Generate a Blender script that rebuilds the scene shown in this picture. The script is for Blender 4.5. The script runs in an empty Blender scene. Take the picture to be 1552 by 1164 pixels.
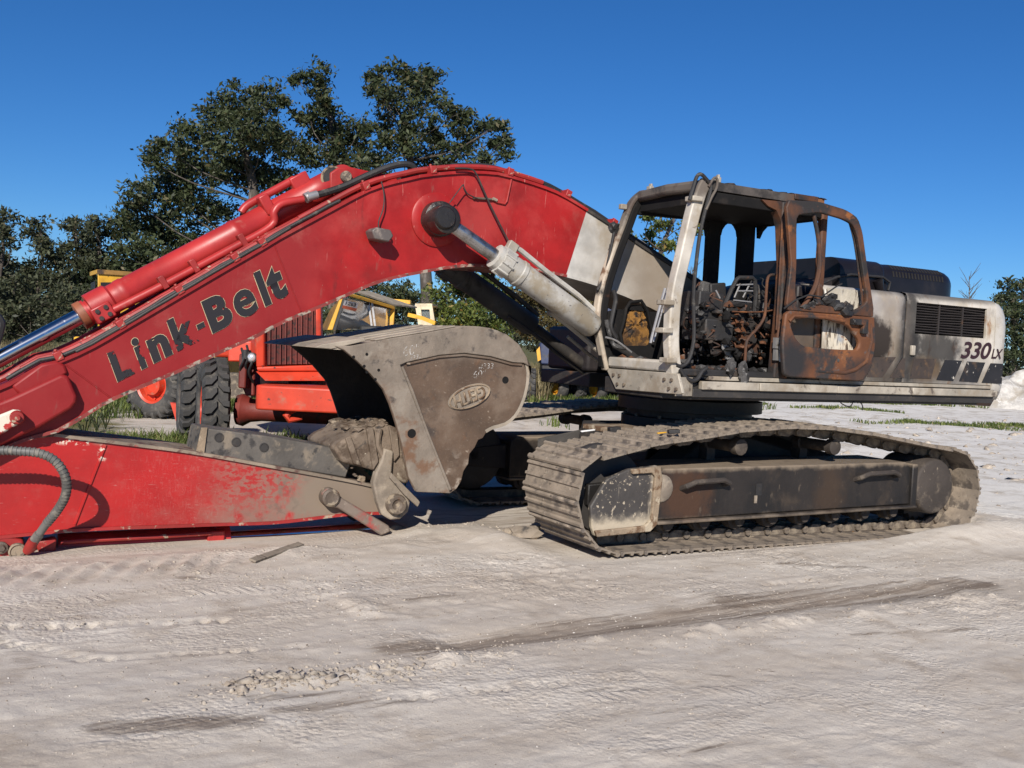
import bpy, bmesh, math, random
import numpy as np
from math import radians, sin, cos, pi, atan2, sqrt, tan
from mathutils import Vector, Matrix
random.seed(7); rng = np.random.default_rng(7)
S = bpy.context.scene
COL = S.collection

# ------------------------------------------------------------------ camera
CAM_H = 1.72; PITCH = radians(2.34); ROLL = radians(2.79); FPX = 1500.0
cam_d = bpy.data.cameras.new('camera'); cam = bpy.data.objects.new('camera', cam_d); COL.objects.link(cam)
cam_d.sensor_width = 36.0; cam_d.lens = 36.0 * FPX / 1552.0; cam_d.clip_start = 0.05; cam_d.clip_end = 3000
_f0 = np.array([0, cos(PITCH), -sin(PITCH)]); _u0 = np.array([0, sin(PITCH), cos(PITCH)]); _r0 = np.array([1.0, 0, 0])
_rt = cos(ROLL) * _r0 + sin(ROLL) * _u0; _up = -sin(ROLL) * _r0 + cos(ROLL) * _u0
cam.matrix_world = Matrix(((_rt[0], _up[0], -_f0[0], 0), (_rt[1], _up[1], -_f0[1], 0), (_rt[2], _up[2], -_f0[2], CAM_H), (0, 0, 0, 1)))
S.camera = cam

# ------------------------------------------------------------------ sky, sun, exposure
SUN_TRAVEL = Vector((0.16, 1.24, -0.72)).normalized()          # the way the sunlight goes
SUN_EL = math.asin(-SUN_TRAVEL.z); SUN_AZ = atan2(-SUN_TRAVEL.x, -SUN_TRAVEL.y)
W = bpy.data.worlds.new('World'); S.world = W; W.use_nodes = True
wn = W.node_tree.nodes; wl = W.node_tree.links
bg = wn['Background']; sky = wn.new('ShaderNodeTexSky'); sky.sky_type = 'NISHITA'; sky.sun_disc = False
sky.sun_elevation = SUN_EL; sky.sun_rotation = SUN_AZ; sky.air_density = 1.0; sky.dust_density = 0.0; sky.ozone_density = 6.0; sky.altitude = 1500
hs = wn.new('ShaderNodeHueSaturation'); hs.inputs['Saturation'].default_value = 1.16; hs.inputs['Value'].default_value = 1.0
mlt = wn.new('ShaderNodeMix'); mlt.data_type = 'RGBA'; mlt.blend_type = 'MULTIPLY'; mlt.inputs[0].default_value = 1.0; mlt.inputs[7].default_value = (.76, .965, 1.15, 1)     # clear dry-air blue
wl.new(sky.outputs[0], hs.inputs['Color']); wl.new(hs.outputs[0], mlt.inputs[6]); wl.new(mlt.outputs[2], bg.inputs[0]); bg.inputs[1].default_value = 0.066
sd = bpy.data.lights.new('sun', 'SUN'); sd.energy = 5.0; sd.angle = radians(0.53); sd.color = (1.0, 0.93, 0.84)
sun = bpy.data.objects.new('sun', sd); COL.objects.link(sun)
sun.rotation_euler = SUN_TRAVEL.to_track_quat('-Z', 'Y').to_euler()
S.view_settings.view_transform = 'Standard'; S.view_settings.look = 'None'; S.view_settings.exposure = 0.30; S.view_settings.gamma = 1.0
S.view_settings.use_curve_mapping = False
S.render.engine = 'CYCLES'; S.cycles.max_bounces = 6; S.cycles.transparent_max_bounces = 12

# ------------------------------------------------------------------ survey helpers: photo pixel -> point on a known plane
YAW = radians(29.2); CC = np.array([1.91, 10.6, 0.0])          # the excavator's swing centre and heading
_u = np.array([cos(YAW), sin(YAW), 0]); _v = np.array([sin(YAW), -cos(YAW), 0]); _O = np.array([0, 0, CAM_H])
def _ray(x, y): return _f0 + _rt * ((x - 776) / FPX) + _up * ((582 - y) / FPX)
def U(x, y, w):          # (l, z) on the machine plane that lies w metres to its left of the centre line
    d = _ray(x, y); t = ((CC + _v * w - _O) @ _v) / (d @ _v); P = _O + d * t
    return (float((P - CC) @ _u), float(P[2]))
def UL(x, y, l):         # (w, z) on the cross plane l
    d = _ray(x, y); t = ((CC + _u * l - _O) @ _u) / (d @ _u); P = _O + d * t
    return (float((P - CC) @ _v), float(P[2]))
def D(x, y, Y):          # world point at depth Y
    d = _ray(x, y); P = _O + d * (Y / d[1]); return Vector((float(P[0]), float(P[1]), float(P[2])))
def G(x, y, z=0.0):      # world point on the ground
    d = _ray(x, y); P = _O + d * ((z - CAM_H) / d[2]); return Vector((float(P[0]), float(P[1]), float(P[2])))
def M3(l, w, z): return Vector((l, -w, z))                      # machine coordinates -> local xyz
def UP(x, y, w): l, z = U(x, y, w); return M3(l, w, z)

# ------------------------------------------------------------------ mesh builder
class MB:
    def __init__(s): s.v = []; s.f = []; s.m = []
    def add(s, vs, fs, mi=0):
        b = len(s.v); s.v += [tuple(p) for p in vs]; s.f += [tuple(i + b for i in f) for f in fs]; s.m += [mi] * len(fs); return s
    def box(s, c, d, R=None, mi=0):
        hx, hy, hz = d[0] / 2, d[1] / 2, d[2] / 2; vs = []
        for x in (-hx, hx):
            for y in (-hy, hy):
                for z in (-hz, hz):
                    p = Vector((x, y, z))
                    if R is not None: p = R @ p
                    vs.append(p + Vector(c))
        return s.add(vs, [(0, 1, 3, 2), (4, 6, 7, 5), (0, 4, 5, 1), (2, 3, 7, 6), (0, 2, 6, 4), (1, 5, 7, 3)], mi)
    def prism(s, prof, w0, w1, mi=0):                           # (l, z) outline between two w planes
        n = len(prof)
        vs = [M3(l, w0, z) for l, z in prof] + [M3(l, w1, z) for l, z in prof]
        return s.add(vs, [tuple(range(n)), tuple(range(2 * n - 1, n - 1, -1))] + [(i, (i + 1) % n, n + (i + 1) % n, n + i) for i in range(n)], mi)
    def extrude(s, pts, vec, mi=0):                             # any planar outline swept by a vector
        n = len(pts); vec = Vector(vec)
        vs = [Vector(p) for p in pts] + [Vector(p) + vec for p in pts]
        return s.add(vs, [tuple(range(n)), tuple(range(2 * n - 1, n - 1, -1))] + [(i, (i + 1) % n, n + (i + 1) % n, n + i) for i in range(n)], mi)
    def strip(s, top, bot, w0, w1, mats=None, caps=True):       # box girder: paired top/bottom stations
        n = len(top); vs = []
        for (a, b) in zip(top, bot):
            vs += [M3(a[0], w0, a[1]), M3(a[0], w1, a[1]), M3(b[0], w1, b[1]), M3(b[0], w0, b[1])]
        fs = []; ms = []
        for i in range(n - 1):
            for k in range(4):
                fs.append((i * 4 + k, i * 4 + (k + 1) % 4, (i + 1) * 4 + (k + 1) % 4, (i + 1) * 4 + k)); ms.append(mats[i] if mats else 0)
        if caps: fs += [(0, 3, 2, 1), ((n - 1) * 4, (n - 1) * 4 + 1, (n - 1) * 4 + 2, (n - 1) * 4 + 3)]; ms += [ms[0], ms[-1]]
        b = len(s.v); s.v += [tuple(p) for p in vs]; s.f += [tuple(i + b for i in f) for f in fs]; s.m += ms; return s
    def _frames(s, path, up=None):
        P = [Vector(p) for p in path]; n = len(P); T = []
        for i in range(n):
            t = (P[min(i + 1, n - 1)] - P[max(i - 1, 0)]); T.append(t.normalized() if t.length > 1e-9 else Vector((0, 0, 1)))
        if up is None:
            up = Vector((0, 0, 1)) if abs(T[0].z) < .9 else Vector((1, 0, 0))
        N = []; cur = Vector(up)
        for t in T:
            c = cur - t * cur.dot(t)
            if c.length < 1e-6: c = Vector((1, 0, 0)) - t * t.x
            cur = c.normalized(); N.append(cur)
        return P, T, N
    def tube(s, path, r, n=8, caps=True, mi=0, up=None):
        P, T, N = s._frames(path, up); vs = []; fs = []
        for i, p in enumerate(P):
            rr = r[i] if hasattr(r, '__len__') else r; B = T[i].cross(N[i])
            for k in range(n):
                a = 2 * pi * k / n; vs.append(p + N[i] * (cos(a) * rr) + B * (sin(a) * rr))
        for i in range(len(P) - 1):
            for k in range(n):
                fs.append((i * n + k, i * n + (k + 1) % n, (i + 1) * n + (k + 1) % n, (i + 1) * n + k))
        if caps: fs += [tuple(range(n - 1, -1, -1)), tuple(range((len(P) - 1) * n, len(P) * n))]
        return s.add(vs, fs, mi)
    def beam(s, path, a, b, up=(0, 0, 1), mi=0):                # rectangular sweep, a along up, b across
        P, T, N = s._frames(path, Vector(up)); vs = []; fs = []
        for i, p in enumerate(P):
            aa = a[i] if hasattr(a, '__len__') else a; bb = b[i] if hasattr(b, '__len__') else b; B = T[i].cross(N[i])
            for sa, sb in ((-1, -1), (1, -1), (1, 1), (-1, 1)): vs.append(p + N[i] * (sa * aa / 2) + B * (sb * bb / 2))
        for i in range(len(P) - 1):
            for k in range(4): fs.append((i * 4 + k, i * 4 + (k + 1) % 4, (i + 1) * 4 + (k + 1) % 4, (i + 1) * 4 + k))
        fs += [(3, 2, 1, 0), tuple(range((len(P) - 1) * 4, len(P) * 4))]
        return s.add(vs, fs, mi)
    def cyl(s, p0, p1, r, n=24, r2=None, mi=0):
        return s.tube([p0, p1], [r, r if r2 is None else r2], n, True, mi)
    def lathe(s, p0, axis, prof, n=24, mi=0, closed=False):     # prof: (radius, distance along axis)
        ax = Vector(axis).normalized(); t = Vector((0, 0, 1)) if abs(ax.z) < .9 else Vector((1, 0, 0))
        e1 = (t - ax * t.dot(ax)).normalized(); e2 = ax.cross(e1); p0 = Vector(p0); vs = []; fs = []; m = len(prof)
        for r, d in prof:
            for k in range(n):
                a = 2 * pi * k / n; vs.append(p0 + ax * d + e1 * (r * cos(a)) + e2 * (r * sin(a)))
        for i in range(m - 1 if not closed else m):
            j = (i + 1) % m
            for k in range(n): fs.append((i * n + k, i * n + (k + 1) % n, j * n + (k + 1) % n, j * n + k))
        if not closed: fs += [tuple(range(n - 1, -1, -1)), tuple(range((m - 1) * n, m * n))]
        return s.add(vs, fs, mi)
    def build(s, name, mat, parent=None, smooth=38, bevel=0, seg=2, label=None, recalc=True, loc=None, rot=None):
        me = bpy.data.meshes.new(name); me.from_pydata(s.v, [], s.f); me.validate()
        if recalc:
            bm = bmesh.new(); bm.from_mesh(me)
            bmesh.ops.recalc_face_normals(bm, faces=bm.faces); bm.to_mesh(me); bm.free()
        mats = mat if isinstance(mat, (list, tuple)) else [mat]
        for m in mats: me.materials.append(m)
        if len(mats) > 1 and len(me.polygons) == len(s.m): me.polygons.foreach_set('material_index', s.m)
        if smooth:
            me.polygons.foreach_set('use_smooth', [True] * len(me.polygons)); me.set_sharp_from_angle(angle=radians(smooth))
        o = bpy.data.objects.new(name, me); COL.objects.link(o)
        if parent is not None: o.parent = parent
        if loc is not None: o.location = loc
        if rot is not None: o.rotation_euler = rot
        if bevel:
            b = o.modifiers.new('bevel', 'BEVEL'); b.width = bevel; b.segments = seg; b.limit_method = 'ANGLE'; b.angle_limit = radians(40)
        if label: o['label'] = label
        return o
def raw_mesh(name, V, F, mat, parent=None, smooth=False):       # big numpy quad or tri soups
    V = np.asarray(V, dtype=np.float32); F = np.asarray(F, dtype=np.int32); k = F.shape[1]
    me = bpy.data.meshes.new(name); me.vertices.add(len(V)); me.vertices.foreach_set('co', V.ravel())
    me.loops.add(F.size); me.loops.foreach_set('vertex_index', F.ravel())
    me.polygons.add(len(F)); me.polygons.foreach_set('loop_start', np.arange(0, F.size, k, dtype=np.int32))
    me.polygons.foreach_set('loop_total', np.full(len(F), k, dtype=np.int32))
    if smooth: me.polygons.foreach_set('use_smooth', np.ones(len(F), dtype=bool))
    me.update(calc_edges=True); me.materials.append(mat)
    o = bpy.data.objects.new(name, me); COL.objects.link(o)
    if parent is not None: o.parent = parent
    return o
def tag(o, label=None, cat=None, group=None, kind=None):
    if label: o['label'] = label
    if cat: o['category'] = cat
    if group: o['group'] = group
    if kind: o['kind'] = kind
    return o
def empty(name, loc=(0, 0, 0), rz=0.0, label=None, cat=None, group=None):
    o = bpy.data.objects.new(name, None); COL.objects.link(o); o.location = loc; o.rotation_euler = (0, 0, rz); o.empty_display_size = .2
    return tag(o, label, cat, group)
def inst(src, parent, name=None, loc=None, rot=None, mat4=None):
    o = src.copy(); COL.objects.link(o); o.parent = parent
    if loc is not None: o.location = loc
    if rot is not None: o.rotation_euler = rot
    if mat4 is not None: o.matrix_local = mat4
    return o
def catmull(pts, k=8):
    P = [np.array(p, float) for p in pts]; out = []
    for i in range(len(P) - 1):
        p0 = P[max(i - 1, 0)]; p1 = P[i]; p2 = P[i + 1]; p3 = P[min(i + 2, len(P) - 1)]
        for j in range(k):
            t = j / k; out.append(.5 * ((2 * p1) + (-p0 + p2) * t + (2 * p0 - 5 * p1 + 4 * p2 - p3) * t * t + (-p0 + 3 * p1 - 3 * p2 + p3) * t ** 3))
    out.append(P[-1]); return [tuple(float(x) for x in p) for p in out]
def rounded(pts, r=.03, k=4):                                   # round the corners of a 2-D outline
    out = []; n = len(pts)
    for i in range(n):
        rr = r[i] if hasattr(r, '__len__') else r
        p = np.array(pts[i], float); a = np.array(pts[i - 1], float) - p; b = np.array(pts[(i + 1) % n], float) - p
        la, lb = np.linalg.norm(a), np.linalg.norm(b); d = min(rr, la * .45, lb * .45)
        if d < 1e-4: out.append(tuple(p)); continue
        A = p + a / la * d; B = p + b / lb * d
        for j in range(k + 1):
            t = j / k; out.append(tuple((1 - t) ** 2 * A + 2 * t * (1 - t) * p + t * t * B))
    return out
def lump(c, r, k=2, seed=0, sq=(1, 1, 1)):
    rr = random.Random(seed); bm = bmesh.new(); bmesh.ops.create_icosphere(bm, subdivisions=k, radius=1)
    V_ = [(Vector((v.co.x * sq[0], v.co.y * sq[1], v.co.z * sq[2])) * r * rr.uniform(.62, 1.22)) + Vector(c) for v in bm.verts]; F_ = [tuple(v.index for v in f.verts) for f in bm.faces]; bm.free(); return V_, F_
# ------------------------------------------------------------------ materials
def C4(c): return (c[0], c[1], c[2], 1.0)
class NT:
    def __init__(s, name):
        s.mat = bpy.data.materials.new(name); s.mat.use_nodes = True; s.t = s.mat.node_tree; s.n = s.t.nodes; s.l = s.t.links
        s.b = s.n['Principled BSDF']; s.tc = s.n.new('ShaderNodeTexCoord'); s.co = s.tc.outputs['Object']
    def math(s, op, a, b=None, clamp=False):
        m = s.n.new('ShaderNodeMath'); m.operation = op; m.use_clamp = clamp
        for i, x in enumerate((a, b)):
            if x is None: continue
            if isinstance(x, (int, float)): m.inputs[i].default_value = x
            else: s.l.new(x, m.inputs[i])
        return m.outputs[0]
    def mapping(s, scale=(1, 1, 1), loc=(0, 0, 0), rot=(0, 0, 0), co=None):
        m = s.n.new('ShaderNodeMapping'); m.inputs['Scale'].default_value = scale; m.inputs['Location'].default_value = loc; m.inputs['Rotation'].default_value = rot
        s.l.new(co or s.co, m.inputs['Vector']); return m.outputs[0]
    def noise(s, scale, detail=6, rough=.6, dist=0.0, co=None, sc3=None, off=None):
        n = s.n.new('ShaderNodeTexNoise'); n.inputs['Scale'].default_value = scale; n.inputs['Detail'].default_value = detail
        n.inputs['Roughness'].default_value = rough; n.inputs['Distortion'].default_value = dist
        c = co or s.co
        if sc3 or off: c = s.mapping(sc3 or (1, 1, 1), off or (0, 0, 0), co=c)
        s.l.new(c, n.inputs['Vector']); return n.outputs['Fac']
    def voronoi(s, scale, feature='F1', sc3=None):
        n = s.n.new('ShaderNodeTexVoronoi'); n.feature = feature; n.inputs['Scale'].default_value = scale
        s.l.new(s.mapping(sc3) if sc3 else s.co, n.inputs['Vector']); return n.outputs['Distance']
    def ramp(s, x, lo, hi):
        m = s.n.new('ShaderNodeMapRange'); m.interpolation_type = 'SMOOTHSTEP'
        m.inputs['From Min'].default_value = lo; m.inputs['From Max'].default_value = hi
        m.inputs['To Min'].default_value = 0; m.inputs['To Max'].default_value = 1
        s.l.new(x, m.inputs['Value']); return m.outputs[0]
    def mix(s, f, a, b):
        m = s.n.new('ShaderNodeMix'); m.data_type = 'RGBA'
        if isinstance(f, (int, float)): m.inputs[0].default_value = f
        else: s.l.new(f, m.inputs[0])
        for i, x in ((6, a), (7, b)):
            if isinstance(x, tuple): m.inputs[i].default_value = C4(x)
            else: s.l.new(x, m.inputs[i])
        return m.outputs[2]
    def mixf(s, f, a, b):
        m = s.n.new('ShaderNodeMix'); m.data_type = 'FLOAT'; s.l.new(f, m.inputs[0])
        for i, x in ((2, a), (3, b)):
            if isinstance(x, (int, float)): m.inputs[i].default_value = x
            else: s.l.new(x, m.inputs[i])
        return m.outputs[0]
    def axis(s, ax, lo, hi, wob=0.0, wscale=3.0):                # mask that grows along one object axis
        sp = s.n.new('ShaderNodeSeparateXYZ'); s.l.new(s.co, sp.inputs[0]); x = sp.outputs['XYZ'.index(ax)]
        if wob: x = s.math('ADD', x, s.math('MULTIPLY', s.math('SUBTRACT', s.noise(wscale, 5), .5), wob))
        return s.ramp(x, lo, hi)
    def blob(s, c, r, soft=.5, wob=.6, wscale=4.0):              # stain with a shape of its own round a point
        m = s.mapping((1 / r[0], 1 / r[1], 1 / r[2]), (-c[0] / r[0], -c[1] / r[1], -c[2] / r[2]))
        v = s.n.new('ShaderNodeVectorMath'); v.operation = 'LENGTH'; s.l.new(m, v.inputs[0])
        d = s.math('ADD', v.outputs['Value'], s.math('MULTIPLY', s.math('SUBTRACT', s.noise(wscale, 6, .65), .5), wob * 2))
        return s.math('SUBTRACT', 1.0, s.ramp(d, 1 - soft, 1 + soft))
    def bump(s, h, strength=.3, dist=.02):
        b = s.n.new('ShaderNodeBump'); b.inputs['Strength'].default_value = strength; b.inputs['Distance'].default_value = dist
        s.l.new(h, b.inputs['Height']); s.l.new(b.outputs[0], s.b.inputs['Normal'])
    def done(s, col, rough=.6, metal=0.0, spec=None):
        for k, x in (('Base Color', col), ('Roughness', rough), ('Metallic', metal)):
            if isinstance(x, tuple): s.b.inputs[k].default_value = C4(x)
            elif isinstance(x, (int, float)): s.b.inputs[k].default_value = x
            else: s.l.new(x, s.b.inputs[k])
        if spec is not None: s.b.inputs['Specular IOR Level'].default_value = spec
        return s.mat
def layered(name, base, layers, rough=.55, metal=0.0, bump=None, var=.12, vscale=3.0, spec=None):
    """layers: (colour, kind, args, rough). kind 'n' noise(scale, lo, hi[, sc3]) ; 'b' blob(c, r, soft, wob) ; 'a' axis(ax, lo, hi, wob)"""
    t = NT(name)
    v = t.noise(vscale, 5, .6)
    hi = tuple(min(1, x * (1 + var * 2)) for x in base); lo = tuple(x * (1 - var * 2) for x in base)
    col = t.mix(t.ramp(v, .3, .7), lo, hi); rg = rough
    for L in layers:
        c, kind, a = L[0], L[1], L[2]; lr = L[3] if len(L) > 3 else None
        if kind == 'n': m = t.ramp(t.noise(a[0], 8, .62, 0.2, sc3=a[3] if len(a) > 3 else None, off=a[4] if len(a) > 4 else (hash_off(len(t.n)))), a[1], a[2])
        elif kind == 'b': m = t.blob(*a)
        elif kind == 'a': m = t.axis(*a)
        elif kind == 'ab':   # axis mask times noise
            m = t.math('MULTIPLY', t.axis(*a[0]), t.ramp(t.noise(a[1][0], 8, .62, sc3=a[1][3] if len(a[1]) > 3 else None), a[1][1], a[1][2]))
        elif kind == 'bn':
            m = t.math('MULTIPLY', t.blob(*a[0]), t.ramp(t.noise(a[1][0], 8, .62, sc3=a[1][3] if len(a[1]) > 3 else None), a[1][1], a[1][2]))
        if len(L) > 4: m = t.math('MULTIPLY', m, L[4])
        col = t.mix(m, col, c)
        if lr is not None: rg = t.mixf(m, rg, lr)
    if bump:
        h = t.noise(bump[0], 8, .65)
        if len(bump) > 2: h = t.math('ADD', h, t.math('MULTIPLY', t.noise(bump[0] * 7, 4), bump[2]))
        t.bump(h, bump[1], .02)
    return t.done(col, rg, metal, spec)
def hash_off(k): return (k * 1.37 % 7, k * 2.11 % 5, k * .73 % 6)

RED = (.285, .0125, .0125)
DUST = (.36, .30, .23); MUD = (.26, .205, .15); DARKST = (.045, .038, .033); RUST = (.20, .065, .02); SOOT = (.014, .013, .013); CREAM = (.62, .56, .46)
m_boom = layered('boom_paint', RED, [((.17, .010, .010), 'n', (1.3, .5, .75), .6), (DUST, 'n', (40, .70, .76), .8), (CREAM, 'n', (16, .735, .75, (1, 1, .25)), .7), ((.50, .20, .17), 'n', (36, .66, .69, (1.4, 1, .10)), .7, .7), ((.40, .045, .04), 'n', (.9, .52, .66), .5, .6), ((.10, .012, .012), 'n', (6, .62, .74, (1, 1, .35)), .6, .55), ((.20, .011, .013), 'a', ('X', -3.95, -4.45, .35, 2), .5, .75), ((.34, .10, .08), 'n', (1.7, .58, .74), .7, .45), ((.16, .10, .08), 'n', (11, .60, .72, (1, 1, .3)), .8, .35),
         ((.12, .02, .015), 'n', (4, .66, .82), .7), ((.30, .13, .10), 'n', (2.2, .56, .9, (1, 1, 1)), .7, .3)], rough=.42, var=.10, bump=(30, .04), spec=.3)
m_boomwhite = layered('boom_white_paint', (.44, .425, .395), [((.33, .29, .23), 'n', (3, .45, .7), .7), (SOOT, 'n', (9, .68, .78), .8), ((.20, .15, .10), 'a', ('X', -1.75, -.7, .7, 2.5), .8, .8), (SOOT, 'a', ('X', -.6, .6, .8, 3), .9)], rough=.5, bump=(25, .05))
m_redcyl = layered('cylinder_red_paint', (.36, .024, .022), [((.24, .014, .013), 'n', (3, .5, .8), .6), ((.30, .16, .08), 'n', (14, .70, .74), .7), (DARKST, 'n', (20, .73, .76), .7), (DUST, 'n', (6, .62, .95), .8)], rough=.42, var=.08, bump=(25, .05))
m_redpipe = layered('pipe_red_paint', (.28, .02, .018), [((.24, .02, .014), 'n', (5, .45, .7), .6), ((.35, .28, .2), 'n', (12, .60, .66), .8), (DARKST, 'n', (7, .62, .72), .8)], rough=.5)
m_arm = layered('arm_paint', (.35, .013, .012), [
        ((.30, .12, .10), 'n', (5, .5, .85), .7, .35),
        ((.44, .22, .19), 'n', (30, .62, .70, (.35, 1, 2.0)), .7, .45), ((.40, .17, .15), 'ab', (('X', -6.0, -5.0, .6, 3), (38, .54, .68, (2.2, 1, .5))), .7, .28), ((.40, .17, .15), 'ab', (('X', -6.0, -5.0, .6, 3), (60, .54, .68, (.5, 1, 1.2))), .7, .3),
        ((.20, .145, .11), 'ab', (('X', -5.5, -4.2, 1.5, 2.4), (7, .30, .54)), .8), ((.12, .09, .07), 'ab', (('X', -5.0, -4.2, .9, 4), (11, .48, .62)), .7, .7),
        ((.34, .02, .018), 'bn', (((-4.78, -.2, .56), (.45, .6, .24), .6, .5), (22, .50, .55, (1, 1, 1.6))), .5),
        ((.20, .155, .115), 'a', ('X', -4.40, -4.15, .3, 4), .8),
        (CREAM, 'bn', (((-6.05, -.2, .82), (.16, .5, .03), .5, .3), (24, .54, .58)), .7),
        (CREAM, 'bn', (((-5.86, -.2, .72), (.03, .5, .06), .5, .3), (30, .52, .56)), .7),
        (MUD, 'bn', (((-5.84, -.29, .84), (.09, .5, .05), .6, .4), (9, .3, .6)), .8)], rough=.42, var=.06, bump=(30, .05))
m_mud = layered('muddy_steel', (.20, .165, .128), [((.34, .285, .22), 'n', (4, .48, .66), .9), ((.045, .04, .036), 'n', (6, .58, .70), .7), ((.13, .07, .035), 'n', (3, .60, .74), .85)], rough=.75, bump=(28, .35, .3))
m_mud2 = layered('caked_mud_casting', (.25, .19, .13), [((.13, .075, .04), 'n', (7, .50, .58), .8), ((.40, .335, .245), 'n', (6, .56, .63), .9), (DARKST, 'n', (12, .66, .72), .7)], rough=.85, bump=(22, .5, .4))
m_ear = layered('muddy_hinge_steel', (.155, .118, .086), [((.085, .058, .038), 'n', (7, .48, .60), .7), ((.27, .222, .165), 'n', (6, .56, .66), .9), ((.04, .034, .03), 'n', (11, .60, .68), .6), ((.36, .31, .24), 'n', (16, .68, .73), .9)], rough=.75, bump=(24, .5, .4))
m_bucket = layered('bucket_steel', (.098, .064, .042), [((.155, .112, .080), 'n', (2.6, .48, .68), .6), ((.15, .070, .030), 'n', (4.3, .58, .76), .65, .75), ((.045, .037, .032), 'n', (7, .58, .74), .5, .8), ((.20, .165, .13), 'n', (30, .58, .70, (1, 1, 2)), .8, .5), ((.19, .152, .118), 'a', ('Z', 1.48, 1.66, .25, 5), .75, .7), ((.26, .21, .16), 'n', (11, .64, .70), .8), ((.62, .58, .52), 'n', (21, .735, .75), .8), ((.30, .25, .20), 'ab', (('Z', .85, .45, .3, 5), (8, .52, .64)), .85)], rough=.5, bump=(26, .22, .3))
m_bucketband = layered('bucket_wear_plate', (.195, .16, .125), [((.12, .086, .06), 'n', (2.6, .50, .66), .7), ((.24, .205, .165), 'n', (4, .54, .70), .8), ((.045, .038, .034), 'n', (6, .58, .70), .5), ((.14, .065, .03), 'ab', (('Z', 1.45, 1.1, .3, 4), (5, .48, .62)), .7, .8), ((.62, .58, .52), 'n', (21, .74, .755), .8)], rough=.55, bump=(26, .3, .3))
m_bucketshell = layered('bucket_shell_dirt', (.30, .255, .20), [((.16, .13, .105), 'n', (4, .52, .7), .7), ((.10, .06, .035), 'n', (7, .63, .75), .7)], rough=.7, bump=(26, .3, .3))
m_bucketin = layered('bucket_inside_shade', (.030, .024, .021), [((.065, .05, .04), 'n', (4, .5, .7), .8)], rough=.7, bump=(20, .3))  # dark dirt, with the shade inside the bucket put into the colour
m_shoe = layered('track_shoe_steel', (.25, .205, .158), [((.115, .096, .08), 'n', (5, .48, .62), .65), ((.36, .305, .24), 'n', (8, .56, .68), .9), ((.055, .047, .04), 'n', (12, .60, .68), .6)], rough=.75, bump=(30, .4, .4))
m_shoe_far = m_shoe
m_chain = layered('track_chain_steel', (.10, .08, .062), [((.25, .205, .15), 'n', (9, .48, .66), .9), ((.20, .10, .03), 'n', (5, .62, .7), .8)], rough=.7, bump=(30, .4))
m_tframe = layered('track_frame_steel', (.017, .0135, .0115), [((.052, .037, .025), 'n', (3.2, .50, .74), .75, .8), ((.055, .024, .011), 'b', ((-1.28, -1.62, .48), (.24, .6, .26), .5, 1.0, 6), .8, .9), ((.05, .028, .014), 'b', ((.45, -1.62, .45), (.18, .6, .3), .6, 1.0, 6), .8, .6), ((.010, .009, .0085), 'n', (2.0, .50, .62, (1, 1, .4)), .5, .9), ((.11, .085, .06), 'n', (17, .62, .72, (1, 1, .4)), .9, .6), ((.24, .19, .14), 'a', ('Z', .30, .22, .10, 6), .9, .8), ((.23, .18, .13), 'a', ('Z', .66, .72, .10, 8), .9, .8)], rough=.6, bump=(22, .25, .3))
m_guard = layered('idler_guard_steel', (.05, .045, .042), [((.40, .34, .255), 'n', (26, .58, .66), .9), ((.42, .36, .27), 'a', ('Z', .36, .25, .18, 8), .9), ((.42, .36, .28), 'a', ('X', -1.74, -1.64, .10, 8), .9), ((.40, .34, .26), 'n', (5, .60, .72, (3, 3, .6)), .9)], rough=.6, bump=(24, .3, .3))
m_motor = layered('final_drive_steel', (.045, .036, .030), [((.125, .10, .075), 'n', (7, .52, .70), .9), ((.22, .18, .135), 'n', (16, .64, .72), .9)], rough=.75, bump=(24, .4, .3))
m_dark = layered('dark_greasy_steel', (.030, .027, .025), [((.08, .066, .052), 'n', (5, .52, .75), .8), ((.11, .05, .022), 'n', (3, .64, .76), .8)], rough=.6, bump=(20, .25))
m_pale = layered('pale_dirty_paint', (.34, .305, .25), [((.24, .20, .15), 'n', (4, .46, .64), .75), ((.10, .08, .065), 'n', (8, .56, .68), .8), ((.24, .10, .04), 'n', (12, .69, .74), .85)], rough=.5, bump=(25, .07))
m_cabwhite = layered('cab_pale_paint', (.455, .42, .365), [((.34, .29, .22), 'n', (4, .48, .66), .65), ((.15, .115, .085), 'n', (10, .60, .68), .8), ((.09, .07, .055), 'a', ('Z', 2.98, 3.16, .25, 5), .8, .9)], rough=.42, bump=(25, .06))
m_cabpeel = layered('cab_scorched_paint', (.40, .34, .265), [((.16, .09, .05), 'n', (5, .5, .66), .8), ((.055, .045, .04), 'a', ('Z', 2.5, 3.1, .5, 3), .8, .85), ((.03, .028, .027), 'n', (4, .56, .7), .8)], rough=.6, bump=(25, .1))
m_burnt = layered('burnt_rusty_steel', (.090, .035, .015), [((.022, .019, .018), 'n', (2.4, .44, .58), .65), ((.215, .078, .022), 'n', (5, .56, .68), .85), ((.10, .085, .075), 'n', (8, .63, .73), .7), ((.02, .018, .018), 'n', (11, .62, .7), .6)], rough=.7, bump=(24, .2, .3))
m_door = layered('burnt_door_steel', (.125, .046, .017), [((.030, .026, .025), 'n', (3.0, .49, .58), .65), ((.24, .20, .165), 'n', (5.5, .62, .70), .7, .7), ((.24, .090, .026), 'n', (4.3, .56, .68), .85), ((.09, .085, .085), 'n', (6, .60, .70), .6), ((.02, .018, .018), 'b', ((-.15, -1.56, 1.68), (.22, .6, .25), .5, .6), .6), ((.022, .02, .02), 'b', ((.75, -1.56, 1.60), (.25, .6, .14), .5, .6), .6, .8)], rough=.65, bump=(24, .18, .3))
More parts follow.
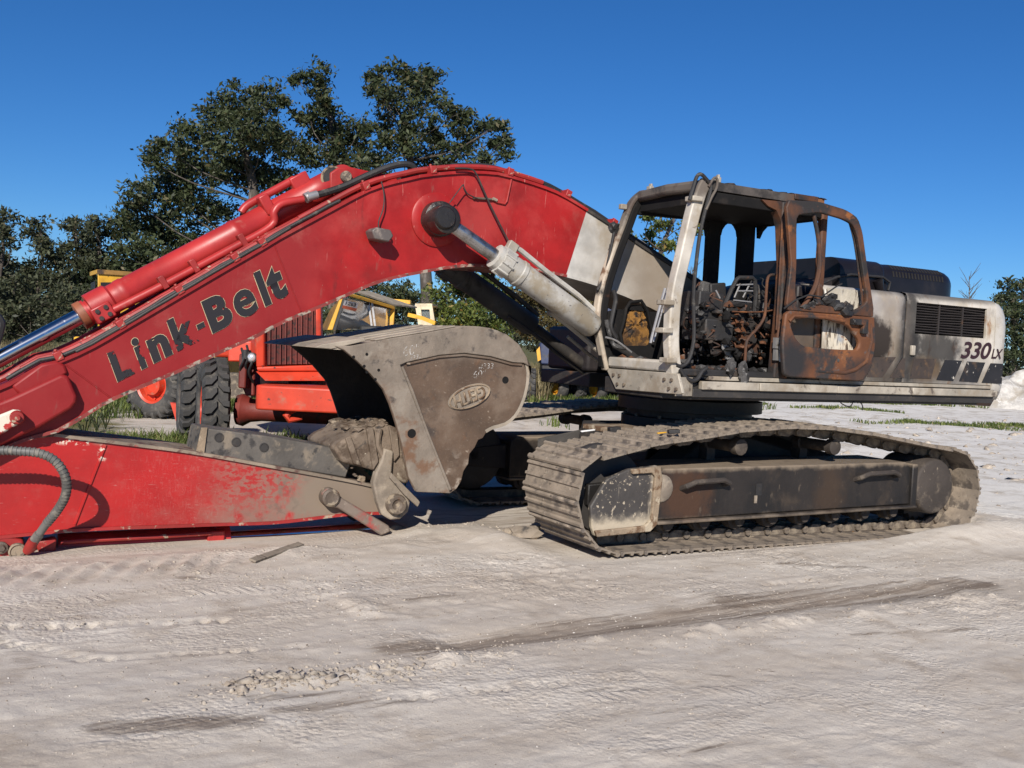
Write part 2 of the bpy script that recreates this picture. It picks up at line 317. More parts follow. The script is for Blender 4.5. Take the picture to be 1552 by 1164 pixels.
m_char = layered('charred_black', (.009, .0085, .0085), [((.03, .024, .02), 'n', (5, .56, .74), .8), ((.05, .022, .012), 'n', (3.4, .64, .74), .85)], rough=.8, bump=(22, .2), spec=.2)
m_slat = layered('burnt_slat', (.024, .019, .017), [((.07, .036, .018), 'n', (5, .52, .7), .8)], rough=.7)
m_soot = layered('sooty_black_steel', (.020, .019, .019), [((.06, .045, .035), 'n', (5, .55, .72), .8), ((.10, .04, .018), 'n', (3.4, .62, .72), .85), ((.10, .095, .09), 'n', (14, .68, .74), .7)], rough=.6, bump=(22, .25, .3))
m_roof = layered('scorched_roof_steel', (.085, .072, .062), [((.025, .022, .02), 'n', (3, .45, .65), .7), ((.19, .075, .026), 'a', ('X', -.25, .10, .3, 5), .8, .85), ((.22, .20, .17), 'n', (6, .62, .74), .7)], rough=.6, bump=(22, .12))
m_foam = layered('charred_orange_foam', (.34, .165, .035), [((.10, .05, .018), 'n', (13, .46, .56), .95), ((.03, .022, .018), 'n', (9, .55, .62), .95), ((.03, .022, .018), 'a', ('Z', 1.82, 1.66, .25, 7), .95)], rough=.95, bump=(36, 1.0, .6))
m_ash = layered('ash_and_debris', (.075, .072, .07), [((.24, .235, .225), 'n', (14, .58, .66), .95), ((.02, .019, .018), 'n', (9, .52, .6), .9), ((.16, .07, .025), 'n', (6, .63, .7), .9)], rough=.9, bump=(40, .8, .5))
m_hood = layered('black_hood_paint', (.010, .0085, .010), [((.03, .025, .024), 'n', (2.2, .5, .8), .5), ((.07, .06, .05), 'n', (8, .66, .8), .7, .5)], rough=.30, var=.1, bump=(3, .05), spec=.35)
m_hoodburnt = layered('burnt_hood', (.022, .018, .019), [((.075, .058, .05), 'n', (3, .52, .74), .7)], rough=.55, bump=(12, .1))
m_panel = layered('white_panel_scorched', (.46, .425, .37), [((.40, .345, .26), 'n', (3, .45, .7), .6), ((.33, .31, .295), 'n', (2.0, .52, .7), .6),
        ((.26, .15, .08), 'n', (5, .57, .68, (1.6, 1, .6)), .8), ((.05, .043, .038), 'b', ((1.9, -1.48, 1.60), (.9, .9, .14), .8, .8, 5), .8, .8), (SOOT, 'b', ((1.98, -1.48, 1.88), (.44, .8, .24), .45, 1.0, 5), .8, .92), (SOOT, 'b', ((1.60, -1.48, 2.00), (.13, .8, .50), .4, 1.0, 6), .8, .9), ((.17, .13, .10), 'b', ((1.30, -1.48, 2.05), (.2, .8, .45), .8, .9), .7, .6), ((.14, .11, .09), 'n', (3.0, .56, .70, (1.5, 1, .5)), .7, .55),
        ((.03, .022, .018), 'b', ((1.12, -1.48, 1.90), (.20, .8, .24), .25, .8, 7), .75), ((.035, .03, .028), 'b', ((2.1, -1.48, 2.43), (1.1, .9, .05), .6, .4), .7, .8), ((.10, .065, .035), 'b', ((1.85, -1.48, 1.66), (.22, .8, .12), .5, .6), .8, .9)], rough=.42, bump=(9, .10))
m_cw = layered('counterweight_paint', (.46, .43, .38), [((.36, .31, .24), 'n', (3.5, .5, .72), .7), ((.10, .085, .07), 'a', ('Z', 1.50, 1.34, .14, 4), .8), ((.2, .14, .09), 'n', (9, .66, .76), .8)], rough=.45, bump=(16, .06))
m_peel = layered('blistered_paint', (.50, .45, .36), [((.10, .075, .055), 'n', (7, .48, .56, (3, 3, .7)), .85), ((.32, .34, .36), 'n', (5, .56, .68), .6), ((.22, .09, .035), 'n', (9, .62, .70), .9)], rough=.6, bump=(22, .35))
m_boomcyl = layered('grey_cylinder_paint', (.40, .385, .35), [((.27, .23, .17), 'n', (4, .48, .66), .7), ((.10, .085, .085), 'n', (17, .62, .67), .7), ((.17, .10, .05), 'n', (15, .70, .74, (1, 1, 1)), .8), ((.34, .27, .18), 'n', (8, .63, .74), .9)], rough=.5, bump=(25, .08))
m_cylfar = layered('shaded_cylinder', (.045, .046, .048), [((.11, .095, .075), 'n', (4, .52, .7), .8), (SOOT, 'n', (5, .55, .7), .7)], rough=.6)  # sooty grey paint, darkened further to carry the far cylinder's shade
t = NT('chrome_rod'); m_chrome = t.done(t.mix(t.ramp(t.noise(7, 6), .5, .7), (.50, .51, .53), (.34, .33, .33)), t.mixf(t.ramp(t.noise(8, 5), .55, .75), .14, .34), 1.0)
t = NT('dull_chrome_rod'); m_rod2 = t.done(t.mix(t.ramp(t.noise(6, 6), .45, .65), (.42, .42, .43), (.20, .18, .16)), t.mixf(t.ramp(t.noise(9, 5), .45, .7), .20, .5), .9)
m_bareal = layered('bare_metal', (.42, .41, .40), [((.15, .13, .11), 'n', (12, .56, .68), .6)], rough=.38, metal=.6)
m_rubber = layered('black_hose', (.020, .019, .019), [((.10, .09, .075), 'n', (9, .58, .72), .9)], rough=.6, bump=(60, .15))
m_hosegrey = layered('grey_spiral_hose', (.105, .105, .098), [((.20, .185, .155), 'n', (12, .5, .68), .8)], rough=.55, bump=(60, .15))
m_grease = layered('greasy_black_pin', (.018, .016, .015), [((.07, .052, .04), 'n', (9, .55, .7), .5)], rough=.33, bump=(26, .4))
m_pin = layered('worn_pin_steel', (.11, .085, .065), [((.26, .21, .15), 'n', (14, .52, .62), .85), ((.16, .06, .02), 'n', (7, .6, .7), .8)], rough=.6, bump=(40, .4))
m_lampgrey = layered('lamp_housing', (.10, .085, .078), [((.25, .21, .18), 'n', (8, .52, .68), .7)], rough=.5)
m_letter = None
def peel_mat(name, col, under, lo, hi, scale=9, ax=None):
    t = NT(name); n = t.noise(scale, 8, .62, .2)
    if ax:
        n = t.math('ADD', n, t.math('MULTIPLY', t.math('SUBTRACT', 1.0, t.axis(*ax)), .16))
    m = t.ramp(n, lo, hi); bs = t.b; bs.inputs['Base Color'].default_value = C4(col); bs.inputs['Roughness'].default_value = .5
    tr = t.n.new('ShaderNodeBsdfTransparent'); mx = t.n.new('ShaderNodeMixShader')
    t.l.new(m, mx.inputs[0]); t.l.new(bs.outputs[0], mx.inputs[1]); t.l.new(tr.outputs[0], mx.inputs[2])
    t.l.new(mx.outputs[0], t.n['Material Output'].inputs['Surface']); return t.mat
m_letter = peel_mat('black_vinyl_letters', (.014, .012, .014), None, .73, .74, 14)
m_letterworn = peel_mat('worn_vinyl_letters', (.014, .012, .014), None, .585, .61, 8)
m_letterline = peel_mat('cream_letter_outline', (.50, .42, .26), None, .56, .59, 8)
m_lineworn = peel_mat('worn_letter_outline', (.50, .42, .26), None, .50, .53, 8)
m_num = peel_mat('dark_maroon_numerals', (.028, .008, .012), None, .70, .72, 16)
m_chalk = peel_mat('white_chalk_marks', (.46, .44, .41), None, .44, .58, 30)
m_stripe = layered('black_decal_stripe', (.014, .013, .014), [((.44, .41, .36), 'n', (17, .615, .64), .6), ((.08, .05, .03), 'n', (5, .56, .74), .7)], rough=.5)
m_stripe2 = layered('scorched_decal_stripe', (.045, .033, .027), [((.12, .07, .035), 'n', (6, .5, .68), .8), ((.02, .018, .017), 'n', (13, .55, .65), .8)], rough=.7)
# ------------------------------------------------------------------ ground (one sheet to the horizon)
def vnoise(x, y, seed):
    r = np.random.default_rng(seed); T = r.random((256, 256)); xi = np.floor(x).astype(int); yi = np.floor(y).astype(int)
    fx = x - xi; fy = y - yi; fx = fx * fx * (3 - 2 * fx); fy = fy * fy * (3 - 2 * fy)
    a = T[xi & 255, yi & 255]; b = T[(xi + 1) & 255, yi & 255]; c = T[xi & 255, (yi + 1) & 255]; d = T[(xi + 1) & 255, (yi + 1) & 255]
    return (a * (1 - fx) + b * fx) * (1 - fy) + (c * (1 - fx) + d * fx) * fy - .5
def fbm(x, y, seed, oct=5, gain=.5):
    s = 0; a = 1; f = 1
    for i in range(oct): s = s + a * vnoise(x * f + 17.3 * i, y * f + 5.1 * i, seed + i); a *= gain; f *= 2.03
    return s
def sstep(x, a, b): t = np.clip((x - a) / (b - a), 0, 1); return t * t * (3 - 2 * t)
STK = atan2(G(1470, 885).y - G(200, 1090).y, G(1470, 885).x - G(200, 1090).x)    # run of the old wheel ruts
def rut(x, y): return x * cos(STK) + y * sin(STK), -x * sin(STK) + y * cos(STK)
def segdist(x, y, a, b):
    ax, ay = a; bx, by = b; dx, dy = bx - ax, by - ay; t = np.clip(((x - ax) * dx + (y - ay) * dy) / (dx * dx + dy * dy), 0, 1)
    return np.hypot(x - ax - t * dx, y - ay - t * dy), t
def g2(px, py): p = G(px, py); return (p.x, p.y)
def height(x, y):
    near = np.clip(1 - sstep(y, 11.5, 16), 0, 1)
    a, b = rut(x, y)
    h = .035 * fbm(x * .35, y * .35, 3, 3) * np.clip(near + .4, 0, 1)
    h = h + .016 * fbm(a * .22, b * 1.1, 11, 3) * near                       # long low ruts
    h = h + .003 * fbm(a * .5, b * 5.0, 21, 4) * near
    rough_ = sstep(fbm(x * .55, y * .55, 41, 3), -.02, .30)
    far_ = sstep(y, 6.0, 7.2)
    h = h + .006 * fbm(x * 9, y * 9, 31, 5, .68) * near + .018 * fbm(x * 6, y * 6, 32, 5, .70) * near * rough_ * (.12 + .88 * far_)
    h = h + .010 * fbm(x * 19, y * 19, 33, 3, .7) * near * (.06 + rough_ * (.25 + .75 * far_))
    rg = 1 - np.abs(2 * fbm(a * .9, b * 6.0, 35, 4)); h = h + .004 * np.clip(rg - .72, 0, 1) / .28 * near * sstep(fbm(a * .3, b * 1.2, 36, 3), -.05, .2)       # thin pushed-up ridges
    ml = (x - CC[0]) * _u[0] + (y - CC[1]) * _u[1]; mw = (x - CC[0]) * _v[0] + (y - CC[1]) * _v[1]
    # soft bank that the arm and the bucket cylinder lie in, with track cleat marks on it
    bank = np.exp(-((mw - .62) / .38) ** 2) * sstep(ml, -9, -7) * (1 - sstep(ml, -3.2, -2.4))
    h = h + bank * (-.005 + .05 * fbm(ml * 2.2, mw * 2.2, 51, 4)) * near
    pit = sstep(ml, -8, -7) * (1 - sstep(ml, -3.6, -3.1)) * sstep(mw, -1.2, -.9) * (1 - sstep(mw, .35, .7)); h = h * (1 - pit) - .035 * pit
    cle = np.exp(-((mw - .95) / .30) ** 2) * (1 - sstep(ml, -5.3, -4.7)); ph = (ml + .45 * mw) / .17
    h = h + cle * .032 * (np.abs((ph % 1) - .5) * 2 - .5)
    # sand pushed up round the buried rear of the near track
    h = h + .13 * np.exp(-((ml - 2.2) / 1.0) ** 2) * np.exp(-((mw - 2.0) / .34) ** 2)
    h = h + .10 * np.exp(-((ml - 2.9) / .55) ** 2) * np.exp(-((mw - 1.3) / .6) ** 2)
    h = h + .07 * np.exp(-((ml + 2.75) / .3) ** 2) * np.exp(-((mw - .75) / .45) ** 2)
    # flat ground where the machine stands
    under = sstep(ml, -2.7, -2.3) * (1 - sstep(ml, 2.3, 2.6)) * sstep(mw, -1.9, -1.6) * (1 - sstep(mw, 1.72, 1.95))
    h = h * (1 - under) - .02 * under
    # lug prints of tyres
    for (p, q, wd, per, dep) in ((g2(0, 946), g2(360, 938), .05, .105, .022), (g2(150, 997), g2(480, 980), .035, .09, .018), (g2(-30, 962), g2(150, 1000), .05, .10, .02), (g2(610, 1060), g2(1010, 1025), .05, .08, .012), (g2(1000, 900), g2(1240, 880), .05, .09, .012)):
        d, t = segdist(x, y, p, q); L = math.dist(p, q); k = (np.abs(((t * L / per) % 1) - .5) < .26) * np.clip(.6 + 1.3 * vnoise(x * 9, y * 9, 71), 0, 1)
        h = h - dep * np.exp(-(d / wd) ** 4) * k * sstep(t, 0, .02) * (1 - sstep(t, .94, 1))
        h = h + .003 * np.exp(-((d - wd * 1.9) / (wd * .7)) ** 2)
    # broken ridge of clods
    d, t = segdist(x, y, g2(370, 1040), g2(590, 1022)); h = h + np.exp(-(d / .085) ** 2) * sstep(t, 0, .1) * (1 - sstep(t, .8, 1)) * (.008 + .035 * np.abs(fbm(x * 11, y * 11, 81, 3)))
    d, t = segdist(x, y, g2(560, 930), g2(480, 880)); h = h + np.exp(-(d / .14) ** 2) * (.012 + .035 * fbm(x * 6, y * 6, 82, 4))
    # edge of the long damp rut
    d, t = segdist(x, y, g2(620, 1010), g2(1500, 905)); h = h + .024 * np.exp(-(d / .10) ** 2) * np.clip(.3 + 2.2 * fbm(x * 4, y * 4, 83, 5, .65), 0, 2)
    d, t = segdist(x, y, g2(700, 975), g2(1400, 893)); h = h - .030 * np.exp(-(d / .16) ** 2)
    # white spoil beyond, right
    h = h + sstep(y, 14, 22) * (.16 * fbm(x * .5, y * .5, 91, 4) + .12 * np.abs(fbm(x * 1.6, y * 1.6, 92, 3))) * sstep(x, -4, 3)
    return h
def axis_grid(lo, hi, d0, far_lo, far_hi, grow=1.16):
    c = list(np.arange(lo, hi, d0)); s = d0; p = c[-1]
    while p < far_hi: s *= grow; p += s; c.append(p)
    s = d0; p = c[0]
    while p > far_lo: s *= grow; p -= s; c.insert(0, p)
    return np.array(c)
gx = axis_grid(-5.6, 7.6, .021, -900, 900)
ys = [2.6]; 
while ys[-1] < 15: ys.append(ys[-1] + max(.014, .0034 * ys[-1]))
s_ = ys[-1] - ys[-2]
while ys[-1] < 1500: s_ *= 1.10; ys.append(ys[-1] + s_)
s_ = .03; lo_ = []; p_ = 2.6
while p_ > -60: s_ *= 1.3; p_ -= s_; lo_.insert(0, p_)
gy = np.array(lo_ + ys)
X, Y = np.meshgrid(gx, gy); Hh = height(X, Y)
V = np.stack([X, Y, Hh], -1).reshape(-1, 3); nx, ny = len(gx), len(gy)
ii = (np.arange(ny - 1)[:, None] * nx + np.arange(nx - 1)[None, :]).ravel()
Fq = np.stack([ii, ii + 1, ii + nx + 1, ii + nx], -1)
def hz(x, y): return float(height(np.array([x]), np.array([y]))[0])

t = NT('pale_sandy_ground'); geo = t.n.new('ShaderNodeNewGeometry'); t.co = geo.outputs['Position']
def attr(nm): a = t.n.new('ShaderNodeAttribute'); a.attribute_name = nm; return a.outputs['Fac']
rutco = t.mapping((1, 1, 1), (0, 0, 0), (0, 0, -STK))
n1 = t.noise(.9, 8, .66, sc3=(.45, 1.5, 1), co=rutco); n2 = t.noise(2.2, 8, .65); n3 = t.noise(1.0, 8, .68, sc3=(.35, 3.2, 1), co=rutco); n4 = t.noise(34, 5, .7)
col = t.mix(t.ramp(n1, .35, .68), (.475, .415, .345), (.60, .55, .48))
col = t.mix(t.ramp(n2, .50, .72), col, (.40, .34, .275))
col = t.mix(t.math('MULTIPLY', t.ramp(n3, .52, .66), .75), col, (.56, .51, .445))
n5 = t.noise(1.0, 9, .72, sc3=(.9, 15, 1), co=rutco, off=(3, 1, 0)); n6 = t.noise(1.1, 4, .6, sc3=(.5, 1.3, 1), co=rutco)
col = t.mix(t.math('MULTIPLY', t.math('MULTIPLY', t.ramp(n5, .55, .70), t.ramp(n6, .53, .66)), .6), col, (.25, .205, .165))
col = t.mix(t.math('MULTIPLY', t.ramp(n4, .56, .74), .5), col, (.33, .28, .225))
col = t.mix(t.math('MULTIPLY', t.ramp(n4, .40, .28), .5), col, (.56, .52, .47))
fine = t.noise(120, 4, .75); col = t.mix(t.math('MULTIPLY', t.ramp(fine, .56, .68), .45), col, (.24, .195, .15)); col = t.mix(t.math('MULTIPLY', t.ramp(fine, .42, .30), .4), col, (.66, .62, .55))
white = t.ramp(t.math('ADD', attr('white'), t.math('MULTIPLY', t.math('SUBTRACT', n2, .5), .7)), .35, .75)
col = t.mix(white, col, t.mix(t.ramp(t.noise(1.3, 9, .74), .46, .66), (.68, .65, .595), (.42, .37, .30)))
dmp = t.math('ADD', t.math('MULTIPLY', attr('damp'), 1.0), t.math('MULTIPLY', t.math('SUBTRACT', t.noise(1.6, 9, .74, sc3=(.45, 7, 1), co=rutco), .5), 2.6))
dmask = t.math('MULTIPLY', t.ramp(dmp, .38, .95), t.ramp(attr('damp'), .08, .32))
dmask = t.math('MULTIPLY', dmask, t.mixf(t.ramp(n5, .36, .60), .45, 1.0))
col = t.mix(t.math('MULTIPLY', dmask, .95), col, t.mix(t.ramp(n2, .4, .65), (.165, .128, .098), (.23, .185, .145)))
gr = t.ramp(t.math('ADD', attr('grass'), t.math('MULTIPLY', t.math('SUBTRACT', n2, .5), .8)), .35, .65)
col = t.mix(gr, col, t.mix(t.ramp(n2, .4, .6), (.075, .085, .025), (.16, .14, .06)))
rp = t.ramp(t.noise(.9, 5, .6, off=(4, 7, 0)), .44, .62)
vo = t.voronoi(34); hb = t.math('ADD', t.math('MULTIPLY', t.noise(70, 8, .78), .55), t.math('MULTIPLY', t.math('MULTIPLY', t.math('SUBTRACT', 1.0, vo), rp), .8)); hb = t.math('ADD', hb, t.math('MULTIPLY', t.noise(22, 6, .7), t.mixf(rp, .15, .7)))
ph_ = t.math('FRACT', attr('prs')); tread = t.math('MULTIPLY', t.math('MULTIPLY', t.math('SUBTRACT', t.ramp(ph_, .30, .42), t.ramp(ph_, .80, .95)), attr('prt')), t.ramp(t.noise(1.8, 6, .65, off=(9, 2, 0)), .46, .64))
hb = t.math('ADD', hb, t.math('MULTIPLY', tread, .6))
t.bump(hb, .8, .012)
m_ground = t.done(col, .95, 0, .15)
ground = raw_mesh('ground', V, Fq, m_ground, smooth=True); tag(ground, 'pale sandy yard with damp ruts and broken clods', kind='structure')
def put_attr(nm, arr): a = ground.data.attributes.new(nm, 'FLOAT', 'POINT'); a.data.foreach_set('value', arr.astype(np.float32).ravel())
damp = np.zeros_like(X)
for (x0, y0, x1, y1, wd, k) in ((760, 968, 1200, 912, .20, 1.1), (1120, 915, 1480, 886, .24, 1.25), (600, 985, 800, 965, .17, .95), (160, 1105, 380, 1098, .12, 1.0), (420, 1080, 620, 1063, .08, .85), (1180, 855, 1310, 862, .09, .75), (380, 1062, 560, 1050, .07, .7), (700, 1035, 950, 1020, .06, .45), (930, 1085, 1130, 1070, .06, .5), (1000, 1140, 1150, 1128, .05, .6), (1060, 1022, 1110, 1025, .03, .8), (1290, 960, 1480, 952, .05, .7), (620, 912, 690, 905, .06, .9), (250, 870, 320, 880, .07, .6), (-30, 950, 60, 1010, .10, .6), (1130, 1010, 1170, 1016, .03, .6), (170, 985, 300, 990, .05, .5), (820, 1052, 1100, 1040, .05, .42), (900, 870, 1000, 880, .08, .3)):
    d, tt = segdist(X, Y, g2(x0, y0), g2(x1, y1)); damp = np.maximum(damp, k * np.exp(-(d / wd) ** 2))
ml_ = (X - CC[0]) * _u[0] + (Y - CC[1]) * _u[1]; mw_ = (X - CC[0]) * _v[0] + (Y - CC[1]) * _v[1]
damp = np.maximum(damp, .75 * np.exp(-(ml_ / 3.0) ** 4) * np.exp(-((mw_ - .2) / 1.25) ** 4))  # the mask also darkens the ground under the machine, apart from damp streaks
put_attr('damp', damp)
prt = np.zeros_like(X); prs = np.zeros_like(X)                                  # faint tyre treads pressed into the packed sand
for (x0, y0, x1, y1, hw, per) in ((640, 905, 1560, 858, .16, .08), (-40, 915, 620, 880, .15, .075), (700, 1075, 1300, 1035, .13, .07)):
    A_, B_ = np.array(g2(x0, y0)), np.array(g2(x1, y1)); d_ = (B_ - A_) / np.linalg.norm(B_ - A_); al = (X - A_[0]) * d_[0] + (Y - A_[1]) * d_[1]; of = -(X - A_[0]) * d_[1] + (Y - A_[1]) * d_[0] + .05 * np.sin(al * .8)
    mk = (1 - sstep(np.abs(of), hw * .8, hw)) * sstep(al, -.2, .3) * (1 - sstep(al, np.linalg.norm(B_ - A_) - .4, np.linalg.norm(B_ - A_)))
    sel = mk > prt; prs = np.where(sel, 50 + al / per + np.abs(of) * 7, prs); prt = np.maximum(prt, mk)
put_attr('prt', prt); put_attr('prs', prs)
put_attr('white', sstep(Y - .35 * X, 7.6, 10.5) * sstep(X, 1.5, 4.5) * (1 - .6 * sstep(Y, 45, 70)))
def patch(cx, cy, rx, ry): return np.exp(-(((X - cx) / rx) ** 2 + ((Y - cy) / ry) ** 2))
grass_a = np.zeros_like(X)
for (cx, cy, rx, ry) in ((-4.6, 13.6, 3.0, 1.9), (-9, 16, 3, 3), (-7.0, 24, 9, 4.0), (-2.5, 14.0, 1.8, 1.6), (1.5, 33, 5, 3.5), (13.5, 28.5, 3.2, .55), (17, 44, 12, 2.2), (17.5, 29.5, 2.6, .5), (19, 60, 30, 4)):
    grass_a = np.maximum(grass_a, patch(cx, cy, rx, ry))
grass_a = np.maximum(grass_a, sstep(Y, 45, 62) * .9); grass_a = np.maximum(grass_a, sstep(-X - .2 * Y, 12, 18) * .8)
put_attr('grass', grass_a)
# ------------------------------------------------------------------ the burnt excavator: tracks and undercarriage
EX = empty('excavator', (CC[0], CC[1], 0), YAW, 'burnt out red and white crawler excavator with its boom folded down over the bucket', 'excavator')
def track_loop():
    fr = [(-2.0 + .50 * cos(a), .50 + .50 * sin(a)) for a in np.linspace(-pi / 2, -pi * 1.22, 14)]          # round the front idler
    top = [(-2.10, .925), (-1.69, .965), (-1.27, 1.01), (-.75, 1.075), (-.2, 1.105), (.31, 1.095), (.94, 1.035), (1.62, .935), (2.02, .88)]
    rr = [(2.10 + .47 * cos(a), .405 + .47 * sin(a)) for a in np.linspace(pi / 2 - .15, -pi / 2, 14)]
    P = fr + top[1:] + rr; P.append(P[0])
    P = np.array(P); d = np.r_[0, np.cumsum(np.hypot(*np.diff(P, axis=0).T))]; return P, d
LP, LD = track_loop(); NSH = 46
def loop_at(s):
    s = s % LD[-1]; x = np.interp(s, LD, LP[:, 0]); z = np.interp(s, LD, LP[:, 1]); e = .05
    x2 = np.interp((s + e) % LD[-1], LD, LP[:, 0]); z2 = np.interp((s + e) % LD[-1], LD, LP[:, 1]); x1 = np.interp((s - e) % LD[-1], LD, LP[:, 0]); z1 = np.interp((s - e) % LD[-1], LD, LP[:, 1])
    t_ = Vector((x2 - x1, 0, z2 - z1)).normalized(); n_ = Vector((-t_.z, 0, t_.x)); return Vector((x, 0, z)), t_, n_
PITCH_S = LD[-1] / NSH
def shoe_mesh():
    mb = MB(); h = PITCH_S / 2; g = .026
    g = .022
    prof = [(-h + .010, -.016), (h - .004, -.016), (h - .002, .006), (h - .012, g), (h - .030, g), (h - .040, .001), (.022, 0), (.014, g * .8), (-.006, g * .8), (-.014, 0), (-h + .056, 0), (-h + .046, g * .9), (-h + .026, g * .9), (-h + .012, .006)]
    n = len(prof); vs = []
    for w in (-.43, .43): vs += [(a, w, b) for a, b in prof]
    mb.add(vs, [tuple(range(n)), tuple(range(2 * n - 1, n - 1, -1))] + [(i, (i + 1) % n, n + (i + 1) % n, n + i) for i in range(n)])
    for w in (-.13, .13): mb.box((.045, w, -.004), (.024, .024, .018))
    return mb
def link_mesh():
    mb = MB()
    for w in (-.10, .10):
        mb.extrude([(-.115, w - .02, -.03), (-.075, w - .02, -.105), (.055, w - .02, -.115), (.115, w - .02, -.085), (.115, w - .02, -.03)], (0, .04, 0))
        mb.cyl((-.07, w - .045 if w < 0 else w + .045, -.072), (-.07, w, -.072), .036, 8)
    return mb
def make_track(side):
    wc = side * 1.27
    ch = MB(); q = [loop_at(LD[-1] * i / 92) for i in range(92)]
    for wo in (-.10, .10):
        a = [p - n * .035 for p, t_, n in q]; b = [p - n * .115 for p, t_, n in q]; m = len(a); vs = []
        for A, B in zip(a, b): vs += [(A.x, -wc + wo - .014, A.z), (A.x, -wc + wo + .014, A.z), (B.x, -wc + wo + .014, B.z), (B.x, -wc + wo - .014, B.z)]
        ch.add(vs, [(i * 4 + k, i * 4 + (k + 1) % 4, ((i + 1) % m) * 4 + (k + 1) % 4, ((i + 1) % m) * 4 + k) for i in range(m) for k in range(4)])
    tr = ch.build('track', m_chain, EX)
    s0 = None; l0 = None
    for i in range(NSH):
        p, t_, n = loop_at(PITCH_S * (i + .5) + .03); p = p - n * .024
        rx = random.uniform(-.02, .02)
        mt = Matrix(((t_.x, 0, n.x, p.x), (0, 1, 0, -wc), (t_.z, 0, n.z, p.z), (0, 0, 0, 1)))
        if shoe_src[0] is None:
            shoe_src[0] = shoe_mesh().build('shoe', m_shoe, tr, smooth=20); o = shoe_src[0]; o.matrix_local = mt
            link_src[0] = link_mesh().build('chain_link', m_chain, tr, smooth=20); link_src[0].matrix_local = mt
        else:
            o = inst(shoe_src[0], tr, mat4=mt)
            if i % 1 == 0 and (side > 0): inst(link_src[0], tr, mat4=mt)
    return tr
shoe_src = [None]; link_src = [None]
track_near = make_track(1); track_far = make_track(-1)
def frame_side(side):
    w0, w1 = side * .98, side * 1.60; lo, hi = min(w0, w1), max(w0, w1)
    mb = MB(); prof = [(-1.62, .27), (1.62, .29), (1.62, .66), (1.50, .72), (-1.55, .71), (-1.62, .66)]
    mb.prism(prof, lo, hi)
    mb.prism([(-1.62, .235), (1.66, .255), (1.66, .285), (-1.62, .265)], lo - .0, hi + (.045 if side > 0 else 0))
    mb.prism([(1.58, .26), (1.66, .26), (1.66, .70), (1.58, .70)], lo, hi + (.03 if side > 0 else 0))
    mb.prism([(-2.25, .40), (-1.6, .35), (-1.6, .62), (-2.25, .58)], lo + .1, hi - .1)
    return mb.build('track_frame', m_tframe, EX, bevel=.012)
tf = frame_side(1); tf2 = frame_side(-1)
for px in ((1035, 1100), (1298, 1357)):                                     # welded step handles on the frame
    a = UP(px[0], 736 if px[0] < 1200 else 723, 1.62); b = UP(px[1], 731 if px[0] < 1200 else 719, 1.62)
    dz = Vector((0, -.05, 0)); m1 = a.lerp(b, .18) + dz * 1.4 + Vector((0, 0, .035)); m2 = a.lerp(b, .82) + dz * 1.4 + Vector((0, 0, .035))
    MB().tube([a + Vector((0, .03, -.03)), a + dz, m1, m2, b + dz, b + Vector((0, .03, -.02))], .024, 8).build('step_handle', m_motor, tf)
a = U(1150, 742, 1.602); MB().box(M3(a[0], 1.598, a[1]), (.07, .012, .11)).build('drain_slot', m_soot, tf)
a = U(1143, 752, 1.606); MB().box(M3(a[0] + .02, 1.606, a[1] - .03), (.03, .008, .07)).build('torn_edge', m_mud, tf)
a = U(1002, 740, 1.60); MB().lathe(M3(a[0], 1.58, a[1]), (0, -1, 0), [(.12, 0), (.12, .03), (.10, .045)], 18).build('idler_boss', m_mud, tf)
gp = [U(x, y, 1.63) for x, y in ((920, 726), (954, 711), (998, 706), (1001, 725), (993, 794), (982, 805), (902, 813), (897, 799), (895, 768))]
gd = MB().prism(gp, 1.58, 1.63).build('idler_guard', m_guard, EX, bevel=.012)
rim = [U(x, y, 1.63) for x, y in ((954, 711), (998, 706), (1001, 725), (993, 794), (982, 805), (902, 813), (899, 804), (975, 796), (984, 786), (990, 722), (985, 716), (956, 718))]
MB().prism(rim, 1.63, 1.665).build('guard_rim', m_mud2, gd, bevel=.008)
for side in (1, -1):
    MB().lathe(M3(-2.0, side * 1.27 + .17, .5), (0, 1, 0), [(.05, -.02), (.30, 0), (.36, .02), (.36, .12), (.40, .13), (.40, .21), (.36, .22), (.36, .32), (.30, .34), (.05, .36)], 28).build('idler', m_dark, EX)
    mb = MB(); c = M3(2.10, side * 1.27, .405); k = 42; prof = []
    for i in range(k): a = 2 * pi * i / k; r = .35 if (i % 2) else .31; prof.append((c.x + r * cos(a), c.z + r * sin(a)))
    mb.prism(prof, side * 1.27 - .04, side * 1.27 + .04); mb.build('sprocket', m_dark, EX)
    for l in (-.62, .58):
        z = .955 if l < 0 else .945
        MB().lathe(M3(l, side * 1.27 + .22, z - .075), (0, 1, 0), [(.05, -.04), (.075, -.03), (.075, .05), (.055, .06), (.055, .38), (.075, .39), (.075, .47)], 16).build('carrier_roller', m_motor, EX)
        MB().box(M3(l, side * 1.05, .80), (.10, .12, .24)).build('roller_bracket', m_dark, EX)
    for i in range(8):
        l = -1.42 + i * .41
        MB().lathe(M3(l, side * 1.27 + .24, .215), (0, 1, 0), [(.03, -.03), (.06, -.025), (.06, .02), (.095, .03), (.095, .12), (.075, .13), (.075, .35), (.095, .36), (.095, .45), (.06, .46), (.06, .5)], 14).build('track_roller', m_motor, EX)
mo = MB().lathe(M3(1.93, 1.10, .465), (0, -1, 0), [(.20, 0), (.30, .02), (.30, .30), (.285, .32), (.285, .50), (.272, .525), (.255, .53), (.05, .535)], 36).build('final_drive', m_motor, EX, smooth=50)
MB().lathe(M3(1.93, -1.10, .465), (0, 1, 0), [(.20, 0), (.30, .02), (.30, .30), (.285, .32), (.285, .50), (.255, .53)], 30).build('final_drive', m_motor, EX, smooth=50)
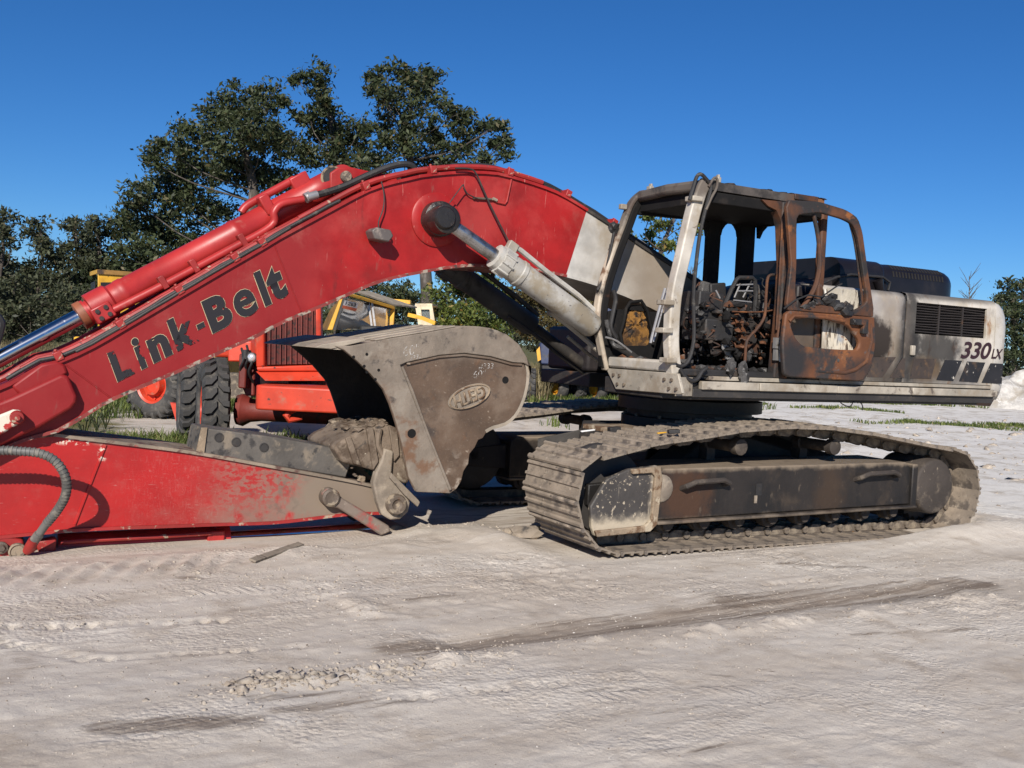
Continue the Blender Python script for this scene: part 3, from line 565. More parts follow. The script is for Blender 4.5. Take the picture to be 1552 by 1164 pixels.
# centre car body, cross legs and the slewing ring
mb = MB(); mb.prism([(-1.05, .50), (1.05, .50), (.95, .93), (-.95, .93)], -.62, .62)
for s1 in (-1, 1):
    for s2 in (-1, 1):
        mb.extrude([(s1 * .55, s2 * .55, .48), (s1 * 1.35, s2 * 1.02, .36), (s1 * 1.35, s2 * 1.02, .68), (s1 * .55, s2 * .55, .92)], (-s1 * .42, 0, 0))
mb.build('car_body', m_dark, EX, bevel=.015)
MB().lathe((0, 0, .93), (0, 0, 1), [(.72, 0), (.72, .10), (.66, .11), (.66, .17), (.76, .18), (.76, .30), (.5, .31)], 48).build('slewing_ring', m_dark, EX)
mb = MB()
for i in range(14):
    a = 2 * pi * i / 14; mb.cyl((.69 * cos(a), .69 * sin(a), 1.03), (.69 * cos(a), .69 * sin(a), 1.06), .022, 6)
mb.build('ring_bolts', m_pin, EX)
# long plate and small bracket lying between the tracks in front
MB().box(M3(-1.28, .58, .95), (.5, .62, .05)).build('front_plate', m_mud2, EX, bevel=.01)
# ------------------------------------------------------------------ upper structure
def px_prof(pts, w): return [U(x, y, w) for x, y in pts]
def loop_resample(pts, n, c):
    """points of a closed outline at n even angles round c (star-shaped outlines)"""
    P = np.array(list(pts) + [pts[0]], float); d = np.r_[0, np.cumsum(np.hypot(*np.diff(P, axis=0).T))]
    s = np.linspace(0, d[-1], 1600)[:-1]; x = np.interp(s, d, P[:, 0]); y = np.interp(s, d, P[:, 1]); a = np.arctan2(y - c[1], x - c[0]); out = []
    for k in range(n):
        t_ = -pi + 2 * pi * (k + .5) / n; i = np.argmin(np.abs((a - t_ + pi) % (2 * pi) - pi)); out.append((float(x[i]), float(y[i])))
    return out
def ring_plate(mb, outer, inner, w0, w1, n=56, c=None):
    if c is None: c = np.mean(np.array(inner), axis=0)
    o = loop_resample(outer, n, c); i = loop_resample(inner, n, c)
    vs = [M3(l, w1, z) for l, z in o] + [M3(l, w1, z) for l, z in i] + [M3(l, w0, z) for l, z in o] + [M3(l, w0, z) for l, z in i]; fs = []
    for k in range(n):
        j = (k + 1) % n
        fs += [(k, j, n + j, n + k), (2 * n + k, 3 * n + k, 3 * n + j, 2 * n + j), (k, 2 * n + k, 2 * n + j, j), (n + k, n + j, 3 * n + j, 3 * n + k)]
    mb.add(vs, fs); return mb
def text_mesh(txt, bold=.02, space=1.0, shear=0.0):
    cu = bpy.data.curves.new('lettering', 'FONT'); cu.body = txt; cu.offset = bold; cu.space_character = space; cu.shear = shear; cu.resolution_u = 4
    ob = bpy.data.objects.new('lettering', cu); COL.objects.link(ob); bpy.context.view_layer.update()
    me = bpy.data.meshes.new_from_object(ob.evaluated_get(bpy.context.evaluated_depsgraph_get()))
    bpy.data.objects.remove(ob); bpy.data.curves.remove(cu); return me
def place_text(txt, o, xv, yv, off, mat, parent, name='lettering', bold=.02, space=1.0, shear=0.0, box=None, thick=0.0):
    me = text_mesh(txt, bold, space, shear); co = np.zeros(len(me.vertices) * 3, np.float32); me.vertices.foreach_get('co', co); co = co.reshape(-1, 3)
    x0, y0, x1, y1 = box if box else (co[:, 0].min(), co[:, 1].min(), co[:, 0].max(), co[:, 1].max())
    o = np.array(o); xv = np.array(xv); yv = np.array(yv); off = np.array(off)
    P = o + off + ((co[:, :1] - x0) / (x1 - x0)) * xv + ((co[:, 1:2] - y0) / (y1 - y0)) * yv
    me.vertices.foreach_set('co', P.astype(np.float32).ravel()); me.update(); me.materials.clear(); me.materials.append(mat)
    ob = bpy.data.objects.new(name, me); COL.objects.link(ob); ob.parent = parent
    if thick:
        s = ob.modifiers.new('t', 'SOLIDIFY'); s.thickness = thick; s.offset = 0
    return ob, (x0, y0, x1, y1)

# deck
mb = MB(); plan = [(-1.40, .42), (-1.40, 1.30), (-1.20, 1.46), (2.75, 1.46), (2.75, -1.46), (-1.0, -1.46), (-1.0, -.45), (-.5, -.45), (-.5, .42)]
mb.extrude([M3(l, w, 1.30) for l, w in plan], (0, 0, .15)); deck = mb.build('deck_frame', m_dark, EX, bevel=.01)
# pale front plate with bolts, the corner and the long side rail
pl = [UL(x, y, -1.43) for x, y in ((918, 558), (1027, 566), (1034, 596), (1029, 598), (933, 590))]
fp = MB().extrude([M3(-1.43, w, z) for w, z in pl], (.03, 0, 0)).build('front_apron', m_pale, EX, bevel=.006)
mb = MB()
for (x, y) in ((930, 568), (939, 569), (936, 582), (946, 583), (1007, 575), (1018, 576), (1014, 589), (1025, 590)):
    w, z = UL(x, y, -1.435); mb.cyl(M3(-1.43, w, z), M3(-1.448, w, z), .016, 6)
mb.build('bolt_heads', m_pin, fp)
mb = MB(); c0 = UL(1028, 566, -1.43); c1 = U(1060, 570, 1.49)
mb.add([M3(-1.43, c0[0], 1.50), M3(-1.20, 1.49, 1.50), M3(-1.20, 1.49, 1.335), M3(-1.43, c0[0] - .03, 1.335), M3(-1.40, c0[0] - .02, 1.50), M3(-1.20, 1.44, 1.50), M3(-1.20, 1.44, 1.335), M3(-1.40, c0[0] - .05, 1.335)], [(0, 1, 2, 3), (4, 7, 6, 5), (0, 4, 5, 1), (3, 2, 6, 7), (1, 5, 6, 2), (0, 3, 7, 4)])
mb.build('corner_plate', m_pale, EX)
mb = MB(); mb.prism([(-1.20, 1.325), (2.95, 1.325), (2.95, 1.40), (-1.20, 1.40)], 1.462, 1.50); sk = mb.build('side_skirt', m_dark, EX, bevel=.005)
seg = [(-1.12, -.45), (-.445, .55), (.555, 1.62), (1.625, 2.98)]
for i, (a, b) in enumerate(seg):
    MB().prism([(a, 1.395), (b, 1.395), (b, 1.47), (a, 1.47)], 1.47, 1.53 + .004 * (i % 2)).build('step_rail', m_pale, EX, bevel=.008)
MB().prism([(-1.0, 1.478), (2.95, 1.478), (2.95, 1.515), (-1.0, 1.515)], 1.40, 1.475).build('top_rail', m_pale, EX, bevel=.006)
# bent sheet hanging off the tail corner
mb = MB(); mb.add([M3(2.3, 1.50, 1.40), M3(3.1, 1.46, 1.45), M3(3.42, 1.22, 1.50), M3(3.44, 1.15, 1.40), M3(3.2, 1.30, 1.28), M3(2.3, 1.46, 1.31)] + [M3(2.3, 1.40, 1.40), M3(3.1, 1.36, 1.42), M3(3.36, 1.15, 1.46), M3(3.36, 1.08, 1.40), M3(3.1, 1.2, 1.28), M3(2.3, 1.36, 1.31)],
    [(0, 1, 4, 5), (1, 2, 3, 4), (11, 10, 7, 6), (10, 9, 8, 7), (0, 6, 7, 1), (1, 7, 8, 2), (2, 8, 9, 3), (3, 9, 10, 4), (4, 10, 11, 5), (5, 11, 6, 0)])
mb.build('bent_skirt', m_burnt, EX)

# white body panels on the left side. rounded upper edge going inwards
def side_shell(l0, l1, wtop=1.15, z0=1.52, z1=2.43):
    sec = [(1.48, z0), (1.48, z1 - .10), (1.468, z1 - .05), (1.44, z1 - .015), (1.40, z1), (wtop, z1 + .015)]
    mb = MB(); n = len(sec); vs = []; L = np.linspace(l0, l1, 10)
    for l in L: vs += [M3(l, w, z) for w, z in sec]
    for i in range(len(L) - 1):
        for k in range(n - 1): mb_f = (i * n + k, i * n + k + 1, (i + 1) * n + k + 1, (i + 1) * n + k); fs_.append(mb_f)
    mb.add(vs, fs_); return mb
fs_ = []
p1_ = side_shell(.36, 1.49)
pA = p1_.build('side_panel', m_panel, EX); s = pA.modifiers.new('t', 'SOLIDIFY'); s.thickness = .02; s.offset = -1
# rear panel with the louvred opening: built round the hole
LV = px_prof([(1388, 453), (1497, 462), (1495, 514), (1392, 505)], 1.48)
lx0, lx1 = LV[0][0] + .02, LV[1][0]; lz0, lz1 = (LV[2][1] + LV[3][1]) / 2, 2.34
mb = MB()
def rect(l0, l1, z0, z1, w0=1.455, w1=1.48): mb.prism([(l0, z0), (l1, z0), (l1, z1), (l0, z1)], w0, w1)
PL0, PL1 = 1.515, 2.93
rect(PL0, lx0, 1.52, 2.343); rect(lx1, PL1, 1.52, 2.343); rect(lx0, lx1, 1.52, lz0); rect(lx0, lx1, lz1, 2.343)
sec = [(1.48, 2.343), (1.474, 2.39), (1.45, 2.425), (1.40, 2.437), (.98, 2.45)]; vs = []
for l in (PL0, PL1): vs += [M3(l, w, z) for w, z in sec]
n = len(sec); mb.add(vs, [(k, k + 1, n + k + 1, n + k) for k in range(n - 1)])
pB = mb.build('side_panel', m_panel, EX, recalc=True); pB['label'] = 'rear side panel with louvred opening and black numerals'
MB().prism([(1.488, 1.52), (1.517, 1.52), (1.517, 2.40), (1.488, 2.40)], 1.44, 1.472).build('panel_gap', m_soot, EX)
MB().prism([(lx0 - .02, lz0 - .02), (lx1 + .02, lz0 - .02), (lx1 + .02, lz1 + .02), (lx0 - .02, lz1 + .02)], 1.33, 1.36).build('radiator_core', m_char, pB)
cw_ = (lx1 - lx0) / 3; sl = None
for c in range(3):
    for r in range(12):
        z = lz0 + (lz1 - lz0) * (r + .5) / 12; l = lx0 + cw_ * (c + .5)
        if sl is None:
            sl = MB().box((0, 0, 0), (cw_ - .03, .045, .009)).build('louvre_slat', m_slat, pB); o = sl
        else: o = inst(sl, pB)
        o.location = M3(l, 1.445, z); o.rotation_euler = (radians(-32 + random.uniform(-5, 5)), random.uniform(-.02, .02) * (1 + r * .06), 0)
for c in (1, 2): MB().box(M3(lx0 + cw_ * c, 1.45, (lz0 + lz1) / 2), (.022, .03, lz1 - lz0 - .004)).build('louvre_bar', m_slat, pB)
a = U(1383, 531, 1.49); MB().box(M3(a[0], 1.492, a[1]), (.055, .03, .10)).build('panel_latch', m_pale, pB, bevel=.006)
# decal stripes and the numerals
def z7(x, y): return (x / 3.064 + 1160, y / 3.064 + 260)
for k, (pts, mt, par) in enumerate((([(500, 862), (607, 862), (545, 955), (472, 955)], m_stripe2, pA), ([(636, 868), (652, 868), (645, 958), (578, 958)], m_stripe2, pA), ([(690, 868), (795, 870), (770, 962), (672, 960)], m_stripe2, pB), ([(835, 875), (915, 878), (873, 973), (795, 968)], m_stripe, pB), ([(938, 882), (1022, 887), (985, 980), (900, 974)], m_stripe, pB), ([(1047, 890), (1105, 893), (1098, 986), (1005, 981)], m_stripe, pB))):
    q = [U(*z7(x, y), 1.485) for x, y in pts]
    MB().prism(q, 1.4815, 1.4845).build('decal_stripe', mt, par)
for txt, x0, y0, x1, y1, sp in (('330', 905, 868, 1046, 788, .95), ('LX', 1048, 868, 1100, 822, .95)):
    a = UP(*z7(x0, y0), 1.484); b = UP(*z7(x1, y0 + (4 if txt == '330' else 2)), 1.484); c = UP(*z7(x0, y1), 1.484)
    place_text(txt, a, b - a, Vector((0, 0, 1)) * (c.z - a.z), (0, -.003, 0), m_num, pB, 'numerals', .022, sp, .26)
# counterweight with a rounded tail
mb = MB(); cwz = [(1.36, .94), (1.44, .985), (1.52, 1.0), (2.16, 1.0), (2.27, .985), (2.35, .95), (2.41, .89), (2.44, .80)]
arc = [(2.945, 1.48), (3.08, 1.47), (3.20, 1.42), (3.30, 1.32), (3.37, 1.15), (3.43, .8), (3.47, .4), (3.48, 0), (3.47, -.4), (3.43, -.8), (3.37, -1.15), (3.30, -1.32), (3.20, -1.42), (3.08, -1.47), (2.945, -1.48)]
vs = []; n = len(arc); ctr = np.array((2.9, 0))
for z, k in cwz:
    for l, w in arc: vs.append(M3(2.945 + (l - 2.945) * (k if k > .99 else k * .985), w * (k + (1 - k) * .5), z))
fs = [(i * n + j, i * n + j + 1, (i + 1) * n + j + 1, (i + 1) * n + j) for i in range(len(cwz) - 1) for j in range(n - 1)]
fs += [tuple(range(n)), tuple(range((len(cwz) - 1) * n, len(cwz) * n))] + [tuple([i * n for i in range(len(cwz))]), tuple([i * n + n - 1 for i in range(len(cwz))])]
mb.add(vs, fs); mb.build('counterweight', m_cw, EX, smooth=45)
mb = MB().box(M3(2.0, 0, 1.48), (1.9, 2.7, .06)); mb.box(M3(2.15, .1, 1.95), (1.3, 1.9, .8)); mb.build('engine_block', m_soot, EX)
MB().box(M3(2.9, 0, 1.9), (.04, 2.8, .9)).build('rear_bulkhead', m_soot, EX)
# deck covers behind and beside the cab
MB().box(M3(1.0, -.10, 1.80), (1.0, 1.9, .56)).build('pump_cover', m_hoodburnt, EX, bevel=.03)
MB().box(M3(.0, -1.0, 1.70), (1.9, .84, .48)).build('fuel_tank', m_hoodburnt, EX, bevel=.04)
# black engine hood, in two lengths
def hood(l0, l1, zt, w0, w1, zb, rl0, rl1, name, mat):
    sec = []
    r = .14
    for (cw2, cz, a0, a1) in ((w1 - r, zt - r, 0, pi / 2), (w0 + r, zt - r, pi / 2, pi)):
        for a in np.linspace(a0, a1, 7): sec.append((cw2 + r * cos(a), cz + r * sin(a)))
    sec = [(w1, zb)] + sec + [(w0, zb)]
    st = []
    for k in np.linspace(0, 1, 7): st.append((l0 + rl0 * (1 - cos(k * pi / 2)) if rl0 else l0 + k * .01, 1 - rl0 * (1 - sin(k * pi / 2)) if rl0 else 1))
    for k in np.linspace(0, 1, 7): st.append((l1 - rl1 + rl1 * sin(k * pi / 2), 1 - rl1 * (1 - cos(k * pi / 2))))
    mb = MB(); n = len(sec); vs = []; wm = (w0 + w1) / 2
    for l, k in st:
        for w, z in sec: vs.append(M3(l, wm + (w - wm) * (1 - (1 - k) * .6), zb + (z - zb) * k))
    fs = [(i * n + j, i * n + j + 1, (i + 1) * n + j + 1, (i + 1) * n + j) for i in range(len(st) - 1) for j in range(n - 1)]
    fs += [tuple(range(n)), tuple(range((len(st) - 1) * n, len(st) * n))]
    mb.add(vs, fs); return mb.build(name, mat, EX, smooth=50)
h1 = hood(.95, 1.62, 2.77, -.42, 1.10, 2.44, 0, .05, 'engine_hood', m_hood)
h2 = hood(1.56, 2.80, 2.755, -.42, 1.085, 2.44, 0, .26, 'louvred_hood', m_hood)
MB().prism([(.48, 2.10), (1.20, 2.10), (1.20, 2.58), (.95, 2.56), (.48, 2.44)], -.25, 1.0).build('hood_front_cover', m_hoodburnt, EX, bevel=.02)
fin = None                                                                       # near-black bars on the hood, the shade of its slots put into their colour
for i in range(17):
    for row in range(3):
        l = 1.76 + i * .049 + row * .012; o = None; th_ = radians((14, 50, 84)[row])
        if fin is None: fin = MB().box((0, 0, 0), (.020, .062, .010)).build('hood_slot', layered('slot_shade', (.010, .009, .008), [((.09, .06, .04), 'n', (11, .60, .68), .8)], rough=.9), h2); o = fin
        else: o = inst(fin, h2)
        o.location = M3(l, .945 + .1365 * cos(th_), 2.615 + .1365 * sin(th_)); o.rotation_euler = (pi / 2 - th_, 0, 0)
MB().tube([UP(1246, 430, 1.12), UP(1268, 420, 1.12), UP(1290, 416, 1.12), UP(1338, 420, 1.12), UP(1349, 428, 1.12), UP(1346, 440, 1.12)], .014, 8).build('hood_rail', m_soot, EX)
MB().tube([UP(1330, 424, 1.12), UP(1334, 440, 1.12)], [.06, .045], 12).build('rail_foot', m_hood, EX)

# ------------------------------------------------------------------ cab shell
WN, WF = 1.43, .47
LR = .36                                                                         # rear wall
cabf = MB().box(M3(-.5, .95, 1.52), (1.74, .98, .05)).build('cab_floor', m_ash, EX)
pn = [(1022, 566), (1017, 520), (1021, 450), (1034, 390), (1049, 325), (1059, 292), (1066, 278)]
A_ = [UP(x, y, WN) for x, y in catmull(pn, 4)]
mb = MB(); mb.beam(A_, .115, .10, up=(-1, 0, 0)); pil = mb.build('front_pillar', m_cabwhite, EX, bevel=.035, seg=3)
pf = [(921, 561), (908, 490), (913, 440), (928, 390), (945, 345), (960, 308), (978, 291)]
B_ = [UP(x, y, WF) for x, y in catmull(pf, 4)]
MB().beam([p + Vector((-.025, 0, 0)) for p in B_], .045, .09, up=(-1, 0, 0)).build('front_pillar', m_cabpeel, EX, bevel=.015)
MB().beam([p + Vector((.04, 0, -.01)) for p in B_], .08, .075, up=(-1, 0, 0)).build('pillar_lining', m_char, EX, bevel=.015)
for k, (x, y) in enumerate(((948, 314), (905, 492))):                            # little lamp lugs on the far pillar
    p = UP(x, y, WF); MB().box(p + Vector((-.03, 0, 0)), (.07, .05, .05)).build('hinge_lug', m_pale, EX, bevel=.008)
for k, (x, y) in enumerate(((1012, 459), (1010, 501), (1016, 546), (1055, 303))):
    p = UP(x, y, WN); MB().box(p + Vector((-.04, -.02, 0)), (.11, .12, .045)).build('pillar_clamp', m_pale, pil, bevel=.008)
# sill under the windscreen
a0, a1 = B_[0], A_[0]
mb = MB(); mb.add([M3(-1.42, WF - .05, 1.535), M3(-1.42, WN - .02, 1.535), M3(-1.415, WN - .02, 1.64), M3(-1.435, WF - .04, 1.64), M3(-1.34, WF - .05, 1.535), M3(-1.34, WN - .02, 1.535), M3(-1.34, WN - .02, 1.64), M3(-1.34, WF - .04, 1.64)], [(0, 1, 2, 3), (4, 7, 6, 5), (0, 4, 5, 1), (3, 2, 6, 7), (1, 5, 6, 2), (0, 3, 7, 4)])
mb.build('windscreen_sill', m_cabwhite, EX, bevel=.025)
# front header and roof
MB().beam([M3(-1.15, WF + .0, 3.19), M3(-1.17, .95, 3.205), M3(-1.16, WN - .02, 3.19)], .10, .09).build('front_header', m_cabpeel, EX, bevel=.03)
mb = MB()
rz = lambda l, w: 3.235 + .030 * (1 - ((w - .95) / .5) ** 2) - .012 * max(0, (l + .2))
Lr = [-1.17, -1.12, -.9, -.5, -.1, .15, .30]; Wr = [WF - .02, .60, .80, 1.0, 1.2, 1.36, WN + .025]; vs = []; nn = len(Wr)
for l in Lr:
    for w in Wr: vs.append(M3(l, w, rz(l, w) - (.03 if l == -1.17 else 0)))
for l in Lr:
    for w in Wr: vs.append(M3(l, w, 3.16))
b = len(Lr) * nn; fs = []
for i in range(len(Lr) - 1):
    for j in range(nn - 1):
        q = i * nn + j; fs += [(q, q + 1, q + nn + 1, q + nn), (b + q, b + q + nn, b + q + nn + 1, b + q + 1)]
for i in range(len(Lr) - 1): fs += [(i * nn, (i + 1) * nn, b + (i + 1) * nn, b + i * nn), (i * nn + nn - 1, b + i * nn + nn - 1, b + (i + 1) * nn + nn - 1, (i + 1) * nn + nn - 1)]
for j in range(nn - 1): fs += [(j, b + j, b + j + 1, j + 1), ((len(Lr) - 1) * nn + j, (len(Lr) - 1) * nn + j + 1, b + (len(Lr) - 1) * nn + j + 1, b + (len(Lr) - 1) * nn + j)]
roof = mb.add(vs, fs).build('cab_roof', m_roof, EX, smooth=30)
MB().box(M3(-.42, .95, 3.10), (1.45, .90, .10)).build('roof_lining', m_char, EX)
MB().box(M3(-.42, WN - .02, 3.10), (1.42, .07, .10)).build('roof_rail', m_char, EX, bevel=.01)
a = U(1222, 297, WN + .03); MB().box(M3(a[0], WN + .015, a[1] - .02), (.30, .05, .055)).build('roof_gutter', m_burnt, roof, bevel=.008)
for (x, y, sx) in ((986, 276, .05), (1141, 272, .07), (1204, 284, .14), (1088, 265, .04)):
    w = WF + .05 if x == 986 else (1.0 if x != 1088 else 1.35); l, z = U(x, y, w); mb = MB().box(M3(l, w, 3.275), (sx, .06, .05)); mb.box(M3(l + sx * .1, w, 3.305), (sx * .45, .04, .04)); mb.build('roof_fitting', m_pale if x in (986, 1088) else m_burnt, roof, bevel=.006)
mb = MB(); r9 = random.Random(3)
for k_ in range(26):                                                            # flakes and curled sheet along the scorched roof edge
    l_ = r9.uniform(-1.1, .3); w_ = r9.choice((WN + .01, WN - .1, r9.uniform(WF, WN))); a_ = r9.uniform(.02, .07)
    mb.add(*lump(M3(l_, w_, 3.262 if w_ < WN - .05 else 3.236), a_ * .6, 1, 500 + k_, (1.6, 1.0, .35)))
mb.build('roof_flakes', m_soot, roof, smooth=0)['kind'] = 'stuff'
# right wall: window posts, top rail and the lower panel with its charred foam
wall_out = [(-1.50, 1.52), (-.12, 1.52), (-.12, 2.03), (-.20, 2.09), (-1.33, 2.10), (-1.50, 2.05)]
foam_px = [(951, 463), (972, 462), (978, 480), (984, 505), (983, 524), (938, 524), (941, 500), (948, 483)]
foam = px_prof(foam_px, WF)
mb = MB(); ring_plate(mb, rounded(wall_out, .05), rounded(foam, .05), WF - .04, WF + .02, 64); mb.build('right_wall', m_char, EX, bevel=.008)
fc = np.mean(np.array(foam), axis=0)
mb = MB(); NF = 13
ang = np.linspace(0, 2 * pi, 40, endpoint=False); ol = loop_resample(rounded(foam, .05), 40, fc); vs = [M3(fc[0], WF + .0, fc[1])]
for r in (.25, .5, .75, 1.02):
    for (l, z) in ol: vs.append(M3(fc[0] + (l - fc[0]) * r, WF - .02 + .03 * random.random() + .02 * (1 - r), fc[1] + (z - fc[1]) * r))
fs = [(0, 1 + k, 1 + (k + 1) % 40) for k in range(40)] + [(1 + i * 40 + k, 1 + i * 40 + (k + 1) % 40, 1 + (i + 1) * 40 + (k + 1) % 40, 1 + (i + 1) * 40 + k) for i in range(3) for k in range(40)]
mb.add(vs, fs).build('foam_padding', m_foam, EX)
MB().tube([UP(x, y, WF + .05) for x, y in ((944, 525), (940, 505), (946, 485), (949, 468), (955, 458), (972, 456), (981, 470), (988, 500), (990, 522))], .017, 8).build('wall_bead', m_char, EX)
def post(l0, l1, w, z0, z1, mat, name='window_post', d=.07, lean=0):
    return MB().prism([(l0, z0), (l1, z0), (l1 + lean, z1), (l0 + lean, z1)], w - d / 2, w + d / 2).build(name, mat, EX, bevel=.02, seg=3)
post(-.29, -.12, WF, 1.95, 3.12, m_char); post(.13, .34, WF, 1.5, 3.12, m_char)
MB().prism([(-.2, 1.52), (.15, 1.52), (.15, 2.10), (-.2, 2.10)], WF - .03, WF + .03).build('right_wall_rear', m_burnt, EX)
mb = MB()
win = rounded([(-1.42, 2.10), (-.30, 2.10), (-.30, 3.04), (-1.20, 3.04)], .10)
mb.prism([(-1.22, 3.02), (.34, 3.06), (.34, 3.14), (-1.22, 3.14)], WF - .03, WF + .03); mb.build('right_roof_rail', m_char, EX, bevel=.012)
for (l, z, dl) in ((-.12, 3.03, 1), (.13, 3.04, -1), (-.29, 3.01, -1)):           # rounded glass corners
    q = [(l, z + .03), (l + dl * .10, z + .03), (l + dl * .05, z - .005), (l + dl * .015, z - .05), (l, z - .11)]
    MB().prism(q, WF - .028, WF + .028).build('corner_gusset', m_char, EX)
# rear wall
MB().box(M3(LR, .95, 1.85), (.05, .96, .68)).build('rear_wall', m_burnt, EX, bevel=.01)
MB().box(M3(LR, .95, 3.09), (.06, .96, .09)).build('rear_header', m_char, EX, bevel=.01)
post(LR - .06, LR + .02, WN - .02, 1.5, 3.14, m_burnt, 'rear_pillar', .07)
q = [(.50, 3.05), (.62, 3.05), (.555, 3.0), (.515, 2.93)]
MB().extrude([M3(LR - .02, w, z) for w, z in q], (.05, 0, 0)).build('corner_gusset', m_char, EX)
# B pillar, lower left wall and door step
bp = [U(x, y, WN) for x, y in ((1181, 306), (1204, 306), (1203, 340), (1199, 400), (1193, 455), (1190, 500), (1188, 574), (1167, 573), (1172, 520), (1178, 460), (1181, 400), (1179, 340))]
bpil = MB().prism(bp, WN - .05, WN + .05).build('door_pillar', m_burnt, EX, bevel=.018, seg=3)
for wx in (1186, 1196): MB().tube([UP(wx, 330, WN + .055), UP(wx - 4, 420, WN + .055), UP(wx - 9, 500, WN + .055)], .012, 6).build('pillar_seam', m_burnt, bpil)
q = [(-.14, 3.15), (-.32, 3.13), (-.32, 3.09), (-.25, 3.03), (-.22, 2.95), (-.22, 2.85)]
MB().prism([U(x, y, WN) for x, y in ((1150, 303), (1181, 306), (1180, 345), (1177, 330), (1172, 319), (1160, 313))], WN - .045, WN + .04).build('corner_gusset', m_burnt, EX)
MB().prism([(-.16, 1.52), (LR, 1.52), (LR, 2.16), (-.16, 2.16)], WN - .05, WN - .01).build('lower_rear_wall', layered('heat_blued_steel', (.10, .075, .055), [((.17, .085, .035), 'n', (4, .5, .66), .8), ((.085, .09, .095), 'n', (3, .48, .6), .5)], rough=.5), EX)
MB().prism([(-1.36, 1.51), (-.1, 1.51), (-.1, 1.57), (-1.36, 1.575)], WN - .06, WN + .035).build('door_sill', m_soot, EX, bevel=.012)
hinge = None
for (x, y) in ((1178, 520), (1178, 538)):
    l, z = U(x, y, WN + .06); mb = MB().box(M3(l - .015, WN + .065, z), (.05, .04, .10)); mb.cyl(M3(l + .02, WN + .085, z - .06), M3(l + .02, WN + .085, z + .06), .018, 10); mb.box(M3(l + .055, WN + .07, z), (.05, .03, .10)); mb.build('hinge', m_bareal, bpil)

# ------------------------------------------------------------------ the open door, swung right back against the side
WD = 1.60
def dl(pts, r=.04): return rounded(px_prof(pts, WD), r)
outer = dl([(1189, 303), (1240, 306), (1280, 318), (1298, 330), (1305, 352), (1313, 410), (1322, 468), (1325, 520), (1319, 556), (1307, 578), (1186, 571), (1183, 520), (1190, 460), (1197, 400)], .05)
win_i = dl([(1205, 326), (1240, 322), (1275, 332), (1291, 340), (1298, 360), (1306, 412), (1313, 458), (1296, 470), (1240, 462), (1207, 470), (1203, 440), (1205, 400)], .05)
low_i = dl([(1195, 491), (1202, 483), (1250, 484), (1284, 494), (1292, 505), (1301, 518), (1297, 531), (1255, 529), (1215, 525), (1203, 513)], .05)
# upper half = ring round the window, lower half = ring round the cut-out, joined at the waist rail
waistL, waistR = U(1191, 475, WD), U(1322, 475, WD)
def split(outl, zcut, upper):
    P = np.array(outl); out = []
    for i in range(len(P)):
        a, b = P[i], P[(i + 1) % len(P)]
        ka = a[1] >= zcut if upper else a[1] <= zcut; kb = b[1] >= zcut if upper else b[1] <= zcut
        if ka: out.append(tuple(a))
        if ka != kb: t_ = (zcut - a[1]) / (b[1] - a[1]); out.append(tuple(a + (b - a) * t_))
    return out
ZC = min(p[1] for p in win_i) - .02
mb = MB(); ring_plate(mb, split(outer, ZC, False), low_i, WD - .025, WD + .025, 72)
door = mb.build('cab_door', m_door, EX, bevel=.014, seg=2, label='rust orange burnt cab door hanging wide open')
mb = MB(); ring_plate(mb, split(outer, ZC + .002, True), win_i, WD - .02, WD + .022, 72); mb.build('window_frame', m_burnt, door, bevel=.012)
MB().tube([UP(x, y, WD + .03) for x, y in ((1196, 487), (1203, 479), (1250, 481), (1280, 487))], .016, 8).build('door_rib', m_door, door)
MB().tube([UP(x, y, WD + .02) for x, y in ((1240, 563), (1280, 565), (1296, 560), (1312, 548), (1321, 515), (1319, 490))], [.012, .02, .022, .022, .02, .012], 8).build('door_bead', m_burnt, door)
MB().tube([UP(x, y, WD - .04) for x, y in catmull([(1287, 335), (1295, 365), (1303, 420), (1309, 470)], 3)], .013, 6).build('glass_channel', m_burnt, door)
MB().tube([UP(x, y, WD - .03) for x, y in catmull([(1233, 325), (1240, 360), (1242, 400), (1237, 430), (1226, 452), (1213, 470)], 3)], [.02] * 6 + [.024] * 10, 8).build('bent_bar', m_burnt, door)
a = U(1297, 488, WD + .03); mb = MB(); mb.box(M3(a[0], WD + .05, a[1]), (.16, .05, .06)); mb.box(M3(a[0] + .1, WD + .045, a[1] - .04), (.07, .05, .14)); mb.cyl(M3(a[0] - .06, WD + .03, a[1]), M3(a[0] - .06, WD + .09, a[1]), .022, 10); mb.build('door_lock', m_soot, door, bevel=.01)
mb = MB()
for i, (x, y, r) in enumerate(((1222, 466, .05), (1238, 458, .055), (1252, 455, .06), (1262, 458, .07), (1270, 466, .08), (1278, 473, .09), (1283, 467, .06), (1290, 474, .05), (1262, 449, .045), (1230, 462, .05), (1282, 461, .04))):
    mb.add(*lump(UP(x, y, WD + .0), r, 2, i, (1.2, .8, .7)))
mb.build('melted_trim', m_soot, door, smooth=0)
MB().tube([UP(x, y, WD + .03) for x, y in ((1188, 468), (1205, 455), (1225, 447), (1245, 450), (1268, 434), (1276, 430))], .008, 6).build('loose_wire', m_soot, door)
MB().cyl(UP(1270, 546, WD + .026), UP(1270, 546, WD + .03), .016, 10).build('door_hole', m_soot, door)
MB().prism(px_prof([(1253, 436), (1312, 441), (1316, 470), (1300, 540), (1253, 540)], 1.483), 1.4825, 1.487).build('blistered_patch', m_peel, pA)

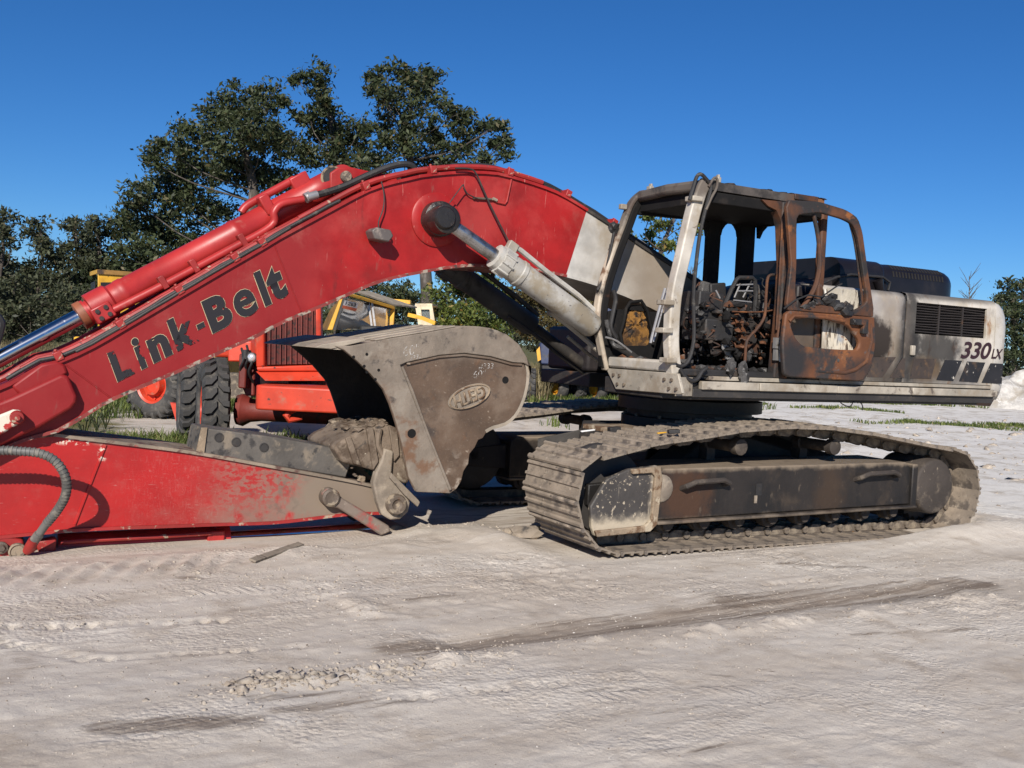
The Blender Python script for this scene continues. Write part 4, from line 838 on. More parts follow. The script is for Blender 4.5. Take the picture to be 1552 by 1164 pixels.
# ------------------------------------------------------------------ burnt-out inside of the cab
def tubes(name, w, pts, r, mat, par=EX, n=8, k=4): return MB().tube([UP(x, y, w) for x, y in catmull(pts, k)], r, n).build(name, mat, par)
seat = MB().tube([UP(x, y, .95) for x, y in [(1096, 468), (1108, 440), (1116, 424), (1120, 421), (1140, 421), (1144, 425), (1146, 445), (1143, 474)]], .022, 8).build('seat_frame', m_soot, EX)
for p, q in (((1113, 432), (1141, 431)), ((1112, 455), (1139, 458)), ((1118, 441), (1141, 441))): MB().tube([UP(*p, .95), UP(*q, .95)], .008, 6).build('seat_rod', m_bareal, seat)
for p, q in (((1122, 430), (1113, 451)), ((1136, 431), (1126, 451))): MB().tube([UP(*p, .94), UP(*q, .94)], .008, 6).build('seat_rod', m_bareal, seat)
MB().prism(px_prof([(1112, 478), (1135, 470), (1148, 490), (1150, 512), (1148, 532), (1128, 530), (1104, 526), (1103, 516), (1118, 510), (1120, 498)], 1.02), .98, 1.02).build('seat_bracket', m_door, EX, bevel=.006)
MB().prism(px_prof([(1112, 528), (1150, 520), (1152, 536), (1110, 538)], 1.10), .85, 1.10).build('seat_slide', m_door, EX, bevel=.006)
MB().prism(px_prof([(1094, 510), (1098, 506), (1101, 518), (1106, 528), (1110, 537), (1110, 546), (1101, 545), (1100, 536), (1095, 528)], 1.15), 1.13, 1.15).build('pedal_plate', m_bareal, EX, bevel=.004)
tubes('grab_bar', 1.33, [(1178, 417), (1168, 417), (1163, 424), (1161, 450), (1159, 478), (1150, 495), (1135, 512), (1131, 522), (1129, 548)], .014, m_burnt)
tubes('wiring', 1.30, [(1110, 472), (1135, 473), (1160, 472), (1180, 467), (1197, 455)], .007, m_burnt)
tubes('control_lever', 1.1, [(1085, 440), (1091, 452)], .009, m_bareal)
tubes('gas_strut', 1.0, [(1008, 437), (1001, 462), (990, 503), (986, 520)], .014, m_bareal)
tubes('gas_strut', .95, [(1011, 440), (1004, 468), (994, 505), (990, 518)], .011, m_bareal)
tubes('hose_bundle', .56, [(930, 440), (933, 455), (928, 480), (926, 497), (934, 512)], .022, m_rubber)
tubes('hose_bundle', .60, [(919, 485), (923, 505), (930, 522), (948, 528)], .020, m_ash)
tubes('wiper_arm', .62, [(918, 511), (935, 517), (957, 534)], .010, m_bareal)
for i, (x, y, w, sx, sy, sz, mt) in enumerate(((1062, 470, .95, .30, .3, .34, m_soot), (1072, 500, 1.0, .34, .35, .20, m_soot), (1085, 455, .62, .20, .1, .34, m_soot), (1070, 445, .60, .18, .08, .22, m_ash), (1100, 480, .80, .25, .3, .30, m_soot), (1150, 480, .85, .30, .4, .24, m_soot), (1160, 455, .60, .26, .1, .34, m_dark), (1165, 520, .9, .26, .5, .44, m_soot), (1062, 452, .53, .45, .04, .16, m_burnt), (1075, 480, .56, .5, .05, .22, m_burnt))):
    l, z = U(x, y, w); MB().box(M3(l, w, z), (sx, sy, sz), Matrix.Rotation(random.uniform(-.15, .15), 3, 'Y')).build('console_box', mt, EX, bevel=.015)
mb = MB(); rr = random.Random(5)
for i in range(420):                                                              # heap of melted controls, cables and castings
    x = rr.uniform(1040, 1172); y = rr.uniform(462, 548) ; w = rr.uniform(.6, 1.25); r = .012 + .05 * rr.random() ** 2
    mb.add(*lump(UP(x, y, w), r, 1, i, (rr.uniform(.6, 1.8), rr.uniform(.6, 1.4), rr.uniform(.4, 1.2))), mi=rr.choice((0, 0, 0, 5, 5, 5, 5, 1, 1, 2, 3)))
o = mb.build('melted_controls', [m_soot, m_burnt, m_ash, m_door, m_bareal, m_char], EX, smooth=0); o['kind'] = 'stuff'
mb = MB()
for i in range(60):
    x = rr.uniform(1045, 1170); y = rr.uniform(440, 535); w = rr.uniform(.6, 1.2); p = UP(x, y, w); q = [p]
    for k in range(4): q.append(q[-1] + Vector((rr.uniform(-.09, .09), rr.uniform(-.07, .07), rr.uniform(-.10, .07))))
    mb.tube([Vector(v) for v in catmull(q, 3)], rr.uniform(.003, .010), 5, mi=rr.choice((0, 0, 0, 1, 1)))
mb.build('burnt_cables', [m_soot, m_burnt, m_bareal], EX)['kind'] = 'stuff'
mb = MB()
for i in range(90):
    l = rr.uniform(-1.38, -.2); w = rr.uniform(.55, 1.40); r = rr.uniform(.015, .055)
    mb.add(*lump(M3(l, w, 1.56 + r * .5 + (.05 if l < -1.2 else 0)), r, 1, 300 + i, (1.3, 1.2, .6)), mi=rr.choice((0, 0, 1, 2)))
mb.build('floor_debris', [m_ash, m_soot, m_burnt], EX, smooth=0)['kind'] = 'stuff'
for i, (x, y) in enumerate(((1108, 556), (1125, 560), (1127, 572))): 
    mb = MB(); mb.add(*lump(UP(x, y, WN + .07), .085, 2, 900 + i, (.7, .4, 1.0))); mb.build('melted_drip', m_ash, EX, smooth=0)
# black hoses over the front pillar
tubes('drain_hose', WN + .05, [(1045, 303), (1051, 283), (1056, 268), (1062, 264), (1069, 270), (1077, 282), (1074, 300), (1066, 330), (1060, 360), (1055, 400), (1051, 450), (1052, 500), (1050, 525), (1043, 547), (1033, 555), (1025, 553)], .017, m_rubber)
tubes('drain_hose', WN + .08, [(1031, 560), (1038, 571), (1048, 577), (1057, 574), (1064, 563), (1072, 557)], .019, m_rubber)
tubes('wire_clip', WN + .06, [(1074, 283), (1082, 270), (1087, 272), (1086, 285), (1078, 300), (1070, 318)], .012, m_cabpeel)
tubes('windscreen_strut', WF + .02, [(931, 349), (925, 380), (916, 420), (905, 440)], .014, m_rubber)
a = UP(930, 345, WF + .02); mb = MB(); mb.add(*lump(a, .055, 2, 77)); mb.build('strut_mount', m_soot, EX, smooth=0)
MB().tube([UP(x, y, 1.46) for x, y in catmull([(1268, 602), (1276, 612), (1288, 616), (1295, 608), (1306, 612), (1307, 622)], 3)], .006, 6).build('hanging_wire', m_soot, EX)
# ------------------------------------------------------------------ boom, arm, bucket, cylinders
U_, UP_, M3_ = U, UP, M3
WO = -.13                                                   # the boom stands a little to the right of the swing centre
def U(x, y, w): return U_(x, y, w + WO)
def M3(l, w, z): return M3_(l, w + WO, z)
def UP(x, y, w): l, z = U(x, y, w); return M3(l, w, z)
WB = .35
def resamp(P, n):
    P = np.array(catmull(P, 6)); d = np.r_[0, np.cumsum(np.hypot(*np.diff(P, axis=0).T))]; s = np.linspace(0, d[-1], n); return [(float(np.interp(a, d, P[:, 0])), float(np.interp(a, d, P[:, 1]))) for a in s]
bt_red = px_prof([(-40, 606), (17, 583), (62, 556), (93, 549), (143, 526), (200, 493), (270, 452), (340, 411), (399, 377), (422, 363), (494, 324), (554, 292), (585, 281), (615, 274), (642, 268), (697, 263), (744, 264), (774, 270), (840, 292), (889, 320)], WB)
bb_red = px_prof([(-40, 700), (10, 675), (51, 660), (89, 650), (127, 628), (170, 603), (280, 556), (348, 525), (385, 509), (422, 489), (505, 454), (574, 425), (642, 410), (692, 402), (738, 401), (812, 408), (858, 417)], WB)
bt_wh = px_prof([(889, 320), (931, 347), (972, 375), (1019, 405), (1085, 448)], WB); bb_wh = px_prof([(858, 417), (903, 430), (960, 452), (1020, 482), (1075, 520)], WB)
T1, B1 = resamp(bt_red, 46), resamp(bb_red, 46)
T2, B2 = resamp(bt_wh, 12), resamp(bb_wh, 12)
boom = MB().strip(T1, B1, -WB, WB).build('boom', m_boom, EX, smooth=40); boom['label'] = 'red box section boom with peeling black lettering'
MB().strip(T2, B2, -WB, WB).build('boom_foot', m_boomwhite, EX, smooth=40)
def offs(P, d): 
    out = []
    for i in range(len(P)):
        a = np.array(P[max(i - 1, 0)]); b = np.array(P[min(i + 1, len(P) - 1)]); t_ = (b - a) / np.linalg.norm(b - a); out.append((P[i][0] - t_[1] * d, P[i][1] + t_[0] * d))
    return out
MB().strip(offs(T1, .022), offs(T1, -.004), -WB - .02, WB + .022).build('top_flange', m_boom, EX, smooth=40)
MB().strip(offs(T2, .022), offs(T2, -.004), -WB - .02, WB + .022).build('top_flange', m_dark, EX, smooth=40)
MB().strip(offs(B2, .004), offs(B2, -.022), -WB - .02, WB + .022).build('bottom_flange', m_boomwhite, EX, smooth=40)
MB().strip(offs(B1, .004), offs(B1, -.022), -WB - .02, WB + .022).build('bottom_flange', layered('scuffed_flange', (.20, .03, .025), [((.30, .25, .2), 'n', (14, .52, .6), .8), (DARKST, 'n', (8, .55, .65), .7)]), EX, smooth=40)
for (p, q) in (((100, 553), (168, 603)), ((416, 372), (456, 472))):                        # weld seams
    a = UP(*p, WB + .002); b = UP(*q, WB + .002); MB().tube([a, b], .006, 6).build('weld_seam', m_boom, boom)
# raised box at the boom nose and its pin
nose = px_prof([(-60, 618), (0, 609), (18, 602), (93, 567), (104, 570), (117, 600), (116, 610), (108, 620), (60, 648), (0, 676), (-60, 700)], WB + .10)
MB().prism(nose, WB, WB + .10).build('nose_plate', m_boom, EX, bevel=.025, seg=3)
MB().prism(px_prof([(17, 585), (62, 552), (86, 547), (98, 552), (104, 566), (80, 580), (30, 600)], WB + .03), WB - .02, WB + .03).build('nose_hump', m_boom, EX, bevel=.02)
a = U(26, 633, WB + .2); MB().lathe(M3(a[0], WB + .10, a[1]), (0, -1, 0), [(.05, 0), (.05, .10), (.042, .112), (.022, .113), (.022, .135), (.018, .14)], 20).build('nose_pin', m_redpipe, EX)
mpe = layered('peeling_red_and_cream', (.38, .03, .025), [(CREAM, 'n', (9, .50, .54), .7), (DARKST, 'n', (12, .66, .7), .7)], rough=.5)
MB().prism(px_prof([(32, 622), (35, 633), (30, 642), (0, 660), (-60, 690), (-60, 650), (0, 629), (20, 621)], WB + .17), WB + .12, WB + .17).build('nose_link', mpe, EX, bevel=.015)
# lettering
def lbase(x): return (x, 578 - (x - 180) * .508)
for ch, x0, x1, h0, h1, worn in (('L', 178, 204, 0, 1, 1), ('i', 214, 224, 0, 1.02, 1), ('n', 233, 262, 0, .76, 0), ('k', 269, 302, 0, 1, 1), ('-', 305, 316, .30, .45, 0), ('B', 322, 356, 0, 1, 0), ('e', 362, 393, -.02, .76, 0), ('l', 402, 412, 0, 1, 0), ('t', 414, 438, 0, .93, 0)):
    def at(x, h): bx, by = lbase(x); g_ = 1 + (x - 178) / 145 * .11; return UP(bx - 16 * h * g_, by - 43.5 * h * g_, WB)
    o_ = at(x0, h0); xv = at(x1, h0) - o_; yv = at(x0, h1) - o_
    _, bx_ = place_text(ch, o_, xv, yv, (0, -.0075, 0), m_letterworn if worn else m_letter, boom, 'lettering', {'i': .03, 'l': .03, 'e': .026}.get(ch, .05))
    place_text(ch, o_, xv, yv, (0, -.0045, 0), m_lineworn if worn else m_letterline, boom, 'lettering_outline', {'i': .04, 'l': .04, 'e': .034}.get(ch, .06), box=bx_)
# big pin boss on the boom side
pc = U(662, 333, WB + .02)
ms = MB().lathe(M3(pc[0], WB - .02, pc[1]), (0, -1, 0), [(.24, 0), (.24, .035), (.225, .045), (.17, .05)], 40).build('boss_ring', m_boom, EX, smooth=30)
MB().lathe(M3(pc[0], WB + .02, pc[1]), (0, -1, 0), [(.16, 0), (.155, .10), (.13, .115), (.11, .12)], 30).build('boss_seal', m_grease, EX)
WCy = .58
pc2 = U(675, 330, WCy + .1)
MB().lathe(M3(pc2[0], WB, pc2[1]), (0, -1, 0), [(.10, 0), (.10, .33), (.085, .35), (.03, .352)], 26).build('boom_pin', m_grease, EX)
# boom lift cylinders: the near one pale grey, the far one with its shade put into a darker paint
for side in (1, -1):
    w = WCy
    q = [UP(x, y, w) for x, y in ((672, 333), (752, 389), (770, 400), (900, 496), (940, 528), (985, 562))]
    if side < 0: q = [Vector((p.x, -p.y - 2 * WO, p.z)) for p in q]
    ax = (q[3] - q[1]).normalized(); base = Vector(q[1]); L = (q[3] - q[1]).length
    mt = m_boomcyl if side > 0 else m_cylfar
    MB().cyl(q[0], base + ax * .05, .062, 24).build('lift_rod', m_rod2, EX)
    MB().lathe(q[0] + Vector((0, .09 * 1, 0)), (0, -1, 0), [(.10, 0), (.125, .01), (.125, .17), (.10, .18)], 24).build('rod_eye', m_grease, EX)
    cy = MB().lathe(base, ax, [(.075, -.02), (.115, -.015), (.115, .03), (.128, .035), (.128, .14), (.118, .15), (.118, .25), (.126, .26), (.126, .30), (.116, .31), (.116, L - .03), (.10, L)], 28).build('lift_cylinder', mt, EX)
    mb = MB()
    for k in range(10):
        an = 2 * pi * k / 10; e1 = ax.cross(Vector((0, 1, 0))).normalized(); e2 = ax.cross(e1); c = base + e1 * (.125 * cos(an)) + e2 * (.125 * sin(an)); mb.cyl(c + ax * .03, c + ax * .15, .014, 6)
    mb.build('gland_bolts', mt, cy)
    MB().cyl(q[3], q[5], .055, 16).build('cylinder_eye', m_dark, EX)
    up_ = ax.cross(Vector((0, 1, 0))).normalized(); up_ = up_ if up_.z > 0 else -up_
    pb = base + ax * .09 + up_ * .13
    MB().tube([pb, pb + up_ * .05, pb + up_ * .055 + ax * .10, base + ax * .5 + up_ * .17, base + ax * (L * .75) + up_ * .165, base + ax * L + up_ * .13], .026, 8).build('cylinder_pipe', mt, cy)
    MB().box(pb + up_ * .03, (.10, .07, .09), ax.to_track_quat('X', 'Z').to_matrix()).build('port_block', m_pale, cy, bevel=.008)
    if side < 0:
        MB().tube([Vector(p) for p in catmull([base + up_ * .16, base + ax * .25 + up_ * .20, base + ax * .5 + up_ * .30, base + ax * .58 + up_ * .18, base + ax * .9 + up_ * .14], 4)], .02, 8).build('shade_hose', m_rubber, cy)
# thin pale pipe below the near lift cylinder
tubes('return_pipe', .45, [(832, 477), (838, 476), (870, 500), (905, 530), (925, 545)], .026, m_pale)
tubes('return_pipe', .15, [(860, 510), (890, 535), (915, 553)], .018, m_pale)
tubes('lower_pipe', -.45, [(770, 480), (810, 507), (850, 540), (905, 580)], .022, m_dark)
# hoses and tubes along the boom top
allT = T1 + T2[1:]
def along(d, w, i0, i1, r, mat, name, jit=0.0, parent=EX):
    P = offs(allT, d)[i0:i1]; return MB().tube([M3(l, w, z + (random.uniform(-jit, jit))) for l, z in P], r, 8).build(name, mat, parent)
n1_ = len(T1)
along(.055, .29, 3, 24, .024, m_redpipe, 'boom_pipe', .003); along(.065, .29, 22, n1_ - 4, .026, m_redpipe, 'boom_pipe')
along(.06, .20, 0, 30, .024, m_redpipe, 'boom_pipe', .003); along(.045, .34, 2, 26, .016, m_rubber, 'boom_hose', .006); along(.035, .37, 6, 22, .012, m_dark, 'boom_hose', .006)
along(.06, -.20, 0, n1_, .024, m_redpipe, 'boom_pipe'); along(.055, -.29, 0, n1_, .024, m_redpipe, 'boom_pipe')
along(.045, .25, 30, len(allT), .03, m_rubber, 'boom_hose', .004); along(.045, .15, 30, len(allT), .03, m_rubber, 'boom_hose', .004); along(.09, .20, 34, len(allT), .026, m_rubber, 'boom_hose', .005)
clamp = None
for i in (5, 9, 13, 17, 19, 27, 32, 38, 43, 47):
    l, z = offs(allT, .05)[i]; mb = MB(); mb.box((0, 0, 0), (.06, .24, .07)); mb.cyl((0, -.06, .03), (0, -.06, .055), .014, 6)
    if clamp is None: clamp = mb.build('pipe_clamp', m_redpipe, EX, bevel=.006); o = clamp
    else: o = inst(clamp, EX)
    a_ = np.array(allT[i + 1]) - np.array(allT[i]); o.location = M3(l, .26, z); o.rotation_euler = (0, -atan2(a_[1], a_[0]), 0)
# arm cylinder lying on the boom
q = [UP(x, y, 0.0) for x, y in ((-140, 618), (128, 476), (150, 463), (516, 271))]
ax = (q[3] - q[1]).normalized(); Lc = (q[3] - q[1]).length; base = q[1]
MB().cyl(q[0], base + ax * .1, .062, 28).build('arm_cylinder_rod', m_chrome, EX)
ac = MB().lathe(base, ax, [(.07, -.02), (.105, -.015), (.105, .03), (.09, .032), (.09, .05), (.135, .055), (.135, .22), (.115, .24), (.115, .30), (.122, .31), (.122, .36), (.115, .37), (.115, Lc * .55), (.121, Lc * .55 + .01), (.121, Lc * .55 + .05), (.115, Lc * .55 + .06), (.115, Lc - .30), (.12, Lc - .29), (.12, Lc - .12), (.085, Lc - .07), (.085, Lc - .02)], 32).build('arm_cylinder', m_redcyl, EX)
MB().lathe(base - ax * .02, ax, [(.085, -.03), (.112, -.025), (.112, .03), (.085, .035)], 32).build('gland_ring', layered('ochre_ring', (.22, .07, .03), [((.10, .035, .02), 'n', (9, .48, .6), .7)]), ac)
up_ = ax.cross(Vector((0, 1, 0))).normalized(); up_ = up_ if up_.z > 0 else -up_
R3 = ax.to_track_quat('X', 'Z').to_matrix()
MB().box(base + ax * .11 - up_ * .05 + Vector((0, -.13, 0)), (.16, .08, .13), R3).build('port_block', m_redcyl, ac, bevel=.012)
mb = MB()
for i in range(2):
    for j in range(2): c = base + ax * (.075 + .07 * i) - up_ * (.02 + .06 * j) + Vector((0, -.172, 0)); mb.cyl(c, c + Vector((0, -.012, 0)), .018, 8)
mb.build('port_bolts', m_dark, ac)
MB().tube([Vector(p) for p in catmull([base + ax * .18 - up_ * .07 + Vector((0, -.13, 0)), base + ax * .6 - up_ * .08 + Vector((0, -.15, 0)), base + ax * 1.2 - up_ * .08 + Vector((0, -.15, 0)), base + ax * 1.62 - up_ * .07 + Vector((0, -.16, 0)), base + ax * 1.70 + up_ * .02 + Vector((0, -.17, 0)), base + ax * 1.80 + up_ * .05 + Vector((0, -.17, 0)), base + ax * 1.98 + up_ * .0 + Vector((0, -.17, 0))], 5)], .034, 10).build('cylinder_pipe', m_redcyl, ac)
fe = base + ax * 2.0 + Vector((0, -.17, 0)); MB().cyl(fe, fe + ax * .05, .045, 12).build('pipe_flange', m_bareal, ac)
for k in (.62, .9, 1.35): MB().box(base + ax * (Lc * .0 + k) - up_ * .06 + Vector((0, -.15, 0)), (.05, .09, .11), R3).build('pipe_clip', m_redpipe, ac, bevel=.006)
# upper elbow pipe with its bracket and the end lugs
MB().tube([Vector(p) for p in catmull([base + ax * 1.50 + up_ * .135, base + ax * 1.58 + up_ * .165, base + ax * 1.80 + up_ * .17, base + ax * 2.05 + up_ * .175], 4)], .034, 10).build('cylinder_pipe', m_redcyl, ac)
MB().box(base + ax * 1.70 + up_ * .10 + Vector((0, -.05, 0)), (.09, .16, .17), R3).build('pipe_bracket', m_redcyl, ac, bevel=.012)
MB().box(base + ax * 2.08 + up_ * .14, (.17, .10, .12), R3).build('port_block', m_redcyl, ac, bevel=.012)
e = q[3]; MB().lathe(e + Vector((0, .075, 0)), (0, -1, 0), [(.06, 0), (.115, .01), (.115, .15), (.06, .16)], 26).build('cylinder_eye', m_redcyl, EX)
MB().lathe(e + Vector((0, .16, 0)), (0, -1, 0), [(.05, 0), (.05, .32), (.04, .33)], 18).build('eye_pin', m_pin, EX)
lug = px_prof([(500, 262), (512, 254), (530, 253), (570, 262), (625, 268), (640, 272), (540, 305), (510, 300), (500, 285)], .12)
for (w0, w1) in ((.09, .13), (-.13, -.09)): MB().prism(lug, w0, w1).build('boom_lug', m_boom, EX, bevel=.012)
c_ = M3(U(505, 271, .1)[0], .10, U(505, 271, .1)[1]); MB().tube([c_ + Vector((.10 * cos(a), 0, .10 * sin(a))) for a in np.linspace(0, 2 * pi, 33)], .012, 6).build('eye_shim', layered('worn_shim', (.30, .22, .14), [(DARKST, 'n', (8, .5, .6), .7)]), EX)
MB().lathe(c_, (0, -1, 0), [(.095, 0), (.09, .012), (.05, .014)], 24).build('eye_face', m_dark, EX)
# black hose sweeping over the lugs
tubes('pressure_hose', .20, [(472, 297), (490, 293), (520, 283), (555, 267), (590, 253), (615, 249), (628, 255), (630, 268)], .030, m_rubber)
MB().cyl(UP(466, 299, .20), UP(481, 295, .20), .037, 12).build('hose_ferrule', m_bareal, EX)
# work lamp hung on its wire
l, z = U(575, 357, WB + .12); mb = MB(); pr_ = [(-.10, .03), (-.06, .06), (.07, .05), (.10, .0), (.06, -.055), (-.07, -.04)]
MB().prism([(l + a, z + b) for a, b in pr_], WB + .03, WB + .20).build('work_lamp', m_lampgrey, EX, bevel=.012)
tubes('lamp_wire', WB + .05, [(578, 275), (582, 295), (581, 315), (574, 335), (574, 347)], .006, m_dark)
tubes('lamp_bracket', WB + .06, [(585, 349), (591, 356), (588, 362)], .010, m_dark)
tubes('grease_wire', WB + .10, [(681, 308), (700, 282), (703, 281)], .005, m_dark); tubes('grease_wire', WB + .03, [(702, 281), (708, 293), (719, 299), (724, 301)], .006, m_dark)
MB().tube([UP(717, 300, WB + .02), UP(745, 302, WB + .02)], .011, 8).build('grease_fitting', m_pin, EX)
MB().cyl(UP(747, 301, WB + .02), UP(753, 304, WB + .02), .016, 8).build('grease_valve', m_pale, EX)
MB().tube([UP(x, y, WB + .012) for x, y in ((752, 306), (765, 309), (768, 305), (775, 272))], .010, 8).build('grease_pipe', m_boom, EX)
tubes('lift_hose', WB + .06, [(690, 255), (712, 256), (722, 264), (738, 300), (755, 335), (774, 372)], .008, m_dark)

# ------------------------------------------------------------------ arm
WA = .28
at = px_prof([(-190, 620), (-120, 600), (-60, 640), (0, 664), (91, 660), (102, 663), (200, 675), (297, 688), (420, 710), (524, 729), (566, 738), (590, 745)], WA)
ab = px_prof([(-200, 815), (-140, 822), (-60, 817), (0, 812), (82, 804), (160, 799), (247, 796), (330, 793), (420, 790), (514, 779), (566, 776), (595, 778)], WA)
AT, AB = resamp(at, 30), resamp(ab, 30)
arm = MB().strip(AT, AB, -WA, WA).build('arm', m_arm, EX, smooth=40); arm['label'] = 'red arm lying on the ground, scraped to bare dirty metal'
m_fl = layered('dirty_flange', (.22, .175, .13), [((.10, .05, .04), 'n', (9, .5, .64), .8), ((.3, .03, .025), 'n', (6, .6, .7), .6)], rough=.8, bump=(20, .3))
MB().strip(offs(AT, .020)[3:], offs(AT, -.004)[3:], -WA - .02, WA + .025).build('arm_top_flange', m_fl, EX)
MB().strip(offs(AB, .004)[3:], offs(AB, -.02)[3:], -WA - .02, WA + .025).build('arm_bottom_flange', m_redpipe, EX)
for (p, q) in (((160, 674), (113, 795)),): MB().tube([UP(*p, WA + .003), UP(*q, WA + .003)], .012, 6).build('weld_seam', m_arm, arm)
MB().lathe(M3(AT[-1][0] + .0, WA + .03, (AT[-1][1] + AB[-1][1]) / 2), (0, 1, 0), [(.10, 0), (.12, .01), (.12, .61), (.10, .62)], 24).build('arm_tip_tube', m_mud, EX)
# folded thumb plate along the arm
tp = px_prof([(305, 648), (420, 663), (527, 683), (531, 704), (524, 724), (297, 686)], .24)
th = MB().prism(tp, -.18, .24).build('thumb_plate', layered('dark_scaled_plate', (.095, .085, .074), [((.20, .165, .125), 'n', (5, .52, .66), .85), ((.035, .032, .03), 'n', (7, .54, .64), .6), ((.30, .24, .17), 'n', (14, .66, .72), .9)], rough=.7, bump=(24, .35, .3)), EX, bevel=.010)
for (x, y) in ((332, 663), (358, 670), (400, 678)):
    l, z = U(x, y, .24); MB().lathe(M3(l, .238, z), (0, -1, 0), [(.040, 0), (.040, .007), (.032, .008), (.030, .003), (.0, .003)], 20).build('bolt_hole', m_dark, th)
MB().prism(px_prof([(297, 686), (305, 648), (314, 648), (309, 688)], .25), .24, .258).build('thumb_end', m_mud2, th)
mb = MB(); l, z = U(518, 692, .26); mb.add(*lump(M3(l, .25, z), .05, 2, 5, (1, .5, .8))); l, z = U(548, 727, .24); mb.add(*lump(M3(l, .22, z), .04, 2, 6)); mb.build('mud_cake', m_mud2, th, smooth=0)
# bucket cylinder under the arm
q = [UP(x, y, 0.0) for x, y in ((20, 832), (95, 828), (345, 815), (545, 803), (585, 800))]
bc = MB().lathe(q[1], q[2] - q[1], [(.05, -.05), (.10, -.04), (.105, 0), (.105, (q[2] - q[1]).length - .12), (.12, (q[2] - q[1]).length - .11), (.12, (q[2] - q[1]).length), (.07, (q[2] - q[1]).length + .005)], 28).build('bucket_cylinder', m_redcyl, EX)
MB().cyl(q[2], q[4], .052, 22).build('bucket_cylinder_rod', m_chrome, EX)
MB().tube([UP(x, y, .16) for x, y in ((92, 822), (130, 819), (230, 814), (320, 808))], .018, 8).build('cylinder_pipe', m_redpipe, bc)
MB().box(UP(326, 812, .10), (.14, .10, .10)).build('port_block', m_redcyl, bc, bevel=.012)
for w in (.12, .30): MB().prism(px_prof([(-40, 815), (10, 812), (35, 818), (38, 835), (20, 850), (-10, 845), (-40, 838)], w), w - .035, w).build('cylinder_lug', m_redpipe, EX, bevel=.015)
l, z = U(26, 835, .30); MB().lathe(M3(l, -.2, z), (0, -1, 0), [(.05, 0), (.062, .01), (.062, .52), (.05, .535), (.045, .525), (.0, .525)], 20).build('cylinder_pin', m_pin, EX)
l, z = U(2, 830, .31); MB().lathe(M3(l, .28, z), (0, -1, 0), [(.045, 0), (.045, .05), (.03, .055), (.02, .075)], 14).build('lug_bolt', m_pin, EX)
MB().prism(px_prof([(52, 822), (80, 815), (86, 816), (84, 838), (60, 840)], .22), .14, .22).build('hose_bracket', m_redpipe, EX, bevel=.012)
# spiral wrapped hose and its fitting
hp = [UP(x, y, w) for x, y, w in catmull([(-60, 690, .58), (0, 683, .64), (30, 684, .68), (60, 687, .71), (84, 699, .72), (99, 722, .71), (100, 748, .66), (88, 772, .57), (68, 797, .46), (54, 818, .40)], 6)]
hs = MB().tube(hp, .030, 12).build('spiral_hose', m_hosegrey, EX)
mb = MB(); P_ = np.array([list(p) for p in hp]); d = np.r_[0, np.cumsum(np.linalg.norm(np.diff(P_, axis=0), axis=1))]
for s_ in np.arange(.02, d[-1] - .16, .028):
    c = Vector([float(np.interp(s_, d, P_[:, k])) for k in range(3)]); c2 = Vector([float(np.interp(s_ + .012, d, P_[:, k])) for k in range(3)]); mb.tube([c, c2], .0345, 12)
o = mb.build('hose_coils', m_hosegrey, hs)
MB().cyl(hp[-4], UP(50, 822, .38), .036, 12).build('hose_collar', m_hosegrey, hs)
MB().tube([UP(51, 818, .40), UP(46, 830, .36), UP(40, 836, .33)], [.036, .044, .03], 12).build('hose_elbow', m_redpipe, hs)

# ------------------------------------------------------------------ bucket
WK = .76
top_px = [(505, 524), (530, 524), (569, 517), (595, 512), (646, 504), (690, 496), (711, 494), (740, 497), (765, 506), (785, 522), (797, 542), (802, 565), (800, 588), (793, 612), (782, 632), (766, 645), (748, 650), (737, 656)]
back_px = [(732, 664), (725, 667), (720, 678), (712, 688), (710, 703), (703, 714), (699, 730), (692, 741), (682, 748)]
open_px = [(630, 745), (618, 722), (608, 672), (599, 640), (590, 612), (580, 590), (560, 566), (540, 547), (520, 530)]
full = px_prof(top_px + back_px + open_px, WK)
bk = MB().prism(full, WK - .03, WK).build('bucket', m_bucket, EX, bevel=.006, label='heavy worn digging bucket turned upside down')
MB().prism(full, -WK, -WK + .03).build('bucket_side', m_bucketin, bk)
band = px_prof(top_px[:12] + [(802, 556), (792, 550), (775, 549), (742, 540), (702, 535), (665, 538), (614, 549), (605, 553), (681, 747)] + open_px, WK)
MB().prism(band, WK, WK + .026).build('wear_band', m_bucketband, bk, bevel=.006)
MB().tube([UP(x, y, WK + .012) for x, y in ((609, 556), (624, 592), (647, 655), (665, 700), (682, 742))], .017, 6).build('weld_seam', m_bucketband, bk)
MB().tube([UP(x, y, WK + .010) for x, y in ((616, 552), (665, 541), (702, 538), (742, 543), (775, 552), (790, 553))], .012, 6).build('weld_seam', m_bucket, bk)
